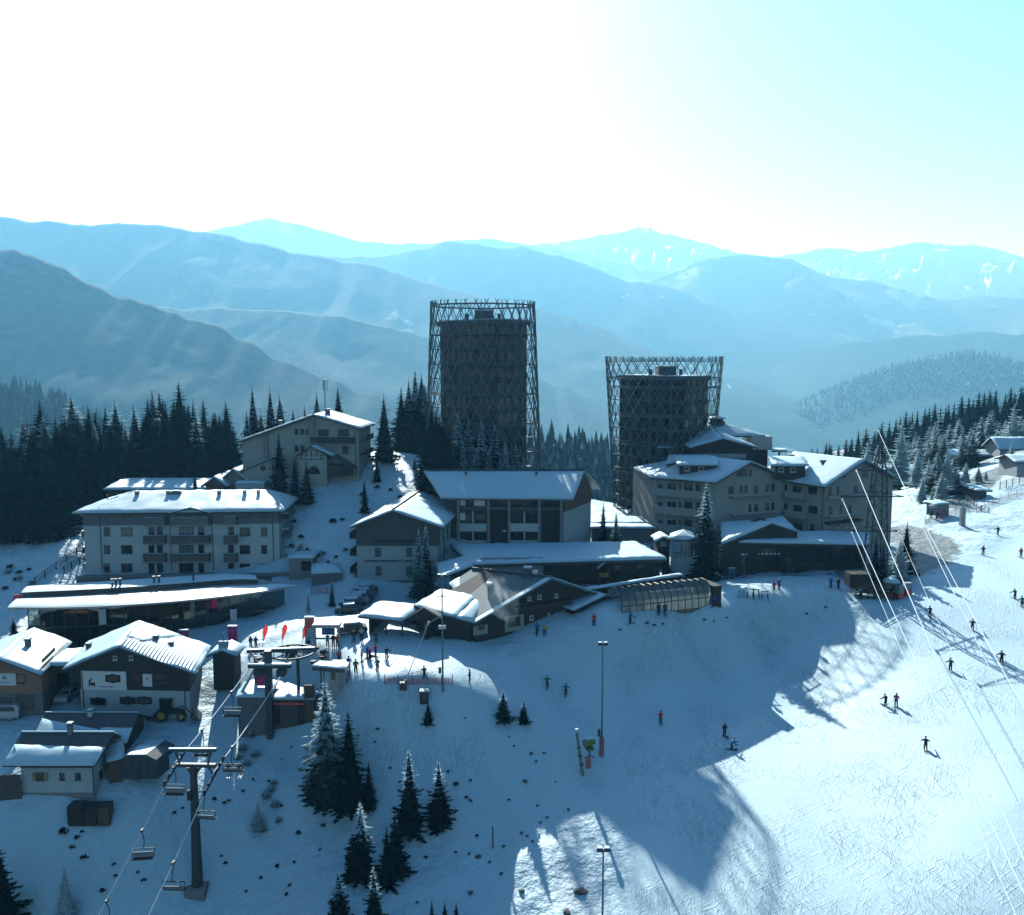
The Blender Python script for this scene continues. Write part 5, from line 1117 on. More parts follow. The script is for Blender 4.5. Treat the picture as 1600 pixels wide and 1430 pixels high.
    pipe(f, 128.5, 1050, 1105); pipe(f, 289, 1078, 1108)
black_chalet()
def brown_chalet():
    A = W(-60, 1112, 112); B = W(68, 1112, 111.6); root = thing('brown_chalet', 'brown rendered chalet with sunlit snow roof and white deer sign at the left edge', 'house', (A.x, A.y, -6))
    f = Fac(A, B, root); nb = Vector((-2.0, 11, 0))
    def fp(px, py, o=0): u, z, _ = f.hit(px, py); return f.pt(u, z, o)
    zb = f.hit(20, 1114)[1]; zs = f.hit(20, 1083)[1]; l = fp(-60, 1048); r = fp(66, 1046); a = fp(6, 1029)
    b = MB(); b.prism([f.pt(0, zb-3), f.pt(f.L, zb-3), f.pt(f.L, zs), f.pt(0, zs)], nb); b.build('plinth', M_slate, root)
    b = MB(); b.prism([f.pt(-.06, zs+.003, .08), f.pt(f.L+.06, zs+.003, .08), f.pt(f.L+.06, r.z, .08), a+f.n*.08, f.pt(-.06, l.z, .08)], nb); b.build('wall', mat('brown_render', (.30, .185, .125), .85, .15, .6), root)
    el, er, ap = fp(-75, 1056, 1.0), fp(71, 1051, 1.0), fp(6, 1028, 1.0)+Z1*.1; bk = nb*1.2
    roof(root, (el, ap, ap+bk, el+bk), M_roof, .22, .32, seed=111); roof(root, (ap, er, er+bk, ap+bk), M_roof, .22, .32, seed=112)
    chimney(root, W(44, 1010, 117), .6, .8, M_conc); b = MB(); p = W(76, 1026, 115); b.obox(p, nb.normalized(), Vector((1, 0, 0)), Z1, (-2.5, 2.5), (-.08, .08), (0, .45)); b.build('snow_guard', M_dwood, root)
    b = MB(); f.pbox(b, (-30, 1070), (25, 1052), .09, .14); s = b.build('white_panel', M_signw, root)
    e = MB()
    for p0, p1 in (((6, 1059.5), (11, 1058)), ((6, 1058), (7.3, 1055)), ((6.2, 1061), (6.9, 1059.5)), ((10, 1061), (10.7, 1059.5))): f.pbox(e, p0, p1, .145, .17)
    e.build('deer_emblem', M_dwood, s); e = MB(); f.pbox(e, (1, 1066), (17, 1065.2), .145, .16); e.build('script_line', M_blue, s)
    f.window(33, 1060, 13, 14, 'b', 2); b = MB(); f.pbox(b, (-30, 1110), (20, 1090), .02, .06); b.build('garage_door', M_gwood, root); b = MB(); f.pbox(b, (25, 1108), (52, 1086), .02, .06); b.build('garage_door', M_gwood, root)
brown_chalet()
def carport():
    A = W(71, 1106, 114.5); B = W(128, 1106, 114.5); root = thing('carport', 'dark flat-roofed carport between the brown and black chalets', 'carport', (A.x, A.y, -6))
    f = Fac(A, B, root); z1 = f.hit(100, 1051)[1]; zb = f.hit(100, 1110)[1]
    b = MB(); f.box(b, 0, f.L, zb-2, z1, -6.2, -6); b.build('rear_wall', M_pale, root)
    for u in (0, f.L-.25): b = MB(); f.box(b, u, u+.25, zb-2, z1, -5.99, 0); b.build('side_wall', M_dwood, root)
    b = MB(); f.box(b, -.2, f.L+.2, z1+.003, z1+1.0, -6.4, .3); b.build('fascia', M_dwood, root)
    snow_quad((f.pt(-.2, z1+1, .3), f.pt(f.L+.2, z1+1, .3), f.pt(f.L+.2, z1+1, -6.4), f.pt(-.2, z1+1, -6.4)), .4, 4).build('snow_cover', M_SNOW, root, True)
carport()
def small_house():
    A = W(35, 1242, 96.3); B = W(147, 1242, 96.3); z0 = W(90, 1242, 96.3).z
    root = thing('small_white_house', 'small white house with half-snowed dark roof and shuttered window at lower left', 'house', (A.x, A.y, z0))
    f = Fac(A, B, root); nb = Vector((-.3, 5.6, 0)); zw = f.hit(90, 1200)[1]; ze = f.hit(90, 1186)[1]; L = f.L; zr = ze+1.75; mid = nb*.5
    b = MB(); b.prism([f.pt(0, z0-3), f.pt(L, z0-3), f.pt(L, zw), f.pt(0, zw)], nb); b.build('wall', M_white, root)
    b = MB(); b.prism([f.pt(L+.06, zw+.003, .06), f.pt(L+.06, ze, .06), f.pt(L+.06, zr)+mid, f.pt(L+.06, ze)+nb, f.pt(L+.06, zw+.003)+nb], -f.d*(L+.12)); b.build('timber_band', M_wood, root)
    ov = 1.0; e0, e1 = f.pt(-1.5, ze-.35, ov), f.pt(L+.7, ze-.35, ov); r0, r1 = f.pt(-1.1, zr+.15)+mid, f.pt(L+1.5, zr+.15)+mid
    rf = roof(root, (e0, e1, r1, r0), M_roof, .2, 0); roof(root, (e0+nb+f.n*-2, e1+nb+f.n*-2, r1, r0), M_roof, .2, .2, seed=5)
    nr = qnorm((e0, e1, r1, r0)); q = [e0+nr*.01, e1+nr*.01, e1*.45+r1*.55+nr*.01, e0*.38+r0*.62+nr*.01]; snow_quad(q, .24, 77, .45, .1).build('snow_patch', M_SNOW, rf, True)
    b = MB(); b.tube([r0+Z1*.08, r1+Z1*.08], .1, 6); b.build('ridge_cap', M_SNOW, rf)
    chimney(root, W(110, 1142, 99), .5, .7, M_conc)
    sh = mat('ochre_shutter', (.30, .24, .12), .7); f.window(63, 1213, 12, 13, 'b', 2, sh); f.window(97, 1213, 7.5, 11, 'b', 1); f.window(122, 1213, 8, 11, 'b', 1)
    b = MB(); f.box(b, -.05, L+.05, z0-.5, z0+.25, .002, .06); b.build('plinth', M_conc, root)
    g = Fac(f.pt(L, 0), f.pt(L, 0)+nb, root); g.window_m(2.0, z0+1.5, .7, .9, 'b', 1); pipe(f, 145, 1195, 1242)
small_house()
def rear_house():
    A = W(62, 1175, 103); B = W(196, 1175, 103); z0 = W(90, 1180, 103).z
    root = thing('dark_roofed_cottage', 'dark-roofed cottage with patchy snow standing behind the small white house', 'house', (A.x, A.y, z0))
    f = Fac(A, B, root); nb = Vector((-.3, 6.2, 0)); ze = f.hit(150, 1153)[1]; L = f.L; zr = ze+1.7; mid = nb*.5
    b = MB(); b.prism([f.pt(0, z0-3), f.pt(0, ze), f.pt(0, zr)+mid, f.pt(0, ze)+nb, f.pt(0, z0-3)+nb], f.d*L); b.build('wall', M_dwood, root)
    e0, e1 = f.pt(-.6, ze-.3, .9), f.pt(L+.6, ze-.3, .9); r0, r1 = f.pt(-.6, zr+.15)+mid, f.pt(L+.6, zr+.15)+mid
    rf = roof(root, (e0, e1, r1, r0), M_roof, .2, 0); roof(root, (e0+nb-f.n*1.8, e1+nb-f.n*1.8, r1, r0), M_roof, .2, .2, seed=8)
    nr = qnorm((e0, e1, r1, r0)); q = [e0+nr*.01, e0*.35+e1*.65+nr*.01, (e0*.35+e1*.65)*.55+(r0*.35+r1*.65)*.45+nr*.01, e0*.2+r0*.8+nr*.01]; snow_quad(q, .24, 78, .5, .1).build('snow_patch', M_SNOW, rf, True)
    q = [e0*.34+e1*.66+nr*.01, e1+nr*.01, e1*.5+r1*.5+nr*.01, (e0*.34+e1*.66)*.5+(r0*.34+r1*.66)*.5+nr*.01]; snow_quad(q, .2, 79, .3, .1).build('snow_patch', M_SNOW, rf, True)
    b = MB(); b.tube([r0+Z1*.08, r1+Z1*.08], .09, 6); b.build('ridge_cap', M_SNOW, rf); chimney(root, W(142, 1124, 105.8), .55, 1.0, M_signw)
rear_house()
def side_shed():
    A = W(170, 1215, 98.5); B = W(192, 1213, 99.2); z0 = A.z-.4; root = thing('brown_tool_shed', 'narrow brown tool shed with snowy lean-to roof right of the small white house', 'shed', (A.x, A.y, z0))
    f = Fac(A, B, root); ze = f.hit(180, 1186)[1]; b = MB(); f.box(b, 0, f.L, z0-2, ze, -3.5, 0); b.build('wall', M_wood, root)
    roof(root, (f.pt(-.2, ze-.1, .4), f.pt(f.L+.3, ze+.05, .4), f.pt(f.L+.3, ze+.6, -4), f.pt(-.2, ze+.6, -4)), M_roof, .15, .22, seed=5)
side_shed()
# ------------------------------------------------------------------ trees
def needle_mat(name, base, frost, lo, hi, tr=.25):
    m, nt, b = newmat(name); tc = N(nt, 'ShaderNodeTexCoord'); oi = N(nt, 'ShaderNodeObjectInfo')
    at = N(nt, 'ShaderNodeAttribute', attribute_name='up').outputs['Fac']
    nz = noise(nt, tc.outputs['Object'], 1.1, 3); n2 = noise(nt, tc.outputs['Object'], 4.5, 2)
    c = mixc(nt, ramp(nt, n2, .3, .7), rgba(tuple(x*.55 for x in base)), rgba(tuple(x*1.5 for x in base)))
    hv = mixc(nt, oi.outputs['Random'], (.8, .8, .8, 1), (1.1, 1.15, 1.15, 1)); c = mixc(nt, 1.0, c, hv, 'MULTIPLY')
    s = N(nt, 'ShaderNodeMath', operation='MULTIPLY_ADD', i_1=.55); nt.links.new(nz, s.inputs[0]); nt.links.new(at, s.inputs[2])
    f = ramp(nt, s.outputs[0], lo, hi); c = mixc(nt, f, c, rgba(frost))
    nt.links.new(c, b.inputs['Base Color']); b.inputs['Roughness'].default_value = .8; b.inputs['Specular IOR Level'].default_value = .0
    t = N(nt, 'ShaderNodeBsdfTranslucent'); nt.links.new(c, t.inputs[0]); mx = N(nt, 'ShaderNodeMixShader', i_0=tr)
    nt.links.new(b.outputs[0], mx.inputs[1]); nt.links.new(t.outputs[0], mx.inputs[2]); nt.links.new(mx.outputs[0], nt.nodes['Material Output'].inputs['Surface'])
    return m
FROST = (.50, .66, .71)
M_spruce = needle_mat('spruce_needles', (.0045, .018, .019), FROST, 1.16, 1.5, .06)
M_spruce_f = needle_mat('frosted_spruce_needles', (.006, .021, .022), FROST, .80, 1.18, .2)
M_rime = needle_mat('rimed_needles', (.40, .50, .53), (.58, .74, .78), .2, .75, .4)
M_halfrime = needle_mat('half_frosted_needles', (.035, .07, .07), FROST, .55, 1.0, .35)
M_bark = mat('spruce_bark', (.022, .028, .028), .9, .4, 3)
def spruce_meshes(seed, H=16.0, R0=3.0, whorls=24, dens=1.0, shape=.9, droop=.35, low=.06, open_=.0, nb0=10):
    r = random.Random(seed); V = []; Fs = []; up = []
    def tri(a, b, c, h):
        i = len(V); V.extend([a, b, c]); Fs.append((i, i+1, i+2)); up.extend([h]*3)
    def quad(a, b, c, d, h):
        i = len(V); V.extend([a, b, c, d]); Fs.append((i, i+1, i+2, i+3)); up.extend([h]*4)
    for w in range(whorls):
        t = low + (1-low)*(w/whorls)**.92; z = H*t
        rad = R0*((1-t)**shape)*r.uniform(.68, 1.15)+.12
        nb = max(4, int(nb0*dens*(.55+.6*(1-t))+r.random()))
        a0 = r.uniform(0, 6.28)
        for k in range(nb):
            if r.random() < open_: continue
            a = a0+6.283*(k+r.uniform(-.3, .3))/nb; L = rad*r.uniform(.7, 1.15); zz = z+r.uniform(-.3, .3)*H/whorls
            d = Vector((math.cos(a), math.sin(a), 0)); s = Vector((-d.y, d.x, 0)); ns = 4 if L > 1 else 3
            def P(q): return d*(L*q) + Vector((0, 0, zz + L*(.12*q - droop*1.5*q*q + .28*q**3)))
            wd = max(.18, L*.36)
            for j in range(ns):
                q0, q1 = .12+.88*j/ns, .12+.88*(j+1)/ns; A, B = P(q0), P(q1); wj = wd*(1.15-q0)*r.uniform(.7, 1.2)
                drop = Vector((0, 0, -wj*r.uniform(.35, .75))); fw = d*wj*.55
                for sg in (-1, 1):
                    tri(A, B, A+s*sg*wj+fw+drop, t); tri(A*.5+B*.5, B, B*.8+A*.2+s*sg*wj*.75+fw*.9+drop*.8, t)
                if r.random() < .8: tri(A, B, (A+B)*.5+Vector((r.uniform(-.1, .1), r.uniform(-.1, .1), -wj*r.uniform(.7, 1.3))), t*.9)
            B = P(1.0); tri(P(.85)+s*.1*wd*2, P(.85)-s*.1*wd*2, B+d*wd*.35, t+.05)
    nc = 9                                             # solid inner cones, added to block light through the sparse crown
    for z0, z1, q in ((low+.03, .5, .62), (.3, .74, .56), (.55, .95, .46)):
        r0_ = R0*((1-z0)**shape)*q
        for k in range(nc):
            a, a2 = k*6.283/nc, (k+1)*6.283/nc; j0 = r.uniform(.75, 1.1)
            tri(Vector((r0_*math.cos(a), r0_*math.sin(a), H*z0*j0)), Vector((r0_*math.cos(a2), r0_*math.sin(a2), H*z0)), Vector((0, 0, H*z1)), z0*.5)
    for k in range(5):
        a = k*1.257; tri(Vector((.09*math.cos(a), .09*math.sin(a), H*.93)), Vector((.09*math.cos(a+1.5), .09*math.sin(a+1.5), H*.93)), Vector((0, 0, H*1.02)), 1.05)
    me = bpy.data.meshes.new('crown'); me.from_pydata([tuple(v) for v in V], [], Fs); me.update()
    at = me.attributes.new('up', 'FLOAT', 'POINT'); at.data.foreach_set('value', up)
    tb = MB(); tb.tube([(0, 0, -.8), (0, 0, H*.35), (0, 0, H*.97)], H*.016, 7, .03); tm = tb.mesh('trunk', M_bark)
    return me, tm, H
def with_mat(ms, m):
    me, tm, H = ms; me = me.copy(); me.materials.clear(); me.materials.append(m); return me, tm, H
base_sp = [spruce_meshes(s, 16, rr, wh, 1.0, sh, dr) for s, rr, wh, sh, dr in ((1, 3.5, 26, .80, .36), (2, 3.0, 27, .72, .42), (3, 4.0, 23, .9, .33), (4, 2.7, 28, .70, .48), (5, 3.3, 22, .82, .40), (6, 3.8, 25, .76, .30), (7, 2.9, 20, .85, .44))]
SPR = [with_mat(m, M_spruce) for m in base_sp]; SPF = [with_mat(m, M_spruce_f) for m in base_sp]; SPP = [with_mat(m, M_halfrime) for m in base_sp]
base_l = [spruce_meshes(s, 16, rr, 22, .9, sh, .2, .1, .12, 7) for s, rr, sh in ((11, 2.9, .75), (12, 3.4, .8), (13, 2.5, .7))]
RM = [with_mat(m, M_rime) for m in base_l]
base_y = [spruce_meshes(s, 16, rr, 17, 1.0, .95, .3, .03) for s, rr in ((21, 4.0), (22, 3.6), (23, 4.4))]
YS = [with_mat(m, M_spruce) for m in base_y]; YF = [with_mat(m, M_spruce_f) for m in base_y]
NT = [0]
def tree(p, h, kind, label, group=None, name='spruce_tree', wide=1.0):
    me, tm, H = rng.choice(kind); s = h/H; o = thing(name, label, 'tree', p, group, rng.uniform(0, 6.28)); o.scale = (s*wide, s*wide, s)
    a = bpy.data.objects.new('crown', me); b = bpy.data.objects.new('trunk', tm)
    for c in (a, b): COL.objects.link(c); c.parent = o
    NT[0] += 1; return o
def tree_px(px, ptop, Y, kind, label, group=None, name='spruce_tree', wide=1.0):
    g = sit(on(px, Y)); h = W(px, ptop, Y).z-g.z; return tree(g, max(h, 1.2), kind, label, group, name, wide)
def tree_base(px, pbase, ptop, kind, label, group=None, name='spruce_tree', wide=1.0):
    g = GP(px, pbase); h = W(px, ptop, g.y).z-g.z; return tree(sit(g), h, kind, label, group, name, wide)
# spruce forest on the knoll behind the apartment block
GF = 'spruces of the forest behind the apartment block'; LF = 'dark spruce in the dense forest behind the apartment block'
sky_l = [(-60,690),(7,665),(25,675),(42,650),(70,627),(102,645),(120,615),(145,635),(170,635),(187,625),(215,632),(242,608),(285,597),(306,622),(322,625),(357,627)]
ORD = ['first', 'second', 'third', 'fourth', 'fifth', 'sixth', 'seventh', 'eighth', 'ninth', 'tenth', 'eleventh', 'twelfth', 'thirteenth', 'fourteenth', 'fifteenth', 'sixteenth', 'seventeenth', 'eighteenth', 'nineteenth']
for i, (px, py) in enumerate(sky_l[1:]): tree_px(px+rng.uniform(-2, 2), py, rng.uniform(204, 222), SPF if rng.random() < .35 else SPR, '%s spruce from the left along the skyline of the forest behind the apartment block' % ORD[i], GF, wide=1.3)
sx = [p[0] for p in sky_l]; sy = [p[1] for p in sky_l]
for i in range(104):
    px = -36+404*(i+rng.random())/104; Y = rng.uniform(188, 216); top = float(np.interp(px, sx, sy))+rng.uniform(6, 52)+max(0, (200-Y))*.9
    if px > 300 and Y < 192: continue
    if True: tree_px(px, top, Y, SPR if rng.random() < .88 else SPF, LF, GF, wide=rng.uniform(1.2, 1.6))
for i in range(36):
    px = rng.uniform(-30, 130); tree_px(px, rng.uniform(690, 760)+px*.1, rng.uniform(160, 186), SPR, LF, GF, wide=1.35)
GC = 'spruces rising behind the cream chalet'
for px, py, Y in ((388,640,196),(398,600,200),(410,640,204),(425,602,202),(440,615,205),(460,637,204),(478,632,207),(497,612,205),(530,600,204),(548,650,207)): tree_px(px, py, Y, SPF, '%s frosted spruce from the left rising behind the cream chalet' % ORD[[388,398,410,425,440,460,478,497,530,548].index(px)], GC, wide=1.2)
GT = 'dense spruces left of the taller tower'
for px, py, Y in ((628,605,202),(640,592,204),(650,575,202),(660,582,200),(634,640,198),(648,630,200),(660,640,199),(676,632,175.0),(688,650,174.0),(645,670,196),(668,668,172.0),(685,680,172.0),(702,672,171.0),(630,680,196),(655,655,198),(700,700,170.0),(640,705,192),(672,705,172.0),(655,690,193),(690,705,171.0),(622,660,198),(665,600,199),(672,650,176),(683,640,176),(695,665,175),(706,690,174),(662,700,176),(648,715,180)): tree_px(px, py, Y, SPR if py > 600 else SPF, 'dark spruce in the tight clump left of the taller tower', GT, wide=1.3)
tree_px(601, 614, 184, SPF, 'lone tall frosted spruce between the cream chalet and the spruce clump')
GB = 'frosted spruces below the taller tower'
for px, py, Y in ((716,645,174.0),(733,655,175.0),(753,656,174.0),(773,663,175.0),(790,690,174.0),(806,692,175.0),(818,712,174.0),(724,690,173.0),(745,700,173.0),(764,702,173.0),(832,716,176.0),(782,716,172.5),(708,700,173.0)): tree_px(px, py, Y, SPP if rng.random() < .5 else SPF, 'frosted spruce in the row before the foot of the taller tower', GB)
# single trees around the chalet and hotels
for px, pb, pt, k, lab in ((438,775,678,SPR,'dark spruce in front of the left half of the cream chalet'),(462,790,716,SPR,'broad dark spruce below the porch of the cream chalet, left of two'),(480,792,722,SPR,'broad dark spruce below the porch of the cream chalet, right of two'),
    (589,752,708,SPR,'small dark spruce at the right corner of the cream chalet'),(570,800,748,SPR,'slim dark spruce on the snowy slope below the cream chalet'),(306,792,735,SPR,'small dark spruce poking above the apartment block roof')):
    tree_base(px, pb, pt, k, lab)
tree_px(655, 826, 145.5, SPP, 'left of two frosted spruces against the gabled hotel wing', wide=.9); tree_px(666, 820, 146.5, SPF, 'right of two frosted spruces against the gabled hotel wing', wide=1.0)
tree_px(1101, 752, 150, SPF, 'tall snowy spruce standing alone before the cream hotel', wide=1.05)
tree_base(1041, 904, 852, YS, 'small bushy spruce behind the end of the conveyor tunnel', wide=.9)
tree_px(942, 782, 168, SPF, 'frosted spruce at the corner between the hotel blocks below the shorter tower'); tree_px(962, 798, 169, SPP, 'small frosted spruce right beside the low service building')
tree_px(1366, 838, 143, SPR, 'dark spruce wrapped round the foot of the power pylon', wide=1.2); tree_px(1378, 850, 144, SPR, 'shorter dark spruce behind the power pylon foot', wide=1.2)
tree_px(1414, 815, 150, SPR, 'small dark spruce beside the gritted road bend', wide=1.2)
tree_px(1404, 842, 146, RM, 'white rimed bush between the pylon and the road bend', name='rimed_tree', wide=1.9)
# foreground trees on the shaded slope
for px, pb, pt, k, lab, wd in (
    (512,1262,1062,SPP,'tall half-frosted spruce before the lift station, its tip white with rime',1.2),(508,1258,1140,SPR,'spruce with a frosted leader in front of the tall half-frosted spruce',1.5),
    (547,1275,1118,SPR,'dark spruce crowding the right side of the tall half-frosted spruce',1.5),(577,1272,1196,SPR,'small dark spruce right of the foreground clump',1.1),
    (640,1293,1163,YF,'frost-tipped spruce standing alone, left of a pair on the shaded slope',1.15),(686,1287,1180,YF,'frost-tipped spruce standing alone, right of a pair on the shaded slope',1.15),
    (565,1378,1258,SPF,'frost-tipped spruce in the lower middle clump',1.25),(552,1380,1310,SPR,'dark low spruce at the left of the lower middle clump',1.3),(618,1358,1268,YS,'broad dark spruce right in the lower middle clump',1.15),(605,1382,1290,YS,'dark spruce between the frost-tipped and the broad one in the lower clump',1.1),
    (530,1452,1362,YF,'small frost-tipped spruce at the bottom edge, left of two',1.15),(585,1462,1358,YF,'small frost-tipped spruce at the bottom edge, right of two',1.15),
    (675,1450,1402,YS,'leftmost of three little spruces cut by the bottom edge',.8),(695,1455,1403,YS,'middle one of three little spruces cut by the bottom edge',.8),(713,1452,1405,YS,'rightmost of three little spruces cut by the bottom edge',.8),
    (786,1124,1074,YF,'little frosted spruce on the bank below the plaza, larger of two',1.3),(818,1130,1093,YF,'little frosted spruce on the bank below the plaza, smaller of two',1.2),(669,1132,1097,YS,'tiny spruce on the bank under the leaning snow lance',1.2),
    (3,1470,1296,SPR,'dark spruce cut by the lower left corner of the picture',1.2)): tree_base(px, pb, pt, k, lab, wide=wd)
for px, pb, pt, lab in ((105,1445,1350,'white rimed larch at the bottom left edge'),(404,1302,1252,'small white rimed shrub on the slope right of the lift pylon')): tree_base(px, pb, pt, RM, lab, name='rimed_tree', wide=1.5)
tree_px(482, 922, 137, RM, 'thin frosted young tree beside the glass pavilion', name='rimed_tree'); tree_px(519, 902, 140, SPP, 'slim frosted tree by the row of parked cars', name='rimed_tree', wide=.6)
tree_px(22, 962, 134, SPF, 'dark shrub-like spruce at the left end of the glass pavilion', wide=1.3)
# right: rimed trees and the forest on the rising slope
GR = 'rimed trees by the road at right'
for px, pt, Y, k, wd in ((1405,657,262,RM,1.2),(1432,700,245,RM,1.1),(1449,716,225,RM,1.3),(1462,706,222,SPP,1.3),(1478,700,220,RM,1.2),(1488,712,222,SPP,1.3),(1470,735,212,RM,1.3),(1496,735,222,SPP,1.2),(1508,722,235,RM,1.3),(1528,728,235,RM,1.5),(1540,735,238,RM,1.2),(1580,630,300,RM,1.3),(1596,655,300,RM,1.3),(1580,690,262,RM,1.0),(1440,745,214,RM,1.4),(1455,765,208,RM,1.2),(1352,690,300,RM,1.2),(1560,668,300,RM,1.0),(1497,680,300,RM,1.1)):
    tree_px(px, pt, Y, k, 'tree white with rime among those lining the road at right', GR, name='rimed_tree', wide=wd*1.5)
GS = 'spruces of the forest on the right slope'; LS = 'spruce in the hazy forest climbing the slope at right'
skr = [(1240,712),(1270,702),(1300,690),(1340,676),(1380,660),(1420,640),(1460,628),(1500,618),(1540,610),(1600,600),(1680,590)]
rx = [p[0] for p in skr]; ry = [p[1] for p in skr]
for i in range(54):
    px = 1246+i*7.7+rng.uniform(-4, 4); tree_px(px, float(np.interp(px, rx, ry))+rng.uniform(-4, 10), rng.uniform(400, 450), SPR, LS, GS, wide=1.6)
for i in range(66):
    px = rng.uniform(1320, 1670); q = rng.random(); Y = 400-125*q; top = float(np.interp(px, rx, ry))+12+q*(45+max(0, px-1480)*.08)+rng.uniform(-6, 10)
    tree_px(px, top, Y, SPP if (q > .45 and rng.random() < .65) else (SPF if q > .25 else SPR), LS, GS, wide=1.55)
# far woods on the hazy hills: one mass each
def far_wood(name, label, pts, m):
    b = MB(); r = random.Random(len(pts))
    for p, h in pts:
        w = h*r.uniform(.16, .24); n = 5; a0 = r.uniform(0, 6)
        for z0, z1, q in ((0, .62, 1.0), (.35, 1.0, .62)):
            b.raw([p+Vector((w*q*math.cos(a0+k*1.257), w*q*math.sin(a0+k*1.257), h*z0)) for k in range(n)] + [p+Vector((0, 0, h*z1))], [(k, (k+1) % n, n) for k in range(n)])
    o = b.build(name, m); me = o.data; at = me.attributes.new('up', 'FLOAT', 'POINT'); at.data.foreach_set('value', [r.uniform(.1, .8) for _ in range(len(me.vertices))])
    tag(o, label, None, kind='stuff')
def hill_pts(hill, n, hmin, hmax, pmin, pmax, seed, ymin):
    me = bpy.data.objects[hill].data; co = np.empty(len(me.vertices)*3, np.float32); me.vertices.foreach_get('co', co); co = co.reshape(-1, 3)
    px = co[:, 0]/co[:, 1]*F+800; k = np.where((px > pmin) & (px < pmax) & (co[:, 1] > ymin))[0]; r = random.Random(seed); out = []
    for _ in range(n):
        v = co[k[r.randrange(len(k))]]; out.append((Vector((float(v[0])+r.uniform(-12, 12), float(v[1])+r.uniform(-8, 8), float(v[2])-1)), r.uniform(hmin, hmax)))
    return out
far_wood('forest_mass', 'hazy wood on the hill seen between the two towers', hill_pts('hill_behind_towers', 2600, 12, 20, 500, 1250, 1, 480), M_spruce_f)
far_wood('forest_mass', 'frosted hazy wood along the crest of the hill across the valley', hill_pts('hill_east', 2600, 26, 44, 1000, 1750, 2, 4300), M_spruce_f)
far_wood('forest_mass', 'dark wood on the hill at the left edge', hill_pts('hill_west', 1400, 14, 22, -60, 330, 3, 1080), M_spruce)
# ------------------------------------------------------------------ chairlift
PY = GP(309, 1392); PYL = sit(PY)
def lift_pylon():
    root = thing('lift_pylon', 'dark steel chairlift pylon with double crossarm rising from the shaded slope', 'lift pylon', PYL); Yp = PYL.y
    top = W(302, 1196, Yp); b = MB(); b.tube([PYL-Z1*.6, PYL*.5+top*.5, top], .62, 12, .36); b.build('mast', M_lift, root)
    b = MB(); b.box(PYL.x-1.1, PYL.x+1.1, PYL.y-1.1, PYL.y+1.1, PYL.z-1, PYL.z+.35); b.build('footing', M_conc, root)
    l, r = W(279, 1195, Yp), W(334, 1196, Yp); b = MB(); b.obox(l, (r-l).normalized(), Vector((0, 1, 0)), Z1, (-.2, (r-l).length+.2), (-.22, .22), (-.2, .18)); b.build('lower_crossarm', M_lift, root)
    l2, r2 = W(264, 1172, Yp), W(338, 1172, Yp); b = MB(); b.obox(l2, (r2-l2).normalized(), Vector((0, 1, 0)), Z1, (0, (r2-l2).length), (-.16, .16), (-.12, .12)); b.build('upper_crossarm', M_lift, root)
    s = MB(); s.obox(l2, (r2-l2).normalized(), Vector((0, 1, 0)), Z1, (0, (r2-l2).length), (-.15, .15), (.122, .22)); s.build('crossarm_snow', M_SNOW, root)
    for a, c in ((W(274, 1174, Yp), W(281, 1194, Yp)), (W(329, 1174, Yp), W(325, 1194, Yp))): b = MB(); b.tube([a, c], .11, 6); b.build('strut', M_lift, root)
    b = MB(); b.prism([W(290, 1200, Yp), W(315, 1200, Yp), W(307, 1211, Yp), W(298, 1211, Yp)], Vector((0, .3, 0))); b.build('gusset', M_lift, root)
    for q in CABLES:
        c = cable_at(q, Yp); d = cable_dir(q, Yp)
        b = MB(); b.obox(c-Z1*.42, d, Vector((1, 0, 0)), d.cross(Vector((1, 0, 0))).normalized(), (-2.6, 2.6), (-.12, .12), (-.12, .1)); sh = b.build('sheave_beam', M_lift, root)
        for k in range(6):
            p = c - Z1*.26 + d*(-2.3+.92*k); w = MB(); w.tube([p-Vector((.09, 0, 0)), p+Vector((.09, 0, 0))], .21, 10); w.build('sheave_wheel', M_black, sh)
        b = MB(); b.tube([c-Z1*.45, W(302, 1196, Yp)*.3+Vector((c.x, Yp, W(302, 1196, Yp).z))*.7], .1, 5); b.build('bracket', M_lift, root)
    for k in range(14):
        p = PYL+Z1*(1+k*.85); b = MB(); b.tube([p+Vector((.45, -.25, 0)), p+Vector((.8, -.25, 0))], .03, 4); b.build('ladder_rung', M_lift, root)
    b = MB(); p = W(300, 1238, Yp); b.box(p.x-.3, p.x+.25, p.y-.7, p.y-.35, p.z-.6, p.z+.5); b.build('number_box', M_black, root)
M_lift = mat('lift_steel', (.045, .055, .06), .55, .25, 2, metal=.3)
YP = PYL.y
CABLES = [[W(155-62, 1600, YP-22), W(155, 1429, YP-13), W(274, 1192, YP), W(392, 1041, 110)], [W(233-42, 1600, YP-22), W(233, 1429, YP-13), W(334, 1207, YP), W(438, 1058, 110)]]
def cable_at(q, Y):
    for a, b in zip(q[:-1], q[1:]):
        if a.y <= Y <= b.y: t = (Y-a.y)/(b.y-a.y); return a*(1-t)+b*t
    return q[-1]
def cable_dir(q, Y): return (cable_at(q, Y+.8)-cable_at(q, Y-.8)).normalized()
for q, lab in zip(CABLES, ('steel haul rope of the chairlift, left strand', 'steel haul rope of the chairlift, right strand')):
    pts = []
    for a, b in zip(q[:-1], q[1:]):
        for k in range(8):
            t = k/8; p = a*(1-t)+b*t; p.z -= .25*math.sin(math.pi*t); pts.append(p)
    b = MB(); b.tube(pts+[q[-1]], .07, 6); tag(b.build('haul_rope', mat('frosted_rope', (.68, .74, .76), .5, .1, 3)), lab, 'cable', 'chairlift ropes')
lift_pylon()
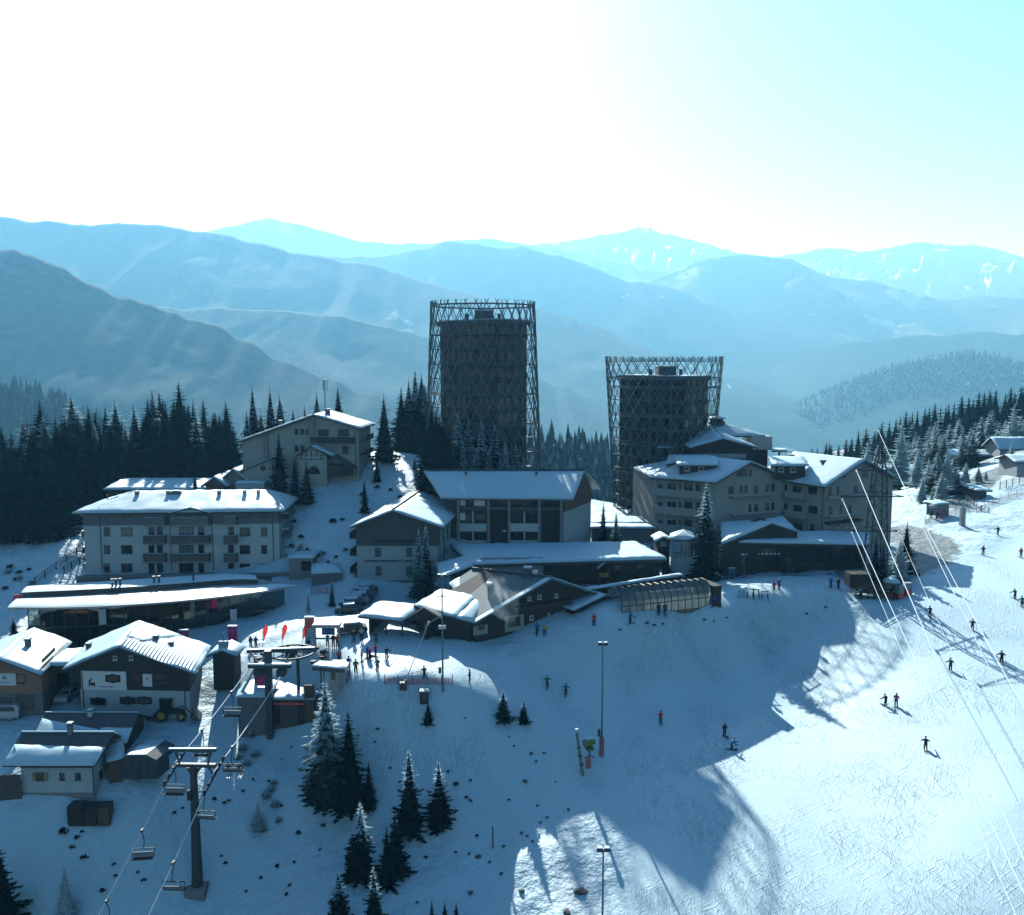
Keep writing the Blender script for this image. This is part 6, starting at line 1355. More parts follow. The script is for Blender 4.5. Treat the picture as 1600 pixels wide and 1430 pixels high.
def chair_proto():
    root = thing('chairlift_chair', '', 'chair', (0, 0, 0))
    b = MB(); b.box(-.1, .1, -.25, .25, -.16, .1); b.local('grip', M_lift, root)
    b = MB(); b.tube([(0, 0, -.1), (0, .05, -.5), (.0, .38, -.95), (0, .5, -1.5), (0, .28, -1.95), (0, .05, -2.0)], .05, 6); b.local('hanger', M_lift, root)
    b = MB(); b.tube([(-1.1, .05, -2.0), (1.1, .05, -2.0)], .045, 6)
    for s in (-1, 1): b.tube([(s*1.1, .05, -2.0), (s*1.12, .08, -2.6), (s*1.1, -.05, -2.95), (s*1.08, -.45, -2.98)], .04, 6)
    b.local('frame', M_lift, root)
    b = MB(); b.box(-1.02, 1.02, -.48, .0, -3.0, -2.88); b.local('seat', M_black, root)
    b = MB(); b.obox((0, .02, -2.85), Vector((1, 0, 0)), Vector((0, 1, .12)).normalized(), Vector((0, .22, 1)).normalized(), (-1.02, 1.02), (0, .07), (.0, .42)); b.local('backrest', M_seat, root)
    b = MB(); b.tube([(-1.0, .0, -2.25), (-1.0, -.35, -2.3), (1.0, -.35, -2.3), (1.0, .0, -2.25)], .025, 5); b.local('safety_bar', M_lift, root)
    return root
M_seat = mat('grey_seat_back', (.22, .24, .25), .6, .15, 2)
chairs = [(0, 318, 1139, 'chairlift chair hanging just above the pylon crossarm'), (0, 269, 1197, 'chairlift chair below the left end of the pylon crossarm'), (0, 218, 1296, 'empty chairlift chair on the left rope below the pylon'), (0, 166, 1405, 'chairlift chair cut by the bottom edge on the left rope'),
          (1, 363, 1166, 'chairlift chair carrying two riders right of the pylon head'), (1, 318, 1238, 'chairlift chair beside the pylon mast on the right rope'), (1, 271, 1346, 'empty chairlift chair on the right rope left of the pylon foot'), (0, 362, 1080, 'chairlift chair high on the left rope near the lift station')]
cp = chair_proto(); CH = []
for i, (c, px, py, lab) in enumerate(chairs):
    best = min(np.linspace(70, 109, 400), key=lambda Y: abs((lambda p: 715-F*((p.y*SP+(p.z-CZ)*CP)/(p.y*CP-(p.z-CZ)*SP)))(cable_at(CABLES[c], Y))-py))
    o = cp if i == 0 else copy_tree(cp); o.location = cable_at(CABLES[c], best)-Z1*.1; o.rotation_euler = (0, 0, rng.uniform(-.12, .12) + (math.pi if c == 1 else 0) + math.atan2(-.25, 1)*0); o['label'] = lab; o['group'] = 'chairs on the chairlift'; CH.append(o)

# ------------------------------------------------------------------ lift station, cabin, deck
def station():
    g = GP(430, 1140); Y = g.y; root = thing('lift_station', 'chairlift valley station with round bullwheel above a dark timber base', 'lift station', g)
    f = Fac(W(374, 1140, Y), W(491, 1140, Y), root); nb = -f.n; zb = g.z-1.5
    def P(px, py, o=0): u, z, _ = f.hit(px, py); return f.pt(u, z, o)
    z1 = f.hit(430, 1092)[1]
    b = MB(); f.box(b, 0, f.L, zb, z1, -6.5, 0); b.build('base', M_gwood, root)
    for i in range(9):
        b = MB(); u = f.L*i/9; f.box(b, u+.06, u+f.L/9-.06, z1-3.4, z1-.3, .01, .05); b.build('cladding_board', M_dwood if i % 3 == 1 else M_gwood, root)
    snow_quad((f.pt(-.2, z1, .3), f.pt(f.L+.2, z1, .3), f.pt(f.L+.2, z1, -6.5), f.pt(-.2, z1, -6.5)), .3, 5).build('base_snow', M_SNOW, root, True)
    # left machine hut with flat snow roof
    h = Fac(W(372, 1120, Y-.6), W(420, 1120, Y-.6), root); hz = h.hit(395, 1096)[1]; b = MB(); h.box(b, 0, h.L, zb, hz+.6, -4, 0); b.build('machine_hut', M_slate, root)
    snow_quad((h.pt(-.3, hz+.6, .3), h.pt(h.L+.3, hz+.6, .3), h.pt(h.L+.3, hz+1.0, -4.3), h.pt(-.3, hz+1.0, -4.3)), .25, 8).build('hut_snow', M_SNOW, root, True)
    b = MB(); h.pbox(b, (393, 1113), (404, 1101), .01, .06); b.build('hut_window', M_glass, root)
    # mast, portal beams and bullwheel
    zt = W(421, 1018, 110).z; m = W(421, 1100, 109.5); b = MB(); b.obox(Vector((m.x, 109.5, 0)), Vector((1, 0, 0)), Vector((0, 1, 0)), Z1, (-.4, .4), (-.4, .4), (zb, zt+.3)); b.build('drive_mast', M_lift, root)
    a, c = W(388, 1041, 109), W(455, 1041, 109); b = MB(); b.obox(a, Vector((1, 0, 0)), Vector((0, 1, 0)), Z1, (0, c.x-a.x), (-.3, .3), (-.2, .2)); pb = b.build('portal_beam', M_lift, root)
    s = MB(); s.obox(a, Vector((1, 0, 0)), Vector((0, 1, 0)), Z1, (0, c.x-a.x), (-.3, .3), (.202, .38)); s.build('beam_snow', M_SNOW, pb)
    for x, y in ((W(392, 1020, 110.5), W(404, 1038, 109)), (W(452, 1022, 110.5), W(446, 1038, 109))): b = MB(); b.tube([x, y], .13, 6); b.build('strut', M_lift, root)
    a, c = W(386, 1018, 111), W(492, 1014, 114); b = MB(); b.obox(a, (c-a).normalized(), Vector((0, 1, 0)), Z1, (0, (c-a).length), (-.22, .22), (-.16, .16)); tb = b.build('track_beam', M_lift, root)
    s = MB(); s.obox(a, (c-a).normalized(), Vector((0, 1, 0)), Z1, (0, (c-a).length), (-.22, .22), (.162, .28)); s.build('beam_snow', M_SNOW, tb)
    w = W(455, 1019, 113.5); Rw = 3.0; b = MB()
    b.tube([w+Vector((Rw*math.cos(t), Rw*math.sin(t), 0)) for t in np.linspace(0, 2*math.pi, 33)], .13, 6, cap=False); bw = b.build('bullwheel', M_lift, root)
    for k in range(6): q = MB(); t = k*math.pi/3; q.tube([w, w+Vector((Rw*math.cos(t), Rw*math.sin(t), 0))], .1, 5); q.build('spoke', M_lift, bw)
    q = MB(); q.lathe([(.8, -.6), (.8, .4), (.3, .7)], 12, w); q.build('hub', M_lift, bw)
    for k in range(9):
        t = -.6+k*.5; p = w+Vector((4.1*math.cos(t), 4.1*math.sin(t), -.5)); q = MB(); q.tube([p-Z1*.15, p+Z1*.15], .42, 8); q.tube([p, p-Vector((0, 0, 1.2))], .06, 5); q.build('tyre_drive', M_black, root)
    for px, py in ((405, 1046), (440, 1046)): p = W(px, py, 109); q = MB(); q.box(p.x-.5, p.x+.5, p.y-.8, p.y+.8, p.z-.7, p.z+.1); q.build('motor_housing', M_lift, root)
    for px in (400, 466): p = W(px, 1060, 113); q = MB(); q.tube([Vector((p.x, p.y, zb)), Vector((p.x, p.y, w.z-.3))], .22, 8); q.build('support_post', M_lift, root)
    for px, m in ((408, M_mag),): p = W(px, 1062, 112); q = MB(); q.box(p.x-.55, p.x+.55, p.y-.05, p.y+.05, p.z-.8, p.z+.8); q.build('pink_panel', m, root)
    b = MB(); f.pbox(b, (428, 1101), (475, 1098), .06, .12); b.build('red_stripe', M_red, root)
    b = MB(); k = P(377, 1090); b.tube([P(376, 1085, -.2), P(392, 1052, -2)], .2, 6); b.build('stair_rail', M_metal, root)
    b = MB(); f.pbox(b, (477, 1128), (491, 1070), .0, .25); b.build('corner_wall', M_wood, root)
    return root
station()
def cabin():
    g = GP(520, 1085); root = thing('control_cabin', 'grey-blue lift control cabin with overhanging snow-edged roof', 'cabin', g); Y = 109
    f = Fac(W(500, 1085, Y), W(541, 1085, Y), root); z1 = f.hit(520, 1044)[1]; zb = g.z-2.5
    b = MB(); u0 = f.hit(513, 1060)[0]; f.box(b, u0, f.L, zb, z1, -3, 0); b.build('wall', M_zinc, root)
    for px in (501, 506): u = f.hit(px, 1060)[0]; b = MB(); f.box(b, u-.08, u+.08, zb, z1, -.3, -.1); b.build('post', M_dmetal, root)
    b = MB(); f.pbox(b, (517, 1062), (524, 1048), .01, .05); b.build('window', M_glass, root); b = MB(); f.pbox(b, (528, 1075), (534, 1048), .01, .05); b.build('window', M_glassb, root)
    a = W(488, 1042, Y-.6); c = W(539, 1046, Y-.6); d = W(546, 1037, Y+3); e = W(497, 1034, Y+3)
    roof(root, (a, c, d, e), M_dmetal, .45, .22, seed=6)
    r = Fac(f.pt(f.L, 0), f.pt(f.L, 0, -3), root); r.window_m(1.5, z1-1.0, 1.4, 1.0, 'w', 1)
cabin()
def deck():
    a, c = GP(543, 1083), GP(597, 1082); Y = 110; root = thing('deck_railing', 'timber deck with post-and-rail fence beside the lift control cabin', 'railing', W(545, 1080, Y))
    f = Fac(W(541, 1078, Y), W(594, 1078, Y+.8), root); z0 = f.hit(570, 1076)[1]
    b = MB(); f.box(b, 0, f.L, z0-4, z0, -3.5, 0); b.build('deck', M_gwood, root)
    for k in range(6): u = f.L*k/5.6; b = MB(); f.box(b, u, u+.14, z0+.003, z0+1.5, -.2, -.05); b.build('post', M_dwood, root)
    for z in (.55, 1.0, 1.4): b = MB(); f.box(b, 0, f.L, z0+z, z0+z+.12, -.04, .03); b.build('rail', M_dwood, root)
    b = MB(); f.box(b, f.L-.2, f.L+1.0, z0-3, z0+1.6, -1, .2); b.build('corner_pier', M_dwood, root)
deck()
def blue_gate():
    Y = GP(510, 1012).y; root = thing('ticket_gate', 'blue steel ticket gate frame over the lift entrance', 'gate', sit(GP(510, 1012))); f = Fac(W(491, 1012, Y), W(531, 1010, Y), root)
    for px in (492, 530): b = MB(); f.pbox(b, (px-1.3, 1012), (px+1.3, 975), -.15, .15); b.build('post', M_zinc, root)
    b = MB(); f.pbox(b, (490, 978.5), (532, 975), -.9, .9); b.build('top_beam', M_zinc, root)
    b = MB(); f.pbox(b, (490, 974.8), (532, 973.8), -.8, .8); b.build('beam_snow', M_SNOW, root)
    b = MB(); f.pbox(b, (503, 992), (523, 981), -.05, .05); b.build('info_panel', M_blue, root); b = MB(); f.pbox(b, (492, 999), (528, 996), -.05, .05); b.build('cross_rail', M_blue, root)
blue_gate()
M_flag, fnt_, fb_ = newmat('backlit_red_cloth'); fb_.inputs['Base Color'].default_value = (.85, .20, .18, 1); ft_ = N(fnt_, 'ShaderNodeBsdfTranslucent'); ft_.inputs[0].default_value = (.85, .20, .18, 1); fm_ = N(fnt_, 'ShaderNodeMixShader', i_0=.55)
fb_.inputs['Roughness'].default_value = .8; fnt_.links.new(fb_.outputs[0], fm_.inputs[1]); fnt_.links.new(ft_.outputs[0], fm_.inputs[2]); fnt_.links.new(fm_.outputs[0], fnt_.nodes['Material Output'].inputs['Surface'])
for i, (px, pb, pt) in enumerate(((411, 1009, 977), (441, 1007, 976), (473, 1006, 977))):
    g = sit(GP(px, pb)); h = W(px, pt, g.y).z-g.z; root = thing('feather_flag', 'red feather flag, %s of three beside the glass pavilion' % ('leftmost', 'middle one', 'rightmost')[i], 'flag', g, 'red feather flags', .2)
    b = MB(); b.tube([(0, 0, -.2), (0, 0, h*.7), (.35, 0, h*.98)], .035, 5); b.local('pole', M_dmetal, root)
    pts = [(.04, h*.18), (.22, h*.3), (.62, h*.62), (.78, h*.85), (.66, h*.98), (.42, h*1.0), (.2, h*.9), (.06, h*.7)]
    b = MB(); b.prism([(x, .03*math.sin(z*2), z) for x, z in pts], (0, .02, 0)); b.local('banner', M_flag, root)
for px, pb, pt, lab, m in ((288, 1012, 985, 'magenta advertising pillar right of the black chalet roof', M_mag), (364, 1006, 979, 'magenta advertising pillar behind the small hut', M_mag), (484, 996, 965, 'red and white advertising pillar beside the ticket gate', M_red)):
    g = sit(GP(px, pb)); h = W(px, pt, g.y).z-g.z; root = thing('sign_pillar', lab, 'sign', g, 'advertising pillars'); w = .62
    b = MB(); b.box(-w, w, -.25, .25, -.3, h); b.local('body', M_signw if m == M_red else m, root); b = MB(); b.box(-w-.03, w+.03, -.28, .28, h+.002, h+.15); b.local('snow_cap', M_SNOW, root)
    if m == M_red: b = MB(); b.box(-w+.02, w-.02, -.27, -.252, h*.5, h-.02); b.local('red_field', M_red, root)
    else:
        for k in range(4): b = MB(); b.box(-w*.75, w*.6, -.27, -.252, h*(.35+.15*k), h*(.35+.15*k)+.05); b.local('print_line', M_signw if k == 3 else mat('light_magenta', (.6, .2, .38), .6), root)
r_, f_ = simple_house('drinks_hut', 'small dark octagonal-style drinks hut with snow-edged roof below the pavilion', 'hut', W(333, 1045, 117), W(366, 1045, 117), 3, W(333, 1022, 117).z, W(333, 1012, 118).z, W(333, 1045, 117).z, 'gable', M_dwood, seed=21, over=.6, snow=.28)
b = MB(); p = W(349, 1004, 118); b.box(p.x-.6, p.x+.6, p.y-.3, p.y+.3, p.z-.6, p.z+.2); b.build('roof_sign', M_pale, r_); b = MB(); b.tube([p-Z1, p+Z1*1.3], .05, 5); b.build('mast', M_dmetal, r_)

# ------------------------------------------------------------------ lamp masts, snow lances, snow gun
def lamp_mast(px, pb, pt, label, Y=None, pad=False, arm=False):
    g = sit(GP(px, pb)) if Y is None else sit(on(px, Y)); h = W(px, pt, g.y).z-g.z; root = thing('lamp_mast', label, 'lamp mast', g, 'piste lamp masts')
    b = MB(); b.tube([(0, 0, -.4), (0, 0, h)], .125, 8, .075); b.local('pole', M_mast, root)
    b = MB(); b.box(-.5, .5, -.06, .06, h-.25, h-.15); b.local('crossbar', M_mast, root)
    for s in (-1, 1): b = MB(); b.obox((s*.32, -.1, h-.05), Vector((1, 0, 0)), Vector((0, 1, -.5)).normalized(), Vector((0, .5, 1)).normalized(), (-.26, .26), (-.25, .25), (-.12, .14)); o = b.local('floodlight', M_dmetal, root); b = MB(); b.box(s*.32-.2, s*.32+.2, -.25, .15, h+.16, h+.24); b.local('lamp_snow', M_SNOW, root)
    if pad: b = MB(); b.lathe([(.3, 0), (.3, 2.2)], 10); b.local('crash_pad', mat('pink_pad', (.40, .17, .20), .8, .15, 2), root)
    b = MB(); b.box(-.5, -.18, -.25, .2, 2.4, 3.2); b.local('switch_box', M_dmetal, root)
    if arm:
        z = h*.66; b = MB(); b.tube([(0, 0, z), (1.7, -.2, z-.1)], .06, 5); b.tube([(0, 0, z+.1), (-1.6, -.3, z-.9), (-2.2, -.4, z-1.4)], .05, 5); b.local('side_arm', M_mast, root)
        b = MB(); b.box(-.45, .45, -.3, -.2, h*.55, h*.55+.45); b.local('number_plate', M_signw, root); b = MB(); b.box(-.7, .5, -.4, .4, h*.83, h*.83+.1); b.local('service_platform', M_dmetal, root)
    return root
M_mast = mat('mast_steel', (.12, .15, .16), .45, .15, 2, metal=.5)
lamp_mast(692, 1081, 900, 'tall lamp mast with side arm at the plaza edge before the timber lodge', arm=True)
lamp_mast(940, 1184, 1006, 'tall lamp mast with pink padded foot in the middle of the shaded piste', pad=True)
lamp_mast(940, 0, 1327, 'lamp mast cut by the bottom edge beside the sunlit snow patch', Y=74)
lamp_mast(1162, 905, 868, 'slender blue-grey lamp post by the village path', Y=None)
def lance(px, pb, tx, tt, label):
    g = sit(GP(px, pb)); t = W(tx, tt, g.y+1); root = thing('snow_lance', label, 'snow lance', g); d = (t-g).normalized()
    b = MB(); b.tube([g-Z1*.3, g+Z1*1.0], .14, 6); b.build('stand', M_dmetal, root); b = MB(); b.tube([g+Z1*.9, t], .075, 6, .05); b.build('lance_tube', mat('frosted_pipe', (.5, .53, .54), .4, .1, 2, metal=.3), root)
    b = MB(); b.tube([t, t+d*.5], .14, 7); b.build('nozzle_head', M_signw, root); b = MB(); b.box(g.x-.7, g.x+.1, g.y-.4, g.y+.3, g.z-.2, g.z+.75); b.build('valve_box', M_dmetal, root)
lance(634, 1076, 668, 977, 'leaning frosted snow lance at the plaza edge left of the lamp mast')
M_pgreen = mat('pale_green_steel', (.17, .27, .20), .5, .15, 2)
def green_lance():
    g = sit(GP(911, 1216)); t = W(901, 1143, g.y); root = thing('green_lance_tower', 'green leaning snow-making tube at the edge of the shaded piste', 'snow lance', g)
    b = MB(); b.tube([g-Z1*.4, t], .22, 10, .17); b.build('tube', M_pgreen, root); b = MB(); b.lathe([(.27, -.1), (.27, .2), (.2, .32)], 10, t); b.build('snow_cap', M_SNOW, root)
    b = MB(); b.box(g.x+.3, g.x+.9, g.y-.3, g.y+.3, g.z+.9, g.z+2.0); b.build('orange_box', mat('orange_box', (.32, .17, .13), .7), root)
    for k in range(3): p = g*(1-.25-.2*k)+t*(.25+.2*k); b = MB(); b.tube([p-Z1*.1, p+Z1*.1], .26, 10); b.build('clamp', M_dmetal, root)
green_lance()
def snow_gun():
    g = sit(GP(921, 1192)); root = thing('snow_gun', 'green and white fan snow gun beside the padded lamp mast', 'snow gun', g, None, .3); h = 1.6
    b = MB(); b.tube([(0, 0, -.3), (0, 0, h)], .1, 7); b.local('stand', M_green, root)
    b = MB(); V = [(.48, -.75), (.52, -.5), (.44, 0), (.4, .6)]; b.lathe(V, 14); 
    m = Matrix.Rotation(R(80), 4, 'Y'); b.v = [tuple(m @ Vector(v)+Vector((0, 0, h+.45))) for v in b.v]; b.local('fan_drum', M_yg, root)
    b = MB(); b.box(-.6, .6, -.3, .3, h+.85, h+1.02); b.local('snow_cap', M_SNOW, root); b = MB(); b.box(-.4, .4, -.4, .4, h-.5, h-.1); b.local('control_box', M_green, root)
    for s in (-1, 1): b = MB(); b.tube([(0, 0, .4), (s*.8, .2, -.1)], .05, 5); b.local('foot', M_dmetal, root)
M_yg = mat('lime_green_shell', (.16, .24, .09), .5, .15, 2)
snow_gun()
def hut_box(px, pb, w, h, d, label, m, name='valve_housing', cat='box'):
    g = sit(GP(px, pb)); root = thing(name, label, cat, g, None, rng.uniform(-.2, .2)); b = MB(); b.box(-w/2, w/2, -d/2, d/2, -.3, h); b.local('body', m, root)
    b = MB(); b.box(-w/2-.05, w/2+.05, -d/2-.05, d/2+.05, h+.002, h+.12); b.local('snow_cap', M_SNOW, root); b = MB(); b.box(-w*.3, w*.3, -d/2-.03, -d/2+.01, .1, h*.85); b.local('door', M_dmetal, root)
hut_box(663, 1096, 1.0, 1.25, .9, 'dark valve box in the snow below the plaza netting', M_dwood)
hut_box(1143, 905, 1.0, 1.9, .3, 'narrow blue notice board on the village path', M_blue, 'notice_board', 'sign')

# ------------------------------------------------------------------ nets and fences
def net(name, label, pts, hp, hn, m, post, step=1, cat='fence'):
    g = [sit(GP(*p)) for p in pts]; root = thing(name, label, cat, g[0])
    for i, p in enumerate(g): b = MB(); b.tube([p-Z1*.3, p+Z1*hp], .05, 5); b.build('post', post, root)
    for i, (a, c) in enumerate(zip(g[:-1], g[1:])):
        L = (c-a).length; b = MB(); d = (c-a)/L; n = max(2, int(L/.45))                # net: crossing cords with real gaps
        for k in range(n+1): p = a+d*L*k/n; b.tube([p+Z1*.1, p+Z1*hn], .028, 4)
        for k in range(5): z = .1+(hn-.1)*k/4; b.tube([a+Z1*z, (a+c)*.5+Z1*(z-.05), c+Z1*z], .035, 4)
        o = b.build('net_panel', m, root); o['kind'] = 'stuff'
net('safety_net', 'long red safety net on posts along the upper edge of the sunlit piste', [(1445,823),(1452,818),(1462,814),(1472,810),(1482,806),(1493,803),(1504,801),(1515,798),(1526,796),(1538,793),(1550,790),(1562,786),(1575,782),(1588,778),(1602,774)], 2.0, 1.1, M_pinknet, M_pinknet)
net('plaza_net', 'low pink net along the plaza edge between lance and lamp mast', [(601,1069),(622,1070),(645,1071),(668,1071),(690,1070),(707,1069)], 1.3, .8, mat('pink_net', (.68, .20, .20), .8, .15, 3), M_dmetal)
net('street_net', 'red netting beside the retaining wall near the parked cars', [(487,930),(500,929),(512,929),(522,928)], 1.2, 1.0, MATS['pink_net'], M_dmetal)
def rail_fence(label, pts, h=1.1, rails=3, m=None, wz=.05):
    g = [sit(GP(*p)) for p in pts]; root = thing('rail_fence', label, 'fence', g[0])
    for p in g: b = MB(); b.box(p.x-.07, p.x+.07, p.y-.07, p.y+.07, p.z-.4, p.z+h+.05); b.build('post', m or M_dwood, root)
    for a, c in zip(g[:-1], g[1:]):
        for k in range(rails): z = h*(k+1)/rails-.08; b = MB(); b.tube([a+Z1*z, c+Z1*z], wz, 5); b.build('rail', m or M_dwood, root)
    return root
rail_fence('dark timber rail fence climbing the slope left of the apartment block', [(55,914),(70,900),(88,886),(104,876),(120,868),(130,862)], 1.3)
rail_fence('dark timber fence along the foot of the slope beside the apartment block', [(100,893),(112,886),(124,881),(132,879)], 1.3)
rail_fence('timber guard fence along the village road behind the drag lift', [(1503,778),(1512,784),(1522,790),(1533,795),(1545,800)], 1.3)
def board_fence():
    g0, g1 = GP(-14, 1246), GP(34, 1243); Y = 95.5; root = thing('board_fence', 'grey upright-board fence joined to the small white house', 'fence', W(0, 1242, Y)); f = Fac(W(-20, 1244, Y), W(34, 1243, Y+.3), root)
    z0 = f.hit(10, 1246)[1]; z1 = f.hit(10, 1211)[1]; n = 22
    for i in range(n): u = f.L*i/n; b = MB(); f.box(b, u+.01, u+f.L/n-.01, z0-1, z1+rng.uniform(-.06, .06), -.05, 0); b.build('board', M_gwood, root)
    for z in (.4, 1.6): b = MB(); f.box(b, 0, f.L, z0+z, z0+z+.14, -.12, -.051); b.build('rail', M_dwood, root)
board_fence()
def crate(px, pb, w, h, d, label, m, rz=0):
    g = sit(GP(px, pb)); root = thing('storage_crate', label, 'crate', g, 'crates below the small white house', rz); n = 4
    for k in range(n): b = MB(); z = h*k/n; b.box(-w/2, w/2, -d/2, d/2, z+.02-(.3 if k == 0 else 0), z+h/n-.03); b.local('plank_tier', m, root)
    for sx in (-1, 1):
        for sy in (-1, 1): b = MB(); b.box(sx*(w/2-.02)-.05, sx*(w/2-.02)+.05, sy*(d/2+.02)-.05, sy*(d/2+.02)+.05, 0, h+.03); b.local('corner_post', M_dwood, root)
    b = MB(); b.box(-w/2-.04, w/2+.04, -d/2-.06, d/2+.06, h+.035, h+.1); b.local('lid', M_dwood, root)
crate(122, 1284, 1.5, 1.9, 1.4, 'leftmost dark crate of three on the slope below the small white house', M_dwood); crate(143, 1284, 1.6, 1.8, 1.4, 'middle dark crate of three on the slope below the small white house', M_dwood); crate(165, 1284, 1.3, 1.9, 1.3, 'rightmost, paler crate of three on the slope below the small white house', M_wood, .1)
def tarp(px0, px1, pb, pt, label, Y):
    A, B = W(px0, pb, Y), W(px1, pb, Y); h = W(px0, pt, Y).z-A.z; root = thing('covered_woodpile', label, 'woodpile', A); L = B.x-A.x
    pr = [(0, 0), (.05, h*.85), (L*.12, h*.98), (L*.72, h), (L*.98, h*.72), (L, 0)]
    b = MB(); b.prism([A+Vector((x, 0, z-(.8 if z == 0 else 0))) for x, z in pr], Vector((.4, 2.6, 0))); b.build('tarpaulin', mat('dark_tarpaulin', (.035, .045, .055), .5, .3, 1.5), root)
    b = MB(); b.prism([A+Vector((x, 0, z+.012)) for x, z in ((L*.14, h*.985), (L*.7, h*1.0), (L*.7, h*1.04), (L*.14, h*1.03))], Vector((.4, 2.5, 0))); b.build('snow_cover', M_SNOW, root)
    for k in (.25, .5, .75): b = MB(); b.tube([A+Vector((L*k, -.03, -.5)), A+Vector((L*k, -.03, h*.97))], .03, 4); b.build('strap', M_dmetal, root)
tarp(192, 246, 1207, 1180, 'dark tarpaulin-covered woodpile beside the brown tool shed, front one', 98.5); tarp(206, 256, 1196, 1171, 'dark tarpaulin-covered woodpile beside the brown tool shed, rear one', 103)
# ------------------------------------------------------------------ power pylon and conductors
def power_pylon():
    g = sit(on(1366, 143)); root = thing('power_pylon', 'tall dark lattice pylon with crossarms beside the cream hotel', 'pylon', g); zt = W(1367, 690, 143).z; H = zt-g.z
    def leg(i, t): w = 1.55*(1-t)+.55*t if t < .8 else (.86-(t-.8)*4.1)*1.0+.0; w = max(w, .08) if t >= .8 else 1.55-.86*t; return g+Vector(((-1, 1, 1, -1)[i]*w, (-1, -1, 1, 1)[i]*w, H*t))
    lv = [0, .09, .18, .27, .36, .44, .52, .60, .68, .76, .82, .88, .94, 1.0]
    for i in range(4):
        b = MB(); b.tube([leg(i, t) for t in lv], .11, 5); b.build('leg', M_dmetal, root)
        for a, c in zip(lv[:-1], lv[1:]):
            b = MB(); b.tube([leg(i, a), leg((i+1) % 4, c)], .055, 4); b.build('brace', M_dmetal, root); b = MB(); b.tube([leg((i+1) % 4, a), leg(i, c)], .055, 4); b.build('brace', M_dmetal, root)
    for py, x0, x1 in ((735, 1338, 1396), (776, 1312, 1412), (830, 1330, 1405)):
        a, c = W(x0, py, 143), W(x1, py, 143); m = (a+c)*.5; b = MB(); b.tube([a, c], .1, 5)
        b.tube([a, m+Z1*1.0], .06, 4); b.tube([c, m+Z1*1.0], .06, 4); b.build('crossarm', M_dmetal, root)
    return root
power_pylon()
M_wire = mat('frost_coated_wire', (.62, .74, .77), .5, .05, 2)
for i, ((ax, ay), (bx, by), r) in enumerate((((1372,672),(1760,1490),.08),((1338,735),(1667,1495),.105),((1316,780),(1648,1497),.09),((1331,832),(1620,1505),.06),((1410,754),(1811,1492),.085),((1404,830),(1700,1485),.045))):
    lab = ('frosted overhead wire running from the pylon top over the piste', 'thick frosted overhead wire from the upper left crossarm of the pylon', 'frosted overhead wire from the long middle crossarm, left end', 'thin frosted overhead wire from the lower left crossarm', 'frosted overhead wire from the long middle crossarm, right end', 'thinnest frosted overhead wire from the lower right crossarm')[i]
    a = W(ax, ay, 143); c = W(bx, by, 50); pts = [a*(1-t)+c*t-Z1*(1.2*t*(1-t)) for t in np.linspace(0, 1, 14)]; root = thing('overhead_wire', lab, 'wire', a, 'wires on the power pylon')
    b = MB(); b.tube(pts, r*.55, 6); b.build('conductor', M_wire, root)
    d = (pts[1]-pts[0]).normalized(); b = MB(); [b.tube([pts[0]+d*(.15+.22*k), pts[0]+d*(.24+.22*k)], .16, 8) for k in range(5)]; b.build('insulator', M_signw, root)
def pylon_base():
    Y = 138; g = sit(GP(1368, 928)); root = thing('pylon_deck', 'dark slatted platform with railing at the foot of the power pylon', 'platform', g); f = Fac(W(1337, 928, Y), W(1405, 926, Y), root); z = f.hit(1368, 922)[1]
    for k in range(16): b = MB(); u = f.L*k/16; f.box(b, u+.02, u+f.L/16-.02, z-.5, z-.3, -2.5, 0); b.build('plank', M_dwood, root)
    for k in range(8): b = MB(); u = f.L*k/7.2; f.box(b, u, u+.12, z-1.5, z+.9, -.1, 0); b.build('post', M_dwood, root)
    for q in (.25, .6, .85): b = MB(); f.box(b, 0, f.L, z+q, z+q+.1, .005, .05); b.build('rail', M_dwood, root)
    b = MB(); f.box(b, 0, 3.6, z-.29, z+1.9, -5, -2.55); b.build('timber_hut', M_dwood, root)
pylon_base()
def booth():
    g = sit(on(1392, 140.5)); root = thing('ticket_booth', 'small ticket booth with domed snow roof and red lower panels by the pylon', 'booth', g); h = 2.3
    b = MB(); b.lathe([(1.0, -.3), (1.0, h)], 8); b.local('body', M_pale, root); b = MB(); b.lathe([(1.03, .05), (1.03, 1.0)], 8); b.local('red_panel', M_red, root)
    b = MB(); b.lathe([(1.35, h), (1.3, h+.15), (.9, h+.5), (.3, h+.72)], 12); b.local('snow_dome', M_SNOW, root, True); b = MB(); b.box(-.4, .4, -1.06, -1.0, 1.1, 1.9); b.local('hatch', M_glass, root)
booth()
for px, Y, lab in ((1405, 139, 'red and grey padded barrier block right of the ticket booth, nearer one'), (1417, 140, 'red and grey padded barrier block right of the ticket booth, farther one')):
    g = sit(on(px, Y)); root = thing('padded_block', lab, 'barrier', g); b = MB(); b.box(-.6, .6, -.4, .4, -.2, .9); b.local('red_base', M_red, root); b = MB(); b.box(-.6, .6, -.4, .4, .903, 2.0); b.local('grey_top', M_pale, root)

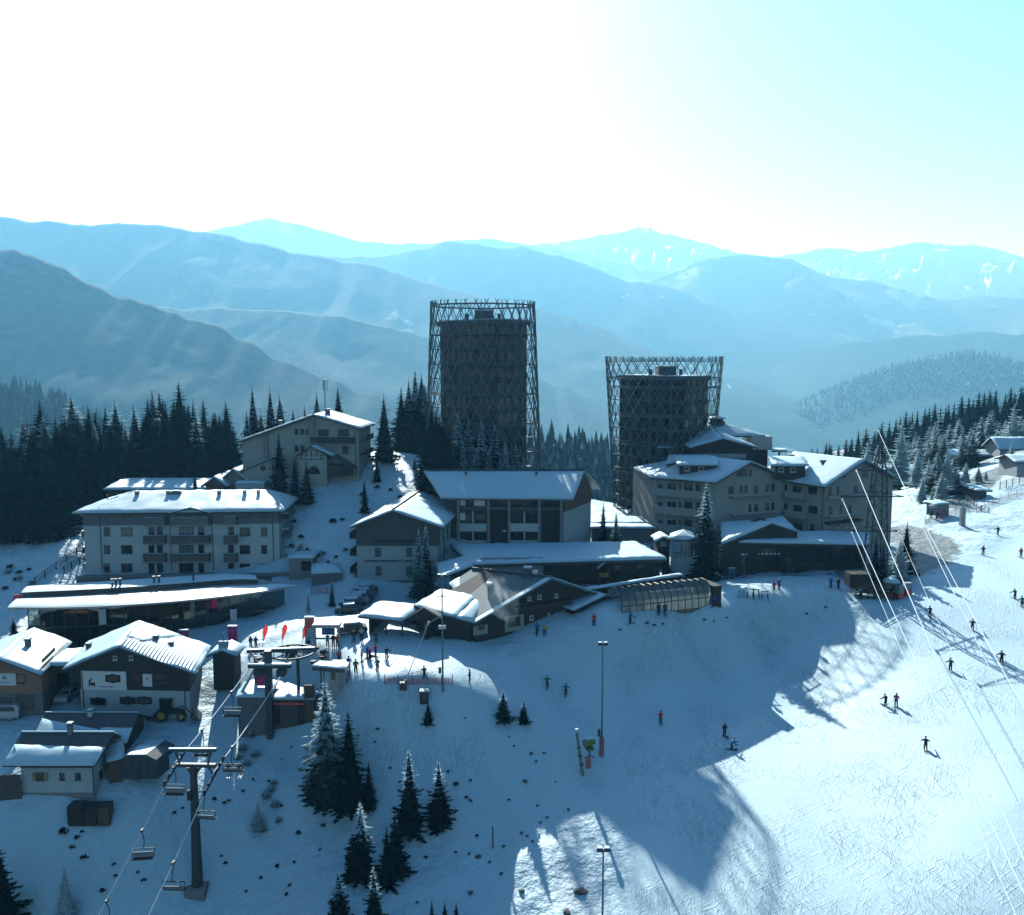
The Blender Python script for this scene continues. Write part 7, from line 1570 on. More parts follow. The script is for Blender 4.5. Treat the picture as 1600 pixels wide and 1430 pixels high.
# ------------------------------------------------------------------ upper right: drag-lift huts, shelter, houses
def lift_cabin():
    g = sit(GP(1470, 806)); root = thing('drag_lift_hut', 'small green-grey drag lift hut with snowy flat roof by the red net', 'hut', g); Y = g.y; f = Fac(W(1463, 807, Y), W(1482, 806, Y+1), root); z1 = f.hit(1470, 788)[1]
    b = MB(); f.box(b, 0, f.L, g.z-1, z1, -3, 0); b.build('wall', mat('green_grey_panel', (.25, .32, .30), .6), root); snow_quad((f.pt(-.6, z1, .6), f.pt(f.L+.3, z1, .6), f.pt(f.L+.3, z1+.2, -3.3), f.pt(-.6, z1+.2, -3.3)), .3, 2).build('snow_cover', M_SNOW, root, True)
    f.window(1474, 797, 9, 7, 'w', 2); b = MB(); f.pbox(b, (1453, 794), (1465, 789), -.5, .1); b.build('sign_board', M_signw, root); b = MB(); f.pbox(b, (1463, 807), (1464, 788), .3, .45); b.build('post', M_dmetal, root)
lift_cabin()
def drag_tower():
    g = sit(GP(1503, 822)); root = thing('drag_lift_tower', 'grey drag lift tower with sheave head above the red net', 'lift tower', g); h = W(1503, 783, g.y).z-g.z
    b = MB(); b.box(-.45, .45, -.45, .45, -.3, h*.75); b.local('padded_column', M_zinc, root); b = MB(); b.tube([(0, 0, h*.75), (0, 0, h)], .2, 8); b.local('pole', M_metal, root); b = MB(); b.box(-.9, .9, -.15, .15, h-.2, h); b.local('crosshead', M_metal, root)
    for s in (-1, 1): b = MB(); b.tube([(s*.8, -.1, h+.1), (s*.8, .1, h+.1)], .25, 9); b.local('sheave', M_black, root)
drag_tower()
def shelter():
    g = sit(on(1405, 166)); root = thing('bus_shelter', 'glass bus shelter with snowy roof between the hotel and the road bend', 'shelter', g); f = Fac(W(1391, 889, 166), W(1412, 888, 166), root); z0 = f.hit(1400, 890)[1]; z1 = f.hit(1400, 869)[1]
    for u in (0, f.L/2, f.L): b = MB(); f.box(b, u-.06, u+.06, z0-1, z1, -.1, 0); b.build('post', M_metal, root)
    for k in range(2): b = MB(); f.box(b, f.L*k/2+.08, f.L*(k+1)/2-.08, z0+.2, z1-.1, -1.6, -1.55); b.build('glass_pane', M_glassb, root)
    roof(root, (f.pt(-.4, z1, .4), f.pt(f.L+.4, z1, .4), f.pt(f.L+.4, z1+.2, -2), f.pt(-.4, z1+.2, -2)), M_dmetal, .12, .3, seed=4)
shelter()
def far_house(name, label, px0, px1, pb, pe, pr, Y, wall, rm=None, seed=0, wins=2):
    A, B = W(px0, pb, Y), W(px1, pb, Y); r_, f_ = simple_house(name, label, 'house', A, B, 9, W(px0, pe, Y).z, W(px0, pr, Y+4).z, A.z, 'along', wall, rm, .35, .9, seed=seed)
    for k in range(wins): f_.window_m(f_.L*(k+.5)/wins, (A.z+W(px0, pe, Y).z)/2+.2, 1.4, 1.3, 'b', 2)
    return r_, f_
far_house('dark_roofed_house', 'house with broad dark roof at the right edge under the rimed trees', 1562, 1640, 715, 700, 684, 285, M_white, seed=3)
far_house('white_road_house', 'white house with terrace rail above the road at the right edge', 1588, 1650, 752, 722, 712, 236, M_white, seed=5)
far_house('low_roadside_barn', 'low dark barn with snow roof half hidden behind the rimed trees', 1488, 1545, 722, 712, 704, 290, M_dwood, seed=6)
far_house('grey_roadside_shed', 'small grey shed beside the road bend behind the drag lift', 1527, 1541, 779, 767, 761, 212, M_slate, seed=7, wins=1)
far_house('snowed_in_barn', 'long low barn behind the pylon wires among rimed trees', 1385, 1440, 745, 738, 728, 262, M_dwood, seed=9)
rail_fence('dark red terrace railing below the white house at the right edge', [(1562,768),(1572,764),(1582,760),(1592,757),(1602,753)], 2.2, 6, mat('dark_red_timber', (.20, .07, .07), .7))

# ------------------------------------------------------------------ vehicles
def car_mesh(kind):
    prof = {'car': [(-2.1, .35), (-2.15, .75), (-1.95, .95), (-1.2, 1.0), (-.75, 1.42), (.75, 1.48), (1.5, 1.05), (2.0, .95), (2.12, .7), (2.08, .35)],
            'van': [(-2.4, .35), (-2.45, .9), (-2.35, 1.2), (-1.7, 1.35), (-1.1, 1.9), (2.1, 1.98), (2.4, 1.7), (2.45, .6), (2.4, .35)]}[kind]
    W_ = .86 if kind == 'car' else .95; b = MB(); n = len(prof); V = []
    for s, k in ((-1, 1), (1, 1)):
        for x, z in prof: V.append((x, s*W_*(1-.16*max(0, (z-.95))/.5 if z > .95 else 1), z))
    b.raw(V, [tuple(range(n)), tuple(range(2*n-1, n-1, -1))] + [(i, n+i, n+(i+1) % n, (i+1) % n) for i in range(n)])
    g = MB(); zt = 1.36 if kind == 'car' else 1.82; zl = 1.02 if kind == 'car' else 1.3; x0, x1 = (-1.05, 1.25) if kind == 'car' else (-1.45, 2.0)
    sides = []
    for s in (-1, 1):
        q = MB(); wy = W_*(.93 if kind == 'car' else .86); q.prism([(x0, s*W_*.985, zl), (x1, s*W_*.985, zl), (x1-.35, s*wy*.95, zt), (x0+.4, s*wy*.95, zt)], (0, s*.02, 0)); sides.append(q)
    f = MB(); f.prism([(prof[3][0]+.06, -.68, zl+.02), (prof[3][0]+.06, .68, zl+.02), (prof[4][0]-.06, .6, zt), (prof[4][0]-.06, -.6, zt)], (-.03, 0, .03))
    r = MB(); e = (1.46, 1.0, .82, 1.4) if kind == 'car' else (2.38, 1.25, 2.16, 1.85)
    r.prism([(e[0], -.66, e[1]+.04), (e[0], .66, e[1]+.04), (e[2], .58, e[3]), (e[2], -.58, e[3])], (.04, 0, .03))
    return b, sides, f, r
def car(label, p, rz, paint, kind='car', snow=True, group=None):
    root = thing('parked_car' if kind == 'car' else 'parked_van', label, 'car' if kind == 'car' else 'van', p, group, rz); b, sides, f, r = car_mesh(kind); b.local('body', paint, root)
    for q in sides: q.local('side_window', M_glass, root)
    f.local('windscreen', M_glass, root); r.local('rear_window', M_glass, root)
    for x in (-1.35, 1.35):
        for s in (-1, 1): w = MB(); w.tube([(x, s*.72, .33), (x, s*.92, .33)], .33, 12); o = w.local('wheel', M_black, root); h = MB(); h.tube([(x, s*.921, .33), (x, s*.935, .33)], .2, 10); h.local('rim', M_metal, o)
    for s in (-1, 1): l = MB(); xx = -2.14 if kind == 'car' else -2.42; l.box(xx-.03, xx+.06, s*.6-.16, s*.6+.16, .68, .84); l.local('headlight', M_signw, root)
    if snow:
        t = 1.47 if kind == 'car' else 1.96; s = MB(); s.prism([(-.85, -.66, t-.02), (.85, -.66, t+.02), (.85, .66, t+.02), (-.85, .66, t-.02)], (0, 0, .2)); s.local('roof_snow', M_SNOW, root)
        s = MB(); s.prism([(-1.95, -.7, .97), (-1.22, -.7, 1.02), (-1.22, .7, 1.02), (-1.95, .7, .97)], (0, 0, .14)); s.local('bonnet_snow', M_SNOW, root)
    return root
def paint(n, c): return mat(n, c, .3, .08, 2, 0, spec=.5)
pn = [paint('black_paint', (.02, .022, .025)), paint('grey_paint', (.12, .13, .14)), paint('blue_paint', (.03, .05, .10)), paint('silver_paint', (.42, .44, .45)), paint('dark_green_paint', (.02, .05, .04))]
lab_c = ['first (rearmost)', 'second', 'third', 'fourth', 'fifth', 'sixth (nearest)']
A0 = GP(570, 928); 
for i, (px, py) in enumerate(((571, 927), (568, 932), (564, 937), (556, 942), (550, 948), (545, 954))):
    g = GP(px, py); car('snow-topped car, %s in the row parked left of the gabled hotel wing' % lab_c[i], sit(g), R(12), pn[i % 5], 'car', True, 'cars parked by the gabled hotel wing')
car('black car with snow on its roof parked behind the ticket gate', sit(GP(550, 988)), R(15), pn[0])
car('silver van parked in front of the brown chalet', sit(GP(4, 1120)), R(4), pn[3], 'van', False)
p = W(95, 1103, 114); car('pale car standing nose-out inside the carport', Vector((p.x, 116, gmesh(p.x, 116))), R(90), pn[3], 'car', False)
def tractor():
    g = sit(GP(268, 1126)); root = thing('snow_tractor', 'dark green tractor with yellow hub and front loader beside the black chalet', 'tractor', g, None, R(6)); gr = paint('tractor_green', (.014, .04, .026))
    b = MB(); b.prism([(-.9, -.5, .8), (.2, -.5, .8), (1.9, -.45, .85), (1.9, -.45, 1.45), (.3, -.5, 1.6), (-.9, -.5, 1.5)], (0, 1.0, 0)); b.local('hood', gr, root)
    b = MB(); b.box(-1.15, .25, -.7, .7, 1.5, 2.75); b.local('cab_glass', M_glass, root); b = MB(); b.box(-1.3, .4, -.8, .8, 2.752, 2.9); b.local('cab_roof', gr, root)
    for x in (-1.15, .25):
        for y in (-.7, .7): b = MB(); b.box(x-.06, x+.06, y-.06, y+.06, 1.4, 2.75); b.local('cab_pillar', gr, root)
    for x, r_ in ((-1.0, .85), (1.5, .6)):
        for s in (-1, 1): w = MB(); w.tube([(x, s*.62, r_), (x, s*1.05, r_)], r_, 16); o = w.local('wheel', M_black, root); h = MB(); h.tube([(x, s*1.051, r_), (x, s*1.08, r_)], r_*.55, 12); h.local('hub', M_yellow, o)
    for s in (-1, 1): b = MB(); b.tube([(.2, s*.6, 1.4), (1.6, s*.6, 1.9), (3.0, s*.6, .7)], .09, 5); b.local('loader_arm', gr, root)
    b = MB(); b.prism([(2.9, -1.1, .1), (3.7, -1.1, .05), (3.3, -1.1, .5), (3.0, -1.1, 1.0)], (0, 2.2, 0)); b.local('bucket', M_dmetal, root); b = MB(); b.box(-3.0, -1.7, -.9, .9, .25, .5); b.local('rear_blade', M_dmetal, root)
tractor()

# ------------------------------------------------------------------ playground, benches, hurdles
def playhouse():
    g = sit(GP(943, 914)); root = thing('play_tower', 'small wooden play tower with peaked roof behind the conveyor tunnel', 'play tower', g); 
    for x in (-.7, .7):
        for y in (-.7, .7): b = MB(); b.box(x-.09, x+.09, y-.09, y+.09, -.4, 3.2); b.local('post', M_wood, root)
    b = MB(); b.box(-.8, .8, -.8, .8, 1.4, 1.55); b.local('floor', M_wood, root); b = MB(); b.box(-.75, .75, -.85, -.78, 1.6, 2.3); b.local('panel', mat('ochre_panel', (.45, .26, .08), .7), root)
    for s in (-1, 1): b = MB(); b.prism([(s*1.2, -1.1, 2.9), (0, -1.1, 3.9), (0, 1.1, 3.9), (s*1.2, 1.1, 2.9)], (0, 0, .12)); b.local('roof_panel', M_SNOW if s < 0 else M_dwood, root)
    b = MB(); b.obox((-.8, 0, 1.5), Vector((-1, 0, -.12)).normalized(), Vector((0, 1, 0)), Z1, (0, 4.5), (-.35, .35), (-.08, .05)); b.local('bridge', M_wood, root)
playhouse()
GH = 'trestle hurdles on the practice slope'
for i, (px, py) in enumerate(((1173, 933), (1181, 934), (1195, 936), (1119, 930))):
    g = sit(GP(px, py)); o = thing('trestle', 'dark wooden trestle on the sunny practice slope, %s of four' % ('second from the left', 'third from the left', 'rightmost', 'leftmost')[i], 'trestle', g, GH, rng.uniform(-.3, .3))
    for s in (-1, 1):
        for q in (-1, 1): b = MB(); b.tube([(s*.5, q*.3, -.2), (s*.42, 0, 1.2)], .05, 4); b.local('leg', M_dwood, o)
    b = MB(); b.box(-.6, .6, -.07, .07, 1.2, 1.32); b.local('beam', M_dwood, o)
for i in range(7):
    g = sit(GP(1153+i*2.2, 936-rng.random()*2)); b = MB(); b.tube([(0, 0, -.2), (rng.uniform(-.1, .1), 0, 1.3)], .035, 5); o = b.local('slalom_pole', M_dmetal, None); o.location = g; tag(o, 'short dark practice pole in the cluster on the sunny practice slope', 'pole', 'practice poles')
for px, pb, pt, lab in ((770, 1320, 1292, 'weathered marker post on the shaded slope below the lance'), (1079, 898, 838, 'pale post left of the tall snowy spruce'), (1124, 896, 846, 'pale flagpole between the spruce and the dark restaurant'), (510, 612+160, 594, 'thin radio mast rising behind the cream chalet')):
    g = sit(GP(px, pb)) if px != 510 else sit(on(510, 188)); h = W(px, pt, g.y).z-g.z; b = MB(); b.tube([(0, 0, -.3), (0, 0, h)], .09 if px != 510 else .16, 6); o = b.local('marker_post', M_gwood if px == 770 else M_metal, None); o.location = g; tag(o, lab, 'post')
    if px == 510:
        b = MB(); [b.tube([(.5*math.cos(k), .5*math.sin(k), h-2.2), (.5*math.cos(k), .5*math.sin(k), h)], .09, 5) for k in (0, 2.1, 4.2)]; q = b.local('antenna', M_metal, o)

# ------------------------------------------------------------------ rocks and dwarf shrubs on the shaded slope
def rock_mesh(seed):
    bm = bmesh.new(); bmesh.ops.create_icosphere(bm, subdivisions=2, radius=1); r = random.Random(seed); ph = [r.uniform(0, 6) for _ in range(6)]
    for v in bm.verts:
        c = v.co; k = 1+.22*math.sin(c.x*3+ph[0])*math.sin(c.y*2.6+ph[1])+.15*math.sin(c.z*5+ph[2]+c.x*4); v.co = Vector((c.x*1.25, c.y*.95, c.z*.7))*k
    me = bpy.data.meshes.new('rock'); bm.to_mesh(me); bm.free(); me.materials.append(M_stone); return me
RKS = [rock_mesh(i) for i in range(4)]
def shrub_mesh(seed):
    r = random.Random(seed); b = MB()
    for k in range(90):
        a = r.uniform(0, 6.28); e = r.uniform(.1, 1.3); L = r.uniform(.5, 1.05); d = Vector((math.cos(a)*math.cos(e), math.sin(a)*math.cos(e), math.sin(e)*.9)); s = d.cross(Z1).normalized()*.10
        o = d*L*.25; b.poly([o-s, o+s, o+d*L*.6+s*.8, o+d*L*.75]); b.poly([o+d*L*.2, o+d*L*.55+s*2.4-Z1*.08, o+d*L*.7])
    m = b.mesh('shrub', M_spruce); at = m.attributes.new('up', 'FLOAT', 'POINT'); at.data.foreach_set('value', [r.uniform(.2, .75) for _ in range(len(m.vertices))]); return m
SHR = [shrub_mesh(i) for i in range(4)]
rocks = [(803,1163,.35),(830,1176,.5),(838,1188,.35),(850,1177,.4),(820,1220,.6),(795,1247,.4),(840,1261,.35),(888,1271,.4),(855,1281,.35),(844,1288,.4),(815,1303,.4),(824,1310,.35),(787,1320,.45),(832,1319,.35),(783,1366,.45),(815,1395,.55),(886,1428,.8),(747,1335,.6),(733,1330,.35),(712,1325,.4),(735,1392,.6),(722,1400,.45),(765,1345,.4),(700,1340,.35),(652,1410,.35),(806,1182,.3),(795,1150,.28),(873,1190,.28),(868,1228,.25),(700,1190,.35),(735,1245,.5),(722,1258,.4),(590,1140,.5),(602,1152,.5),(585,1160,.4),(628,1165,.35),(560,1150,.35),(480,1160,.35),(455,1168,.35),(470,1180,.3),(440,1185,.3),(700,1110,.3),(726,1122,.3),(690,1138,.3),(505,1292,.7),(527,1300,.6)]
for px, py, s in rocks[::2]+rocks[1:20:2]:
    g = sit(GP(px, py)); o = bpy.data.objects.new('rock', RKS[rng.randrange(4)]); COL.objects.link(o); o.location = g+Z1*s*.1; k = s*.46; o.scale = (k, k, k*.8); o.rotation_euler = (0, 0, rng.uniform(0, 6)); tag(o, 'small dark rock poking out of the snow on the shaded slope', 'rock', 'rocks on the shaded slope')
bigr = sit(GP(908, 1393)); o = bpy.data.objects.new('rock', RKS[1]); COL.objects.link(o); o.location = bigr; o.scale = (.55, .5, .4); tag(o, 'larger dark boulder left of the bottom lamp mast', 'rock')
shr = [(98,1300,1.3),(120,1308,.9),(112,1322,.8),(132,1342,1.0),(128,1300,.6),(350,1256,.6),(335,1248,.7),(357,1252,.6),(272,1270,.7),(285,1262,.5),(352,1350,.6),(346,1340,.5),(433,1356,.7),(460,1350,.5),(453,1385,.6),(466,1300,.8),(440,1262,.6),(380,1236,.6),(225,1380,.7),(180,1370,.6),(178,1352,.6),(160,1395,.8),(215,1365,.5),(300,1300,.4),(420,1220,.5),(395,1215,.5),(712,1222,.8),(728,1240,.6),(735,1215,.5),(700,1205,.5),(610,1200,.5),(625,1222,.5),(600,1310,.6),(665,1330,.5),(745,1300,.5),(905,1170,.3),(448,1400,.6),(500,1330,.5),(408,1375,.6),(385,1395,.5),(1010,975,.5),(1022,978,.5),(1035,976,.45),(968,985,.4),(1100,968,.5),(1115,970,.4),(1290,948,.5),(1260,958,.5),(1135,965,.4),(460,820,1.2),(470,840,1.0),(455,855,1.2),(480,862,.9),(520,820,1.3),(535,815,1.0),(540,862,.9),(525,872,.8),(512,880,.8),(497,872,.9),(470,875,1.0),(565,770,1.1),(590,760,1.2),(610,765,1.0),(625,775,1.0),(15,880,1.2),(30,892,1.1),(25,905,1.0),(45,885,.9),(8,920,1.0)]
for px, py, s in shr:
    g = sit(GP(px, py)); o = bpy.data.objects.new('dwarf_shrub', SHR[rng.randrange(4)]); COL.objects.link(o); o.location = g-Z1*.05; k = s*(.62 if py > 1100 else .8); o.scale = (k, k, k*.8); o.rotation_euler = (0, 0, rng.uniform(0, 6)); tag(o, 'low dark shrub showing through the snow', 'shrub', 'dwarf shrubs in the snow')

rim = []
for m_ in SHR:
    q = m_.copy(); q.materials.clear(); q.materials.append(M_rime); rim.append(q)
for px, py, s in ((416,1248,1.0),(430,1262,.9),(406,1286,.8),(424,1238,.8),(436,1285,.7),(380,1168,1.0),(392,1150,1.0),(372,1182,.8),(400,1178,.9),(386,1192,.8),(412,1300,.7),(1012,975,.4),(428,1226,.7),(30,905,.9),(12,890,1.0),(48,912,.8),(470,858,.9),(452,838,1.0),(488,880,.8),(505,868,.8),(445,872,.9)):
    g = sit(GP(px, py)); o = bpy.data.objects.new('rimed_shrub', rim[rng.randrange(4)]); COL.objects.link(o); o.location = g-Z1*.05; o.scale = (s, s, s*1.2); o.rotation_euler = (0, 0, rng.uniform(0, 6)); tag(o, 'low shrub white with rime on the snowy slope', 'shrub', 'rimed shrubs in the snow')

# ------------------------------------------------------------------ people
def body_mesh(name, J, E, rad, zone):
    me = bpy.data.meshes.new(name); keys = list(J); me.from_pydata([J[k] for k in keys], [(keys.index(a), keys.index(b)) for a, b in E], [])
    o = bpy.data.objects.new(name, me); COL.objects.link(o); md = o.modifiers.new('s', 'SKIN'); sv = me.skin_vertices[0].data
    for i, k in enumerate(keys): r = rad[k.rstrip('LR') if k not in rad else k]; sv[i].radius = (r, r) if not isinstance(r, tuple) else r; sv[i].use_root = (k == 'pelvis')
    ss = o.modifiers.new('u', 'SUBSURF'); ss.levels = 1
    dg = bpy.context.evaluated_depsgraph_get(); out = bpy.data.meshes.new_from_object(o.evaluated_get(dg)); bpy.data.objects.remove(o)
    segs = [(Vector(J[a]), Vector(J[b]), zone(a, b)) for a, b in E]
    for p in out.polygons:
        c = p.center; best = min(segs, key=lambda s: (lambda ab, t: (c-(s[0]+ab*max(0, min(1, t)))).length)(s[1]-s[0], (c-s[0]).dot(s[1]-s[0])/max((s[1]-s[0]).length_squared, 1e-6))); p.material_index = best[2]; p.use_smooth = True
    return out
RAD = {'pelvis': (.18, .15), 'waist': (.175, .14), 'chest': (.215, .16), 'neck': .07, 'head0': .085, 'head': .105, 'crown': .07, 'hip': .125, 'knee': .1, 'ankle': .085, 'toe': .055, 'sho': .105, 'elb': .082, 'wri': .06, 'hand': .05, 'f1': .017, 'f2': .017, 'f3': .016, 'f4': .014, 'th': .017}
def skeleton(lean=.0, knee=.0, stride=0.0, arm=(.25, .1), elb=.3, sit_=False):
    J = {}; hz = .95-knee*.22; y = -lean*.2
    J['pelvis'] = (0, 0, hz); J['waist'] = (0, y*.5, hz+.17); J['chest'] = (0, y*1.6, hz+.38); J['neck'] = (0, y*2.2, hz+.52); J['head0'] = (0, y*2.4-.02, hz+.60); J['head'] = (0, y*2.5-.04, hz+.69); J['crown'] = (0, y*2.5-.03, hz+.78)
    for s, L in ((-1, 'L'), (1, 'R')):
        fy = s*stride; J['hip'+L] = (s*.1, 0, hz-.06)
        if sit_: J['knee'+L] = (s*.13, -.45, hz-.02); J['ankle'+L] = (s*.13, -.5, hz-.45); J['toe'+L] = (s*.14, -.68, hz-.5)
        else: J['knee'+L] = (s*.12, -knee*.28+fy*.4, .5-knee*.04); J['ankle'+L] = (s*.13, knee*.05+fy, .1); J['toe'+L] = (s*.15, knee*.05+fy-.18, .06)
        J['sho'+L] = (s*.2, y*1.9, hz+.46); J['elb'+L] = (s*(.24+arm[0]*.3), y*1.9-arm[1], hz+.2); J['wri'+L] = (s*(.24+arm[0]*.35), y*1.9-arm[1]-elb*.6, hz+.06+elb*.15)
        w = Vector(J['wri'+L]); d = (w-Vector(J['elb'+L])).normalized(); sd = Vector((s, 0, 0)); J['hand'+L] = tuple(w+d*.07)
        for k, nm in enumerate(('f1', 'f2', 'f3', 'f4')): J[nm+L] = tuple(w+d*(.07+.06+.01*(1.5-abs(k-1.5)))+Vector((0, 0, -.02))+sd*.018*(k-1.5))
        J['th'+L] = tuple(w+d*.09-sd*.05)
    E = [('pelvis', 'waist'), ('waist', 'chest'), ('chest', 'neck'), ('neck', 'head0'), ('head0', 'head'), ('head', 'crown')]
    for L in 'LR': E += [('pelvis', 'hip'+L), ('hip'+L, 'knee'+L), ('knee'+L, 'ankle'+L), ('ankle'+L, 'toe'+L), ('chest', 'sho'+L), ('sho'+L, 'elb'+L), ('elb'+L, 'wri'+L), ('wri'+L, 'hand'+L)] + [('hand'+L, f+L) for f in ('f1', 'f2', 'f3', 'f4', 'th')]
    return J, E
def zone(a, b):
    if 'head' in b or 'crown' in b or (a == 'chest' and b == 'neck' and False): return 2
    if any(k in b for k in ('hip', 'knee')): return 1
    if 'ankle' in b: return 1
    if 'toe' in b: return 3
    if 'hand' in b or b[0] == 'f' or b.startswith('th'): return 3
    return 0
POSE = {}
for nm, kw in {'stand': dict(arm=(.15, .05), elb=.15), 'ski': dict(lean=.7, knee=.8, arm=(.6, .2), elb=.5), 'glide': dict(lean=.4, knee=.45, arm=(.7, .15), elb=.4), 'walk': dict(lean=.15, stride=.25, arm=(.2, .12), elb=.3), 'tuck': dict(lean=1.2, knee=1.0, arm=(.3, .35), elb=.6), 'seated': dict(sit_=True, arm=(.25, .2), elb=.4)}.items():
    J, E = skeleton(**kw); POSE[nm] = (body_mesh('person', J, E, RAD, zone), J)
JK = {n: mat('jacket_'+n, c, .8, .15, 3) for n, c in dict(black=(.02, .022, .025), red=(.6, .04, .05), blue=(.03, .12, .38), purple=(.38, .07, .30), orange=(.65, .22, .03), white=(.6, .62, .62), green=(.05, .16, .08), teal=(.04, .18, .20), yellow=(.55, .42, .05)).items()}
PT = {n: mat('trousers_'+n, c, .85, .15, 3) for n, c in dict(black=(.015, .017, .02), grey=(.12, .13, .14), blue=(.03, .05, .12), red=(.3, .03, .04)).items()}
M_skin = mat('skin', (.42, .26, .19), .6, .1, 3); M_boot = mat('ski_boot', (.03, .03, .035), .5, .2, 3); M_ski = mat('ski_top', (.08, .09, .12), .4, .3, 3)
HM = {c: mat('helmet_'+c, v, .35, .05, 3) for c, v in dict(black=(.02, .02, .025), white=(.65, .66, .66), red=(.4, .04, .04), grey=(.2, .2, .21)).items()}
def helmet_mesh():
    b = MB(); b.lathe([(.118, -.02), (.13, .03), (.122, .09), (.085, .14), (.02, .16)], 12); return b
def face_mesh(J):
    h = Vector(J['head']); b = MB(); b.box(h.x-.075, h.x+.075, h.y-.125, h.y-.09, h.z-.005, h.z+.045); return b
FP = {}
for nm, (me, J) in POSE.items():
    h = Vector(J['head']); b = helmet_mesh(); b.v = [(x+h.x, y+h.y+.01, z+h.z+.005) for x, y, z in b.v]; hm = b.mesh('helmet', HM['black'], None, True); gm = face_mesh(J).mesh('goggles', M_glass)
    b = MB(); b.prism([(h.x-.015, h.y-.095, h.z-.03), (h.x+.015, h.y-.095, h.z-.03), (h.x, h.y-.125, h.z-.035), ], (0, 0, .03)); nose = b.mesh('nose', M_skin)
    poles = []
    for L in 'LR':
        w = Vector(J['hand'+L]); s = -1 if L == 'L' else 1; b = MB(); b.tube([w+Vector((0, -.02, .08)), Vector((w.x+s*.12, w.y+.35 if nm != 'stand' else w.y, .02 if nm != 'seated' else w.z-.7))], .012, 4); poles.append(b.mesh('ski_pole', M_dmetal))
    skis = []
    for L in 'LR':
        t = Vector(J['ankle'+L]); b = MB(); b.prism([(t.x-.04, t.y-.95, .10), (t.x+.04, t.y-.95, .10), (t.x+.045, t.y-.8, .012), (t.x+.045, t.y+.7, .012), (t.x-.045, t.y+.7, .012), (t.x-.045, t.y-.8, .012)], (0, 0, .025)); skis.append(b.mesh('ski', M_ski))
    FP[nm] = (hm, gm, nose, poles, skis)
def person(p, rz, pose, jk, pt, hel, label, ski=True, pole=True, s=1.0, group='people'):
    me, J = POSE[pose]; o = bpy.data.objects.new('person', me); COL.objects.link(o); o.location = p; o.rotation_euler = (0, 0, rz); o.scale = (s, s, s)
    if not me.materials:
        for _ in range(4): me.materials.append(M_skin)
    for i, m in enumerate((JK[jk], PT[pt], M_skin, M_boot)): o.material_slots[i].link = 'OBJECT'; o.material_slots[i].material = m
    tag(o, label, 'person', group); hm, gm, nose, poles, skis = FP[pose]
    def kid(n, m_): c = bpy.data.objects.new(n, m_); COL.objects.link(c); c.parent = o; return c
    h = kid('helmet', hm); h.material_slots[0].link = 'OBJECT'; h.material_slots[0].material = HM[hel]; kid('goggles', gm); kid('nose', nose)
    if pole: [kid('ski_pole', m_) for m_ in poles]
    if ski: [kid('ski', m_) for m_ in skis]
    return o
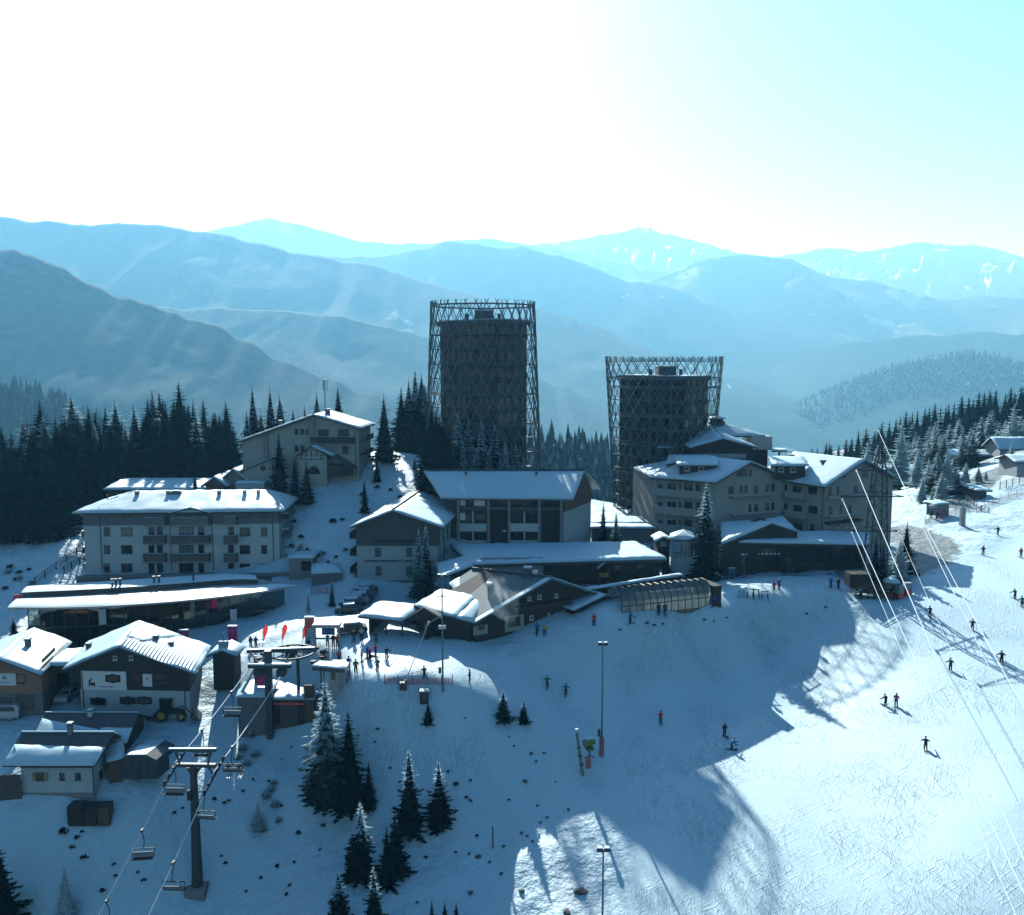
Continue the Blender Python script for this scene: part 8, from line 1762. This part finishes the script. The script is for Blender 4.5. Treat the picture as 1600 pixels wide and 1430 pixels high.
PEOPLE = [  # photo foot position, heading, pose, jacket, trousers, helmet, label, skis, poles
 (1384,1104,200,'glide','black','black','black','skier in black, left of the pair on the open sunlit piste',1,1),(1400,1104,150,'stand','purple','black','grey','skier in purple jacket, right of the pair on the open sunlit piste',1,1),
 (1446,1173,160,'ski','black','black','black','crouching skier in black alone below the pair on the sunlit piste',1,1),(1485,1049,170,'glide','green','black','black','skier in dark green alone between the pylon shadow and the pair',1,1),
 (1519,986,150,'ski','black','grey','grey','skier in black and grey right of the pylon shadow',1,1),(1565,1036,165,'glide','black','black','black','skier in black at the right of the long pylon shadow',1,1),
 (1586,937,190,'glide','black','black','black','skier in black, upper one of two at the right edge of the piste',1,1),(1597,950,180,'glide','teal','black','grey','skier in teal, lower one of two at the right edge of the piste',1,1),
 (1453,965,170,'glide','black','black','black','skier in black at the tip of the shadow below the padded blocks',1,1),(1536,868,160,'stand','black','grey','grey','skier in black high on the piste below the red net, left one',1,1),
 (1559,838,170,'glide','black','black','black','skier in black close under the red net',1,1),(1595,871,170,'stand','orange','grey','grey','skier in brownish orange high at the right edge of the piste',1,1),
 (1032,1131,185,'stand','red','blue','black','snowboarder in dark red standing in the middle of the shaded piste',1,0),(1132,1150,20,'stand','black','black','black','skier in black near the corner of the tower shadow, upper of two',1,1),(1142,1171,80,'ski','blue','black','black','skier in blue near the corner of the tower shadow, lower of two',1,1),
 (855,1079,170,'glide','green','black','black','skier in green left of two in the shaded bowl',1,1),(884,1088,170,'glide','blue','black','black','skier in blue right of two in the shaded bowl',1,1),
 (734,1066,260,'stand','red','black','black','person in red jacket at the sunlit edge of the plaza',0,0),(663,1062,190,'tuck','black','black','grey','person in black bending over behind the plaza netting',0,1),
 (565,1035,100,'stand','white','grey','white','skier in pale clothes, leftmost of the group on the plaza',1,1),(574,1029,120,'stand','blue','grey','grey','skier in blue in the group on the sunlit plaza',1,1),(578,1031,230,'stand','purple','black','grey','skier in purple in the group on the sunlit plaza',1,1),(587,1026,250,'stand','red','black','black','skier in red at the right of the group on the sunlit plaza',1,1),(590,1050,200,'walk','teal','grey','white','skier in teal nearest the deck railing on the plaza',1,1),
 (588,1005,200,'tuck','black','grey','black','person crouching on the plaza in front of the open shed',0,0),(507,1032,180,'tuck','teal','black','grey','person in teal bending down between the ticket gate and the cabin',1,1),(530,1034,190,'stand','orange','black','white','person in orange left behind the lift control cabin',1,1),(604,1030,170,'glide','black','grey','black','skier in black gliding right of the group on the plaza',1,1),
 (556,1052,180,'stand','black','black','black','person in black standing at the deck railing, right one',0,0),(545,1047,180,'stand','blue','black','black','person in blue standing at the deck railing beside the cabin',0,0),
 (482,1016,200,'walk','black','black','black','person in black walking left of the ticket gate',0,1),(512,1009,180,'stand','black','black','grey','person in black under the ticket gate, left one',1,1),(521,1010,180,'stand','black','blue','black','person in black under the ticket gate, middle one',1,1),(527,1010,180,'stand','red','black','black','person in dark red under the ticket gate, right one',1,1),
 (553,1001,170,'stand','black','grey','black','person in black by the open shed, left of two',1,1),(565,999,190,'stand','white','black','grey','person in white by the open shed, right of two',1,1),(392,1012,180,'stand','black','black','black','person in black in the pavilion shade, left of two',0,1),(400,1012,170,'stand','blue','grey','grey','person in blue in the pavilion shade, right of two',0,1),
 (839,994,190,'walk','blue','black','black','person in dark blue before the timber lodge, left of two',1,1),(851,994,170,'stand','yellow','blue','white','person in yellow before the timber lodge, right of two',1,1),(928,980,180,'stand','red','black','grey','person in dark red by the cream annex windows',0,0),(984,976,120,'glide','blue','black','black','skier in blue at the lower end of the conveyor tunnel',1,1),
 (1029,962,180,'stand','black','black','black','person in black beside the conveyor tunnel, left of two',1,0),(1039,962,180,'stand','black','blue','grey','person in black beside the conveyor tunnel, right of two',1,0),(1076,956,180,'tuck','blue','black','white','child in blue bending beside the conveyor tunnel',1,0),(1115,948,150,'walk','blue','blue','black','person in blue at the upper end of the conveyor tunnel',1,1),
 (1123,938,180,'stand','red','black','grey','person in dark red on the practice slope, leftmost',1,1),(1209,925,170,'stand','red','black','black','person in red on the practice slope beside a person in blue',1,1),(1217,920,200,'stand','blue','blue','white','person in blue on the practice slope beside a person in red',1,1),(1298,917,150,'glide','blue','black','black','skier left of two near the pylon platform',1,1),(1310,918,200,'stand','black','black','grey','skier right of two near the pylon platform',1,1),
 (1344,935,180,'stand','white','black','grey','person in white at the left corner of the pylon platform',0,0),(1397,938,170,'walk','black','black','black','person in black below the pylon platform, left of two',0,1),(1402,936,190,'walk','green','black','black','person in dark green below the pylon platform, right of two',0,1),(1414,929,180,'stand','black','red','black','person in black beside the padded blocks',0,0),
 (1455,811,180,'stand','black','black','black','person in black by the drag lift hut, left of two',0,0),(1464,812,180,'stand','black','blue','black','person in black by the drag lift hut, right of two',0,0),(1018,866,180,'stand','black','black','black','lone person in black on the sunlit path behind the flat annex',0,0)]
for px, py, hd, pose, jk, pt, hel, lab, sk, po in PEOPLE:
    g = GP(px, py); person(sit(g), R(hd), pose, jk, pt, hel, lab, sk, po, rng.uniform(.94, 1.06) if 'child' not in lab else .7)
for k, (dx, jk) in enumerate(((-.62, 'black'), (.62, 'black'))):
    c = CH[4]; a = c.rotation_euler.z; p = Vector(c.location)+Vector((dx*math.cos(a)+.22*math.sin(a), dx*math.sin(a)-.22*math.cos(a), -2.88-.9)); person(p, a, 'seated', jk, 'black', 'black', 'rider in black on the chairlift, %s of two' % ('one', 'other')[k] if False else ('rider in black on the chair right of the pylon head, %s' % ('nearer the pylon' if (k == 1) else 'farther from the pylon')), 1, 0)

# ------------------------------------------------------------------ chimney smoke
def smoke():
    m, nt, b = newmat('chimney_smoke'); nt.nodes.remove(b); v = N(nt, 'ShaderNodeVolumePrincipled'); v.inputs['Color'].default_value = (.6, .84, 1.0, 1); v.inputs['Absorption Color'].default_value = (1, 1, 1, 1); v.inputs['Anisotropy'].default_value = .3
    g = N(nt, 'ShaderNodeNewGeometry'); n = noise(nt, g.outputs['Position'], .55, 4, .6); rp = ramp(nt, n, .42, .72); mu = N(nt, 'ShaderNodeMath', operation='MULTIPLY', i_1=.11); nt.links.new(rp, mu.inputs[0]); nt.links.new(mu.outputs[0], v.inputs['Density']); nt.links.new(v.outputs[0], nt.nodes['Material Output'].inputs['Volume'])
    p = SMOKE; pts = [p, p+Vector((.2, -1.2, .5)), p+Vector((.8, -4, .3)), p+Vector((1.9, -8, -1.0)), p+Vector((3.0, -12, -2.2))]; b = MB(); V = []; nn = 10
    for i, (q, r) in enumerate(zip(pts, (.3, .9, 1.6, 2.4, .4))):
        for k in range(nn): t = 2*math.pi*k/nn; V.append(q+Vector((math.cos(t)*r, 0, math.sin(t)*r*.8)))
    b.raw(V, [(i*nn+k, i*nn+(k+1) % nn, (i+1)*nn+(k+1) % nn, (i+1)*nn+k) for i in range(len(pts)-1) for k in range(nn)] + [tuple(range(nn-1, -1, -1)), tuple((len(pts)-1)*nn+k for k in range(nn))])
    o = b.build('smoke', m); tag(o, 'thin pale smoke drifting from the timber lodge chimney', None, kind='stuff')
smoke()
# ------------------------------------------------------------------ haze
hb = MB(); hb.box(-16000, 16000, -3300, 18500, -460, 2080)
hz, hnt, hbs = newmat('haze_air'); hnt.nodes.remove(hbs)
pv = N(hnt, 'ShaderNodeVolumePrincipled'); pv.inputs['Color'].default_value = (.27, .62, 1.0, 1)
pv.inputs['Absorption Color'].default_value = (1, 1, 1, 1)
pv.inputs['Density'].default_value = .00012; pv.inputs['Anisotropy'].default_value = .30
hnt.links.new(pv.outputs[0], hnt.nodes['Material Output'].inputs['Volume'])
haze = hb.build('haze', hz); tag(haze, 'pale blue haze filling the valley air', None, kind='stuff')
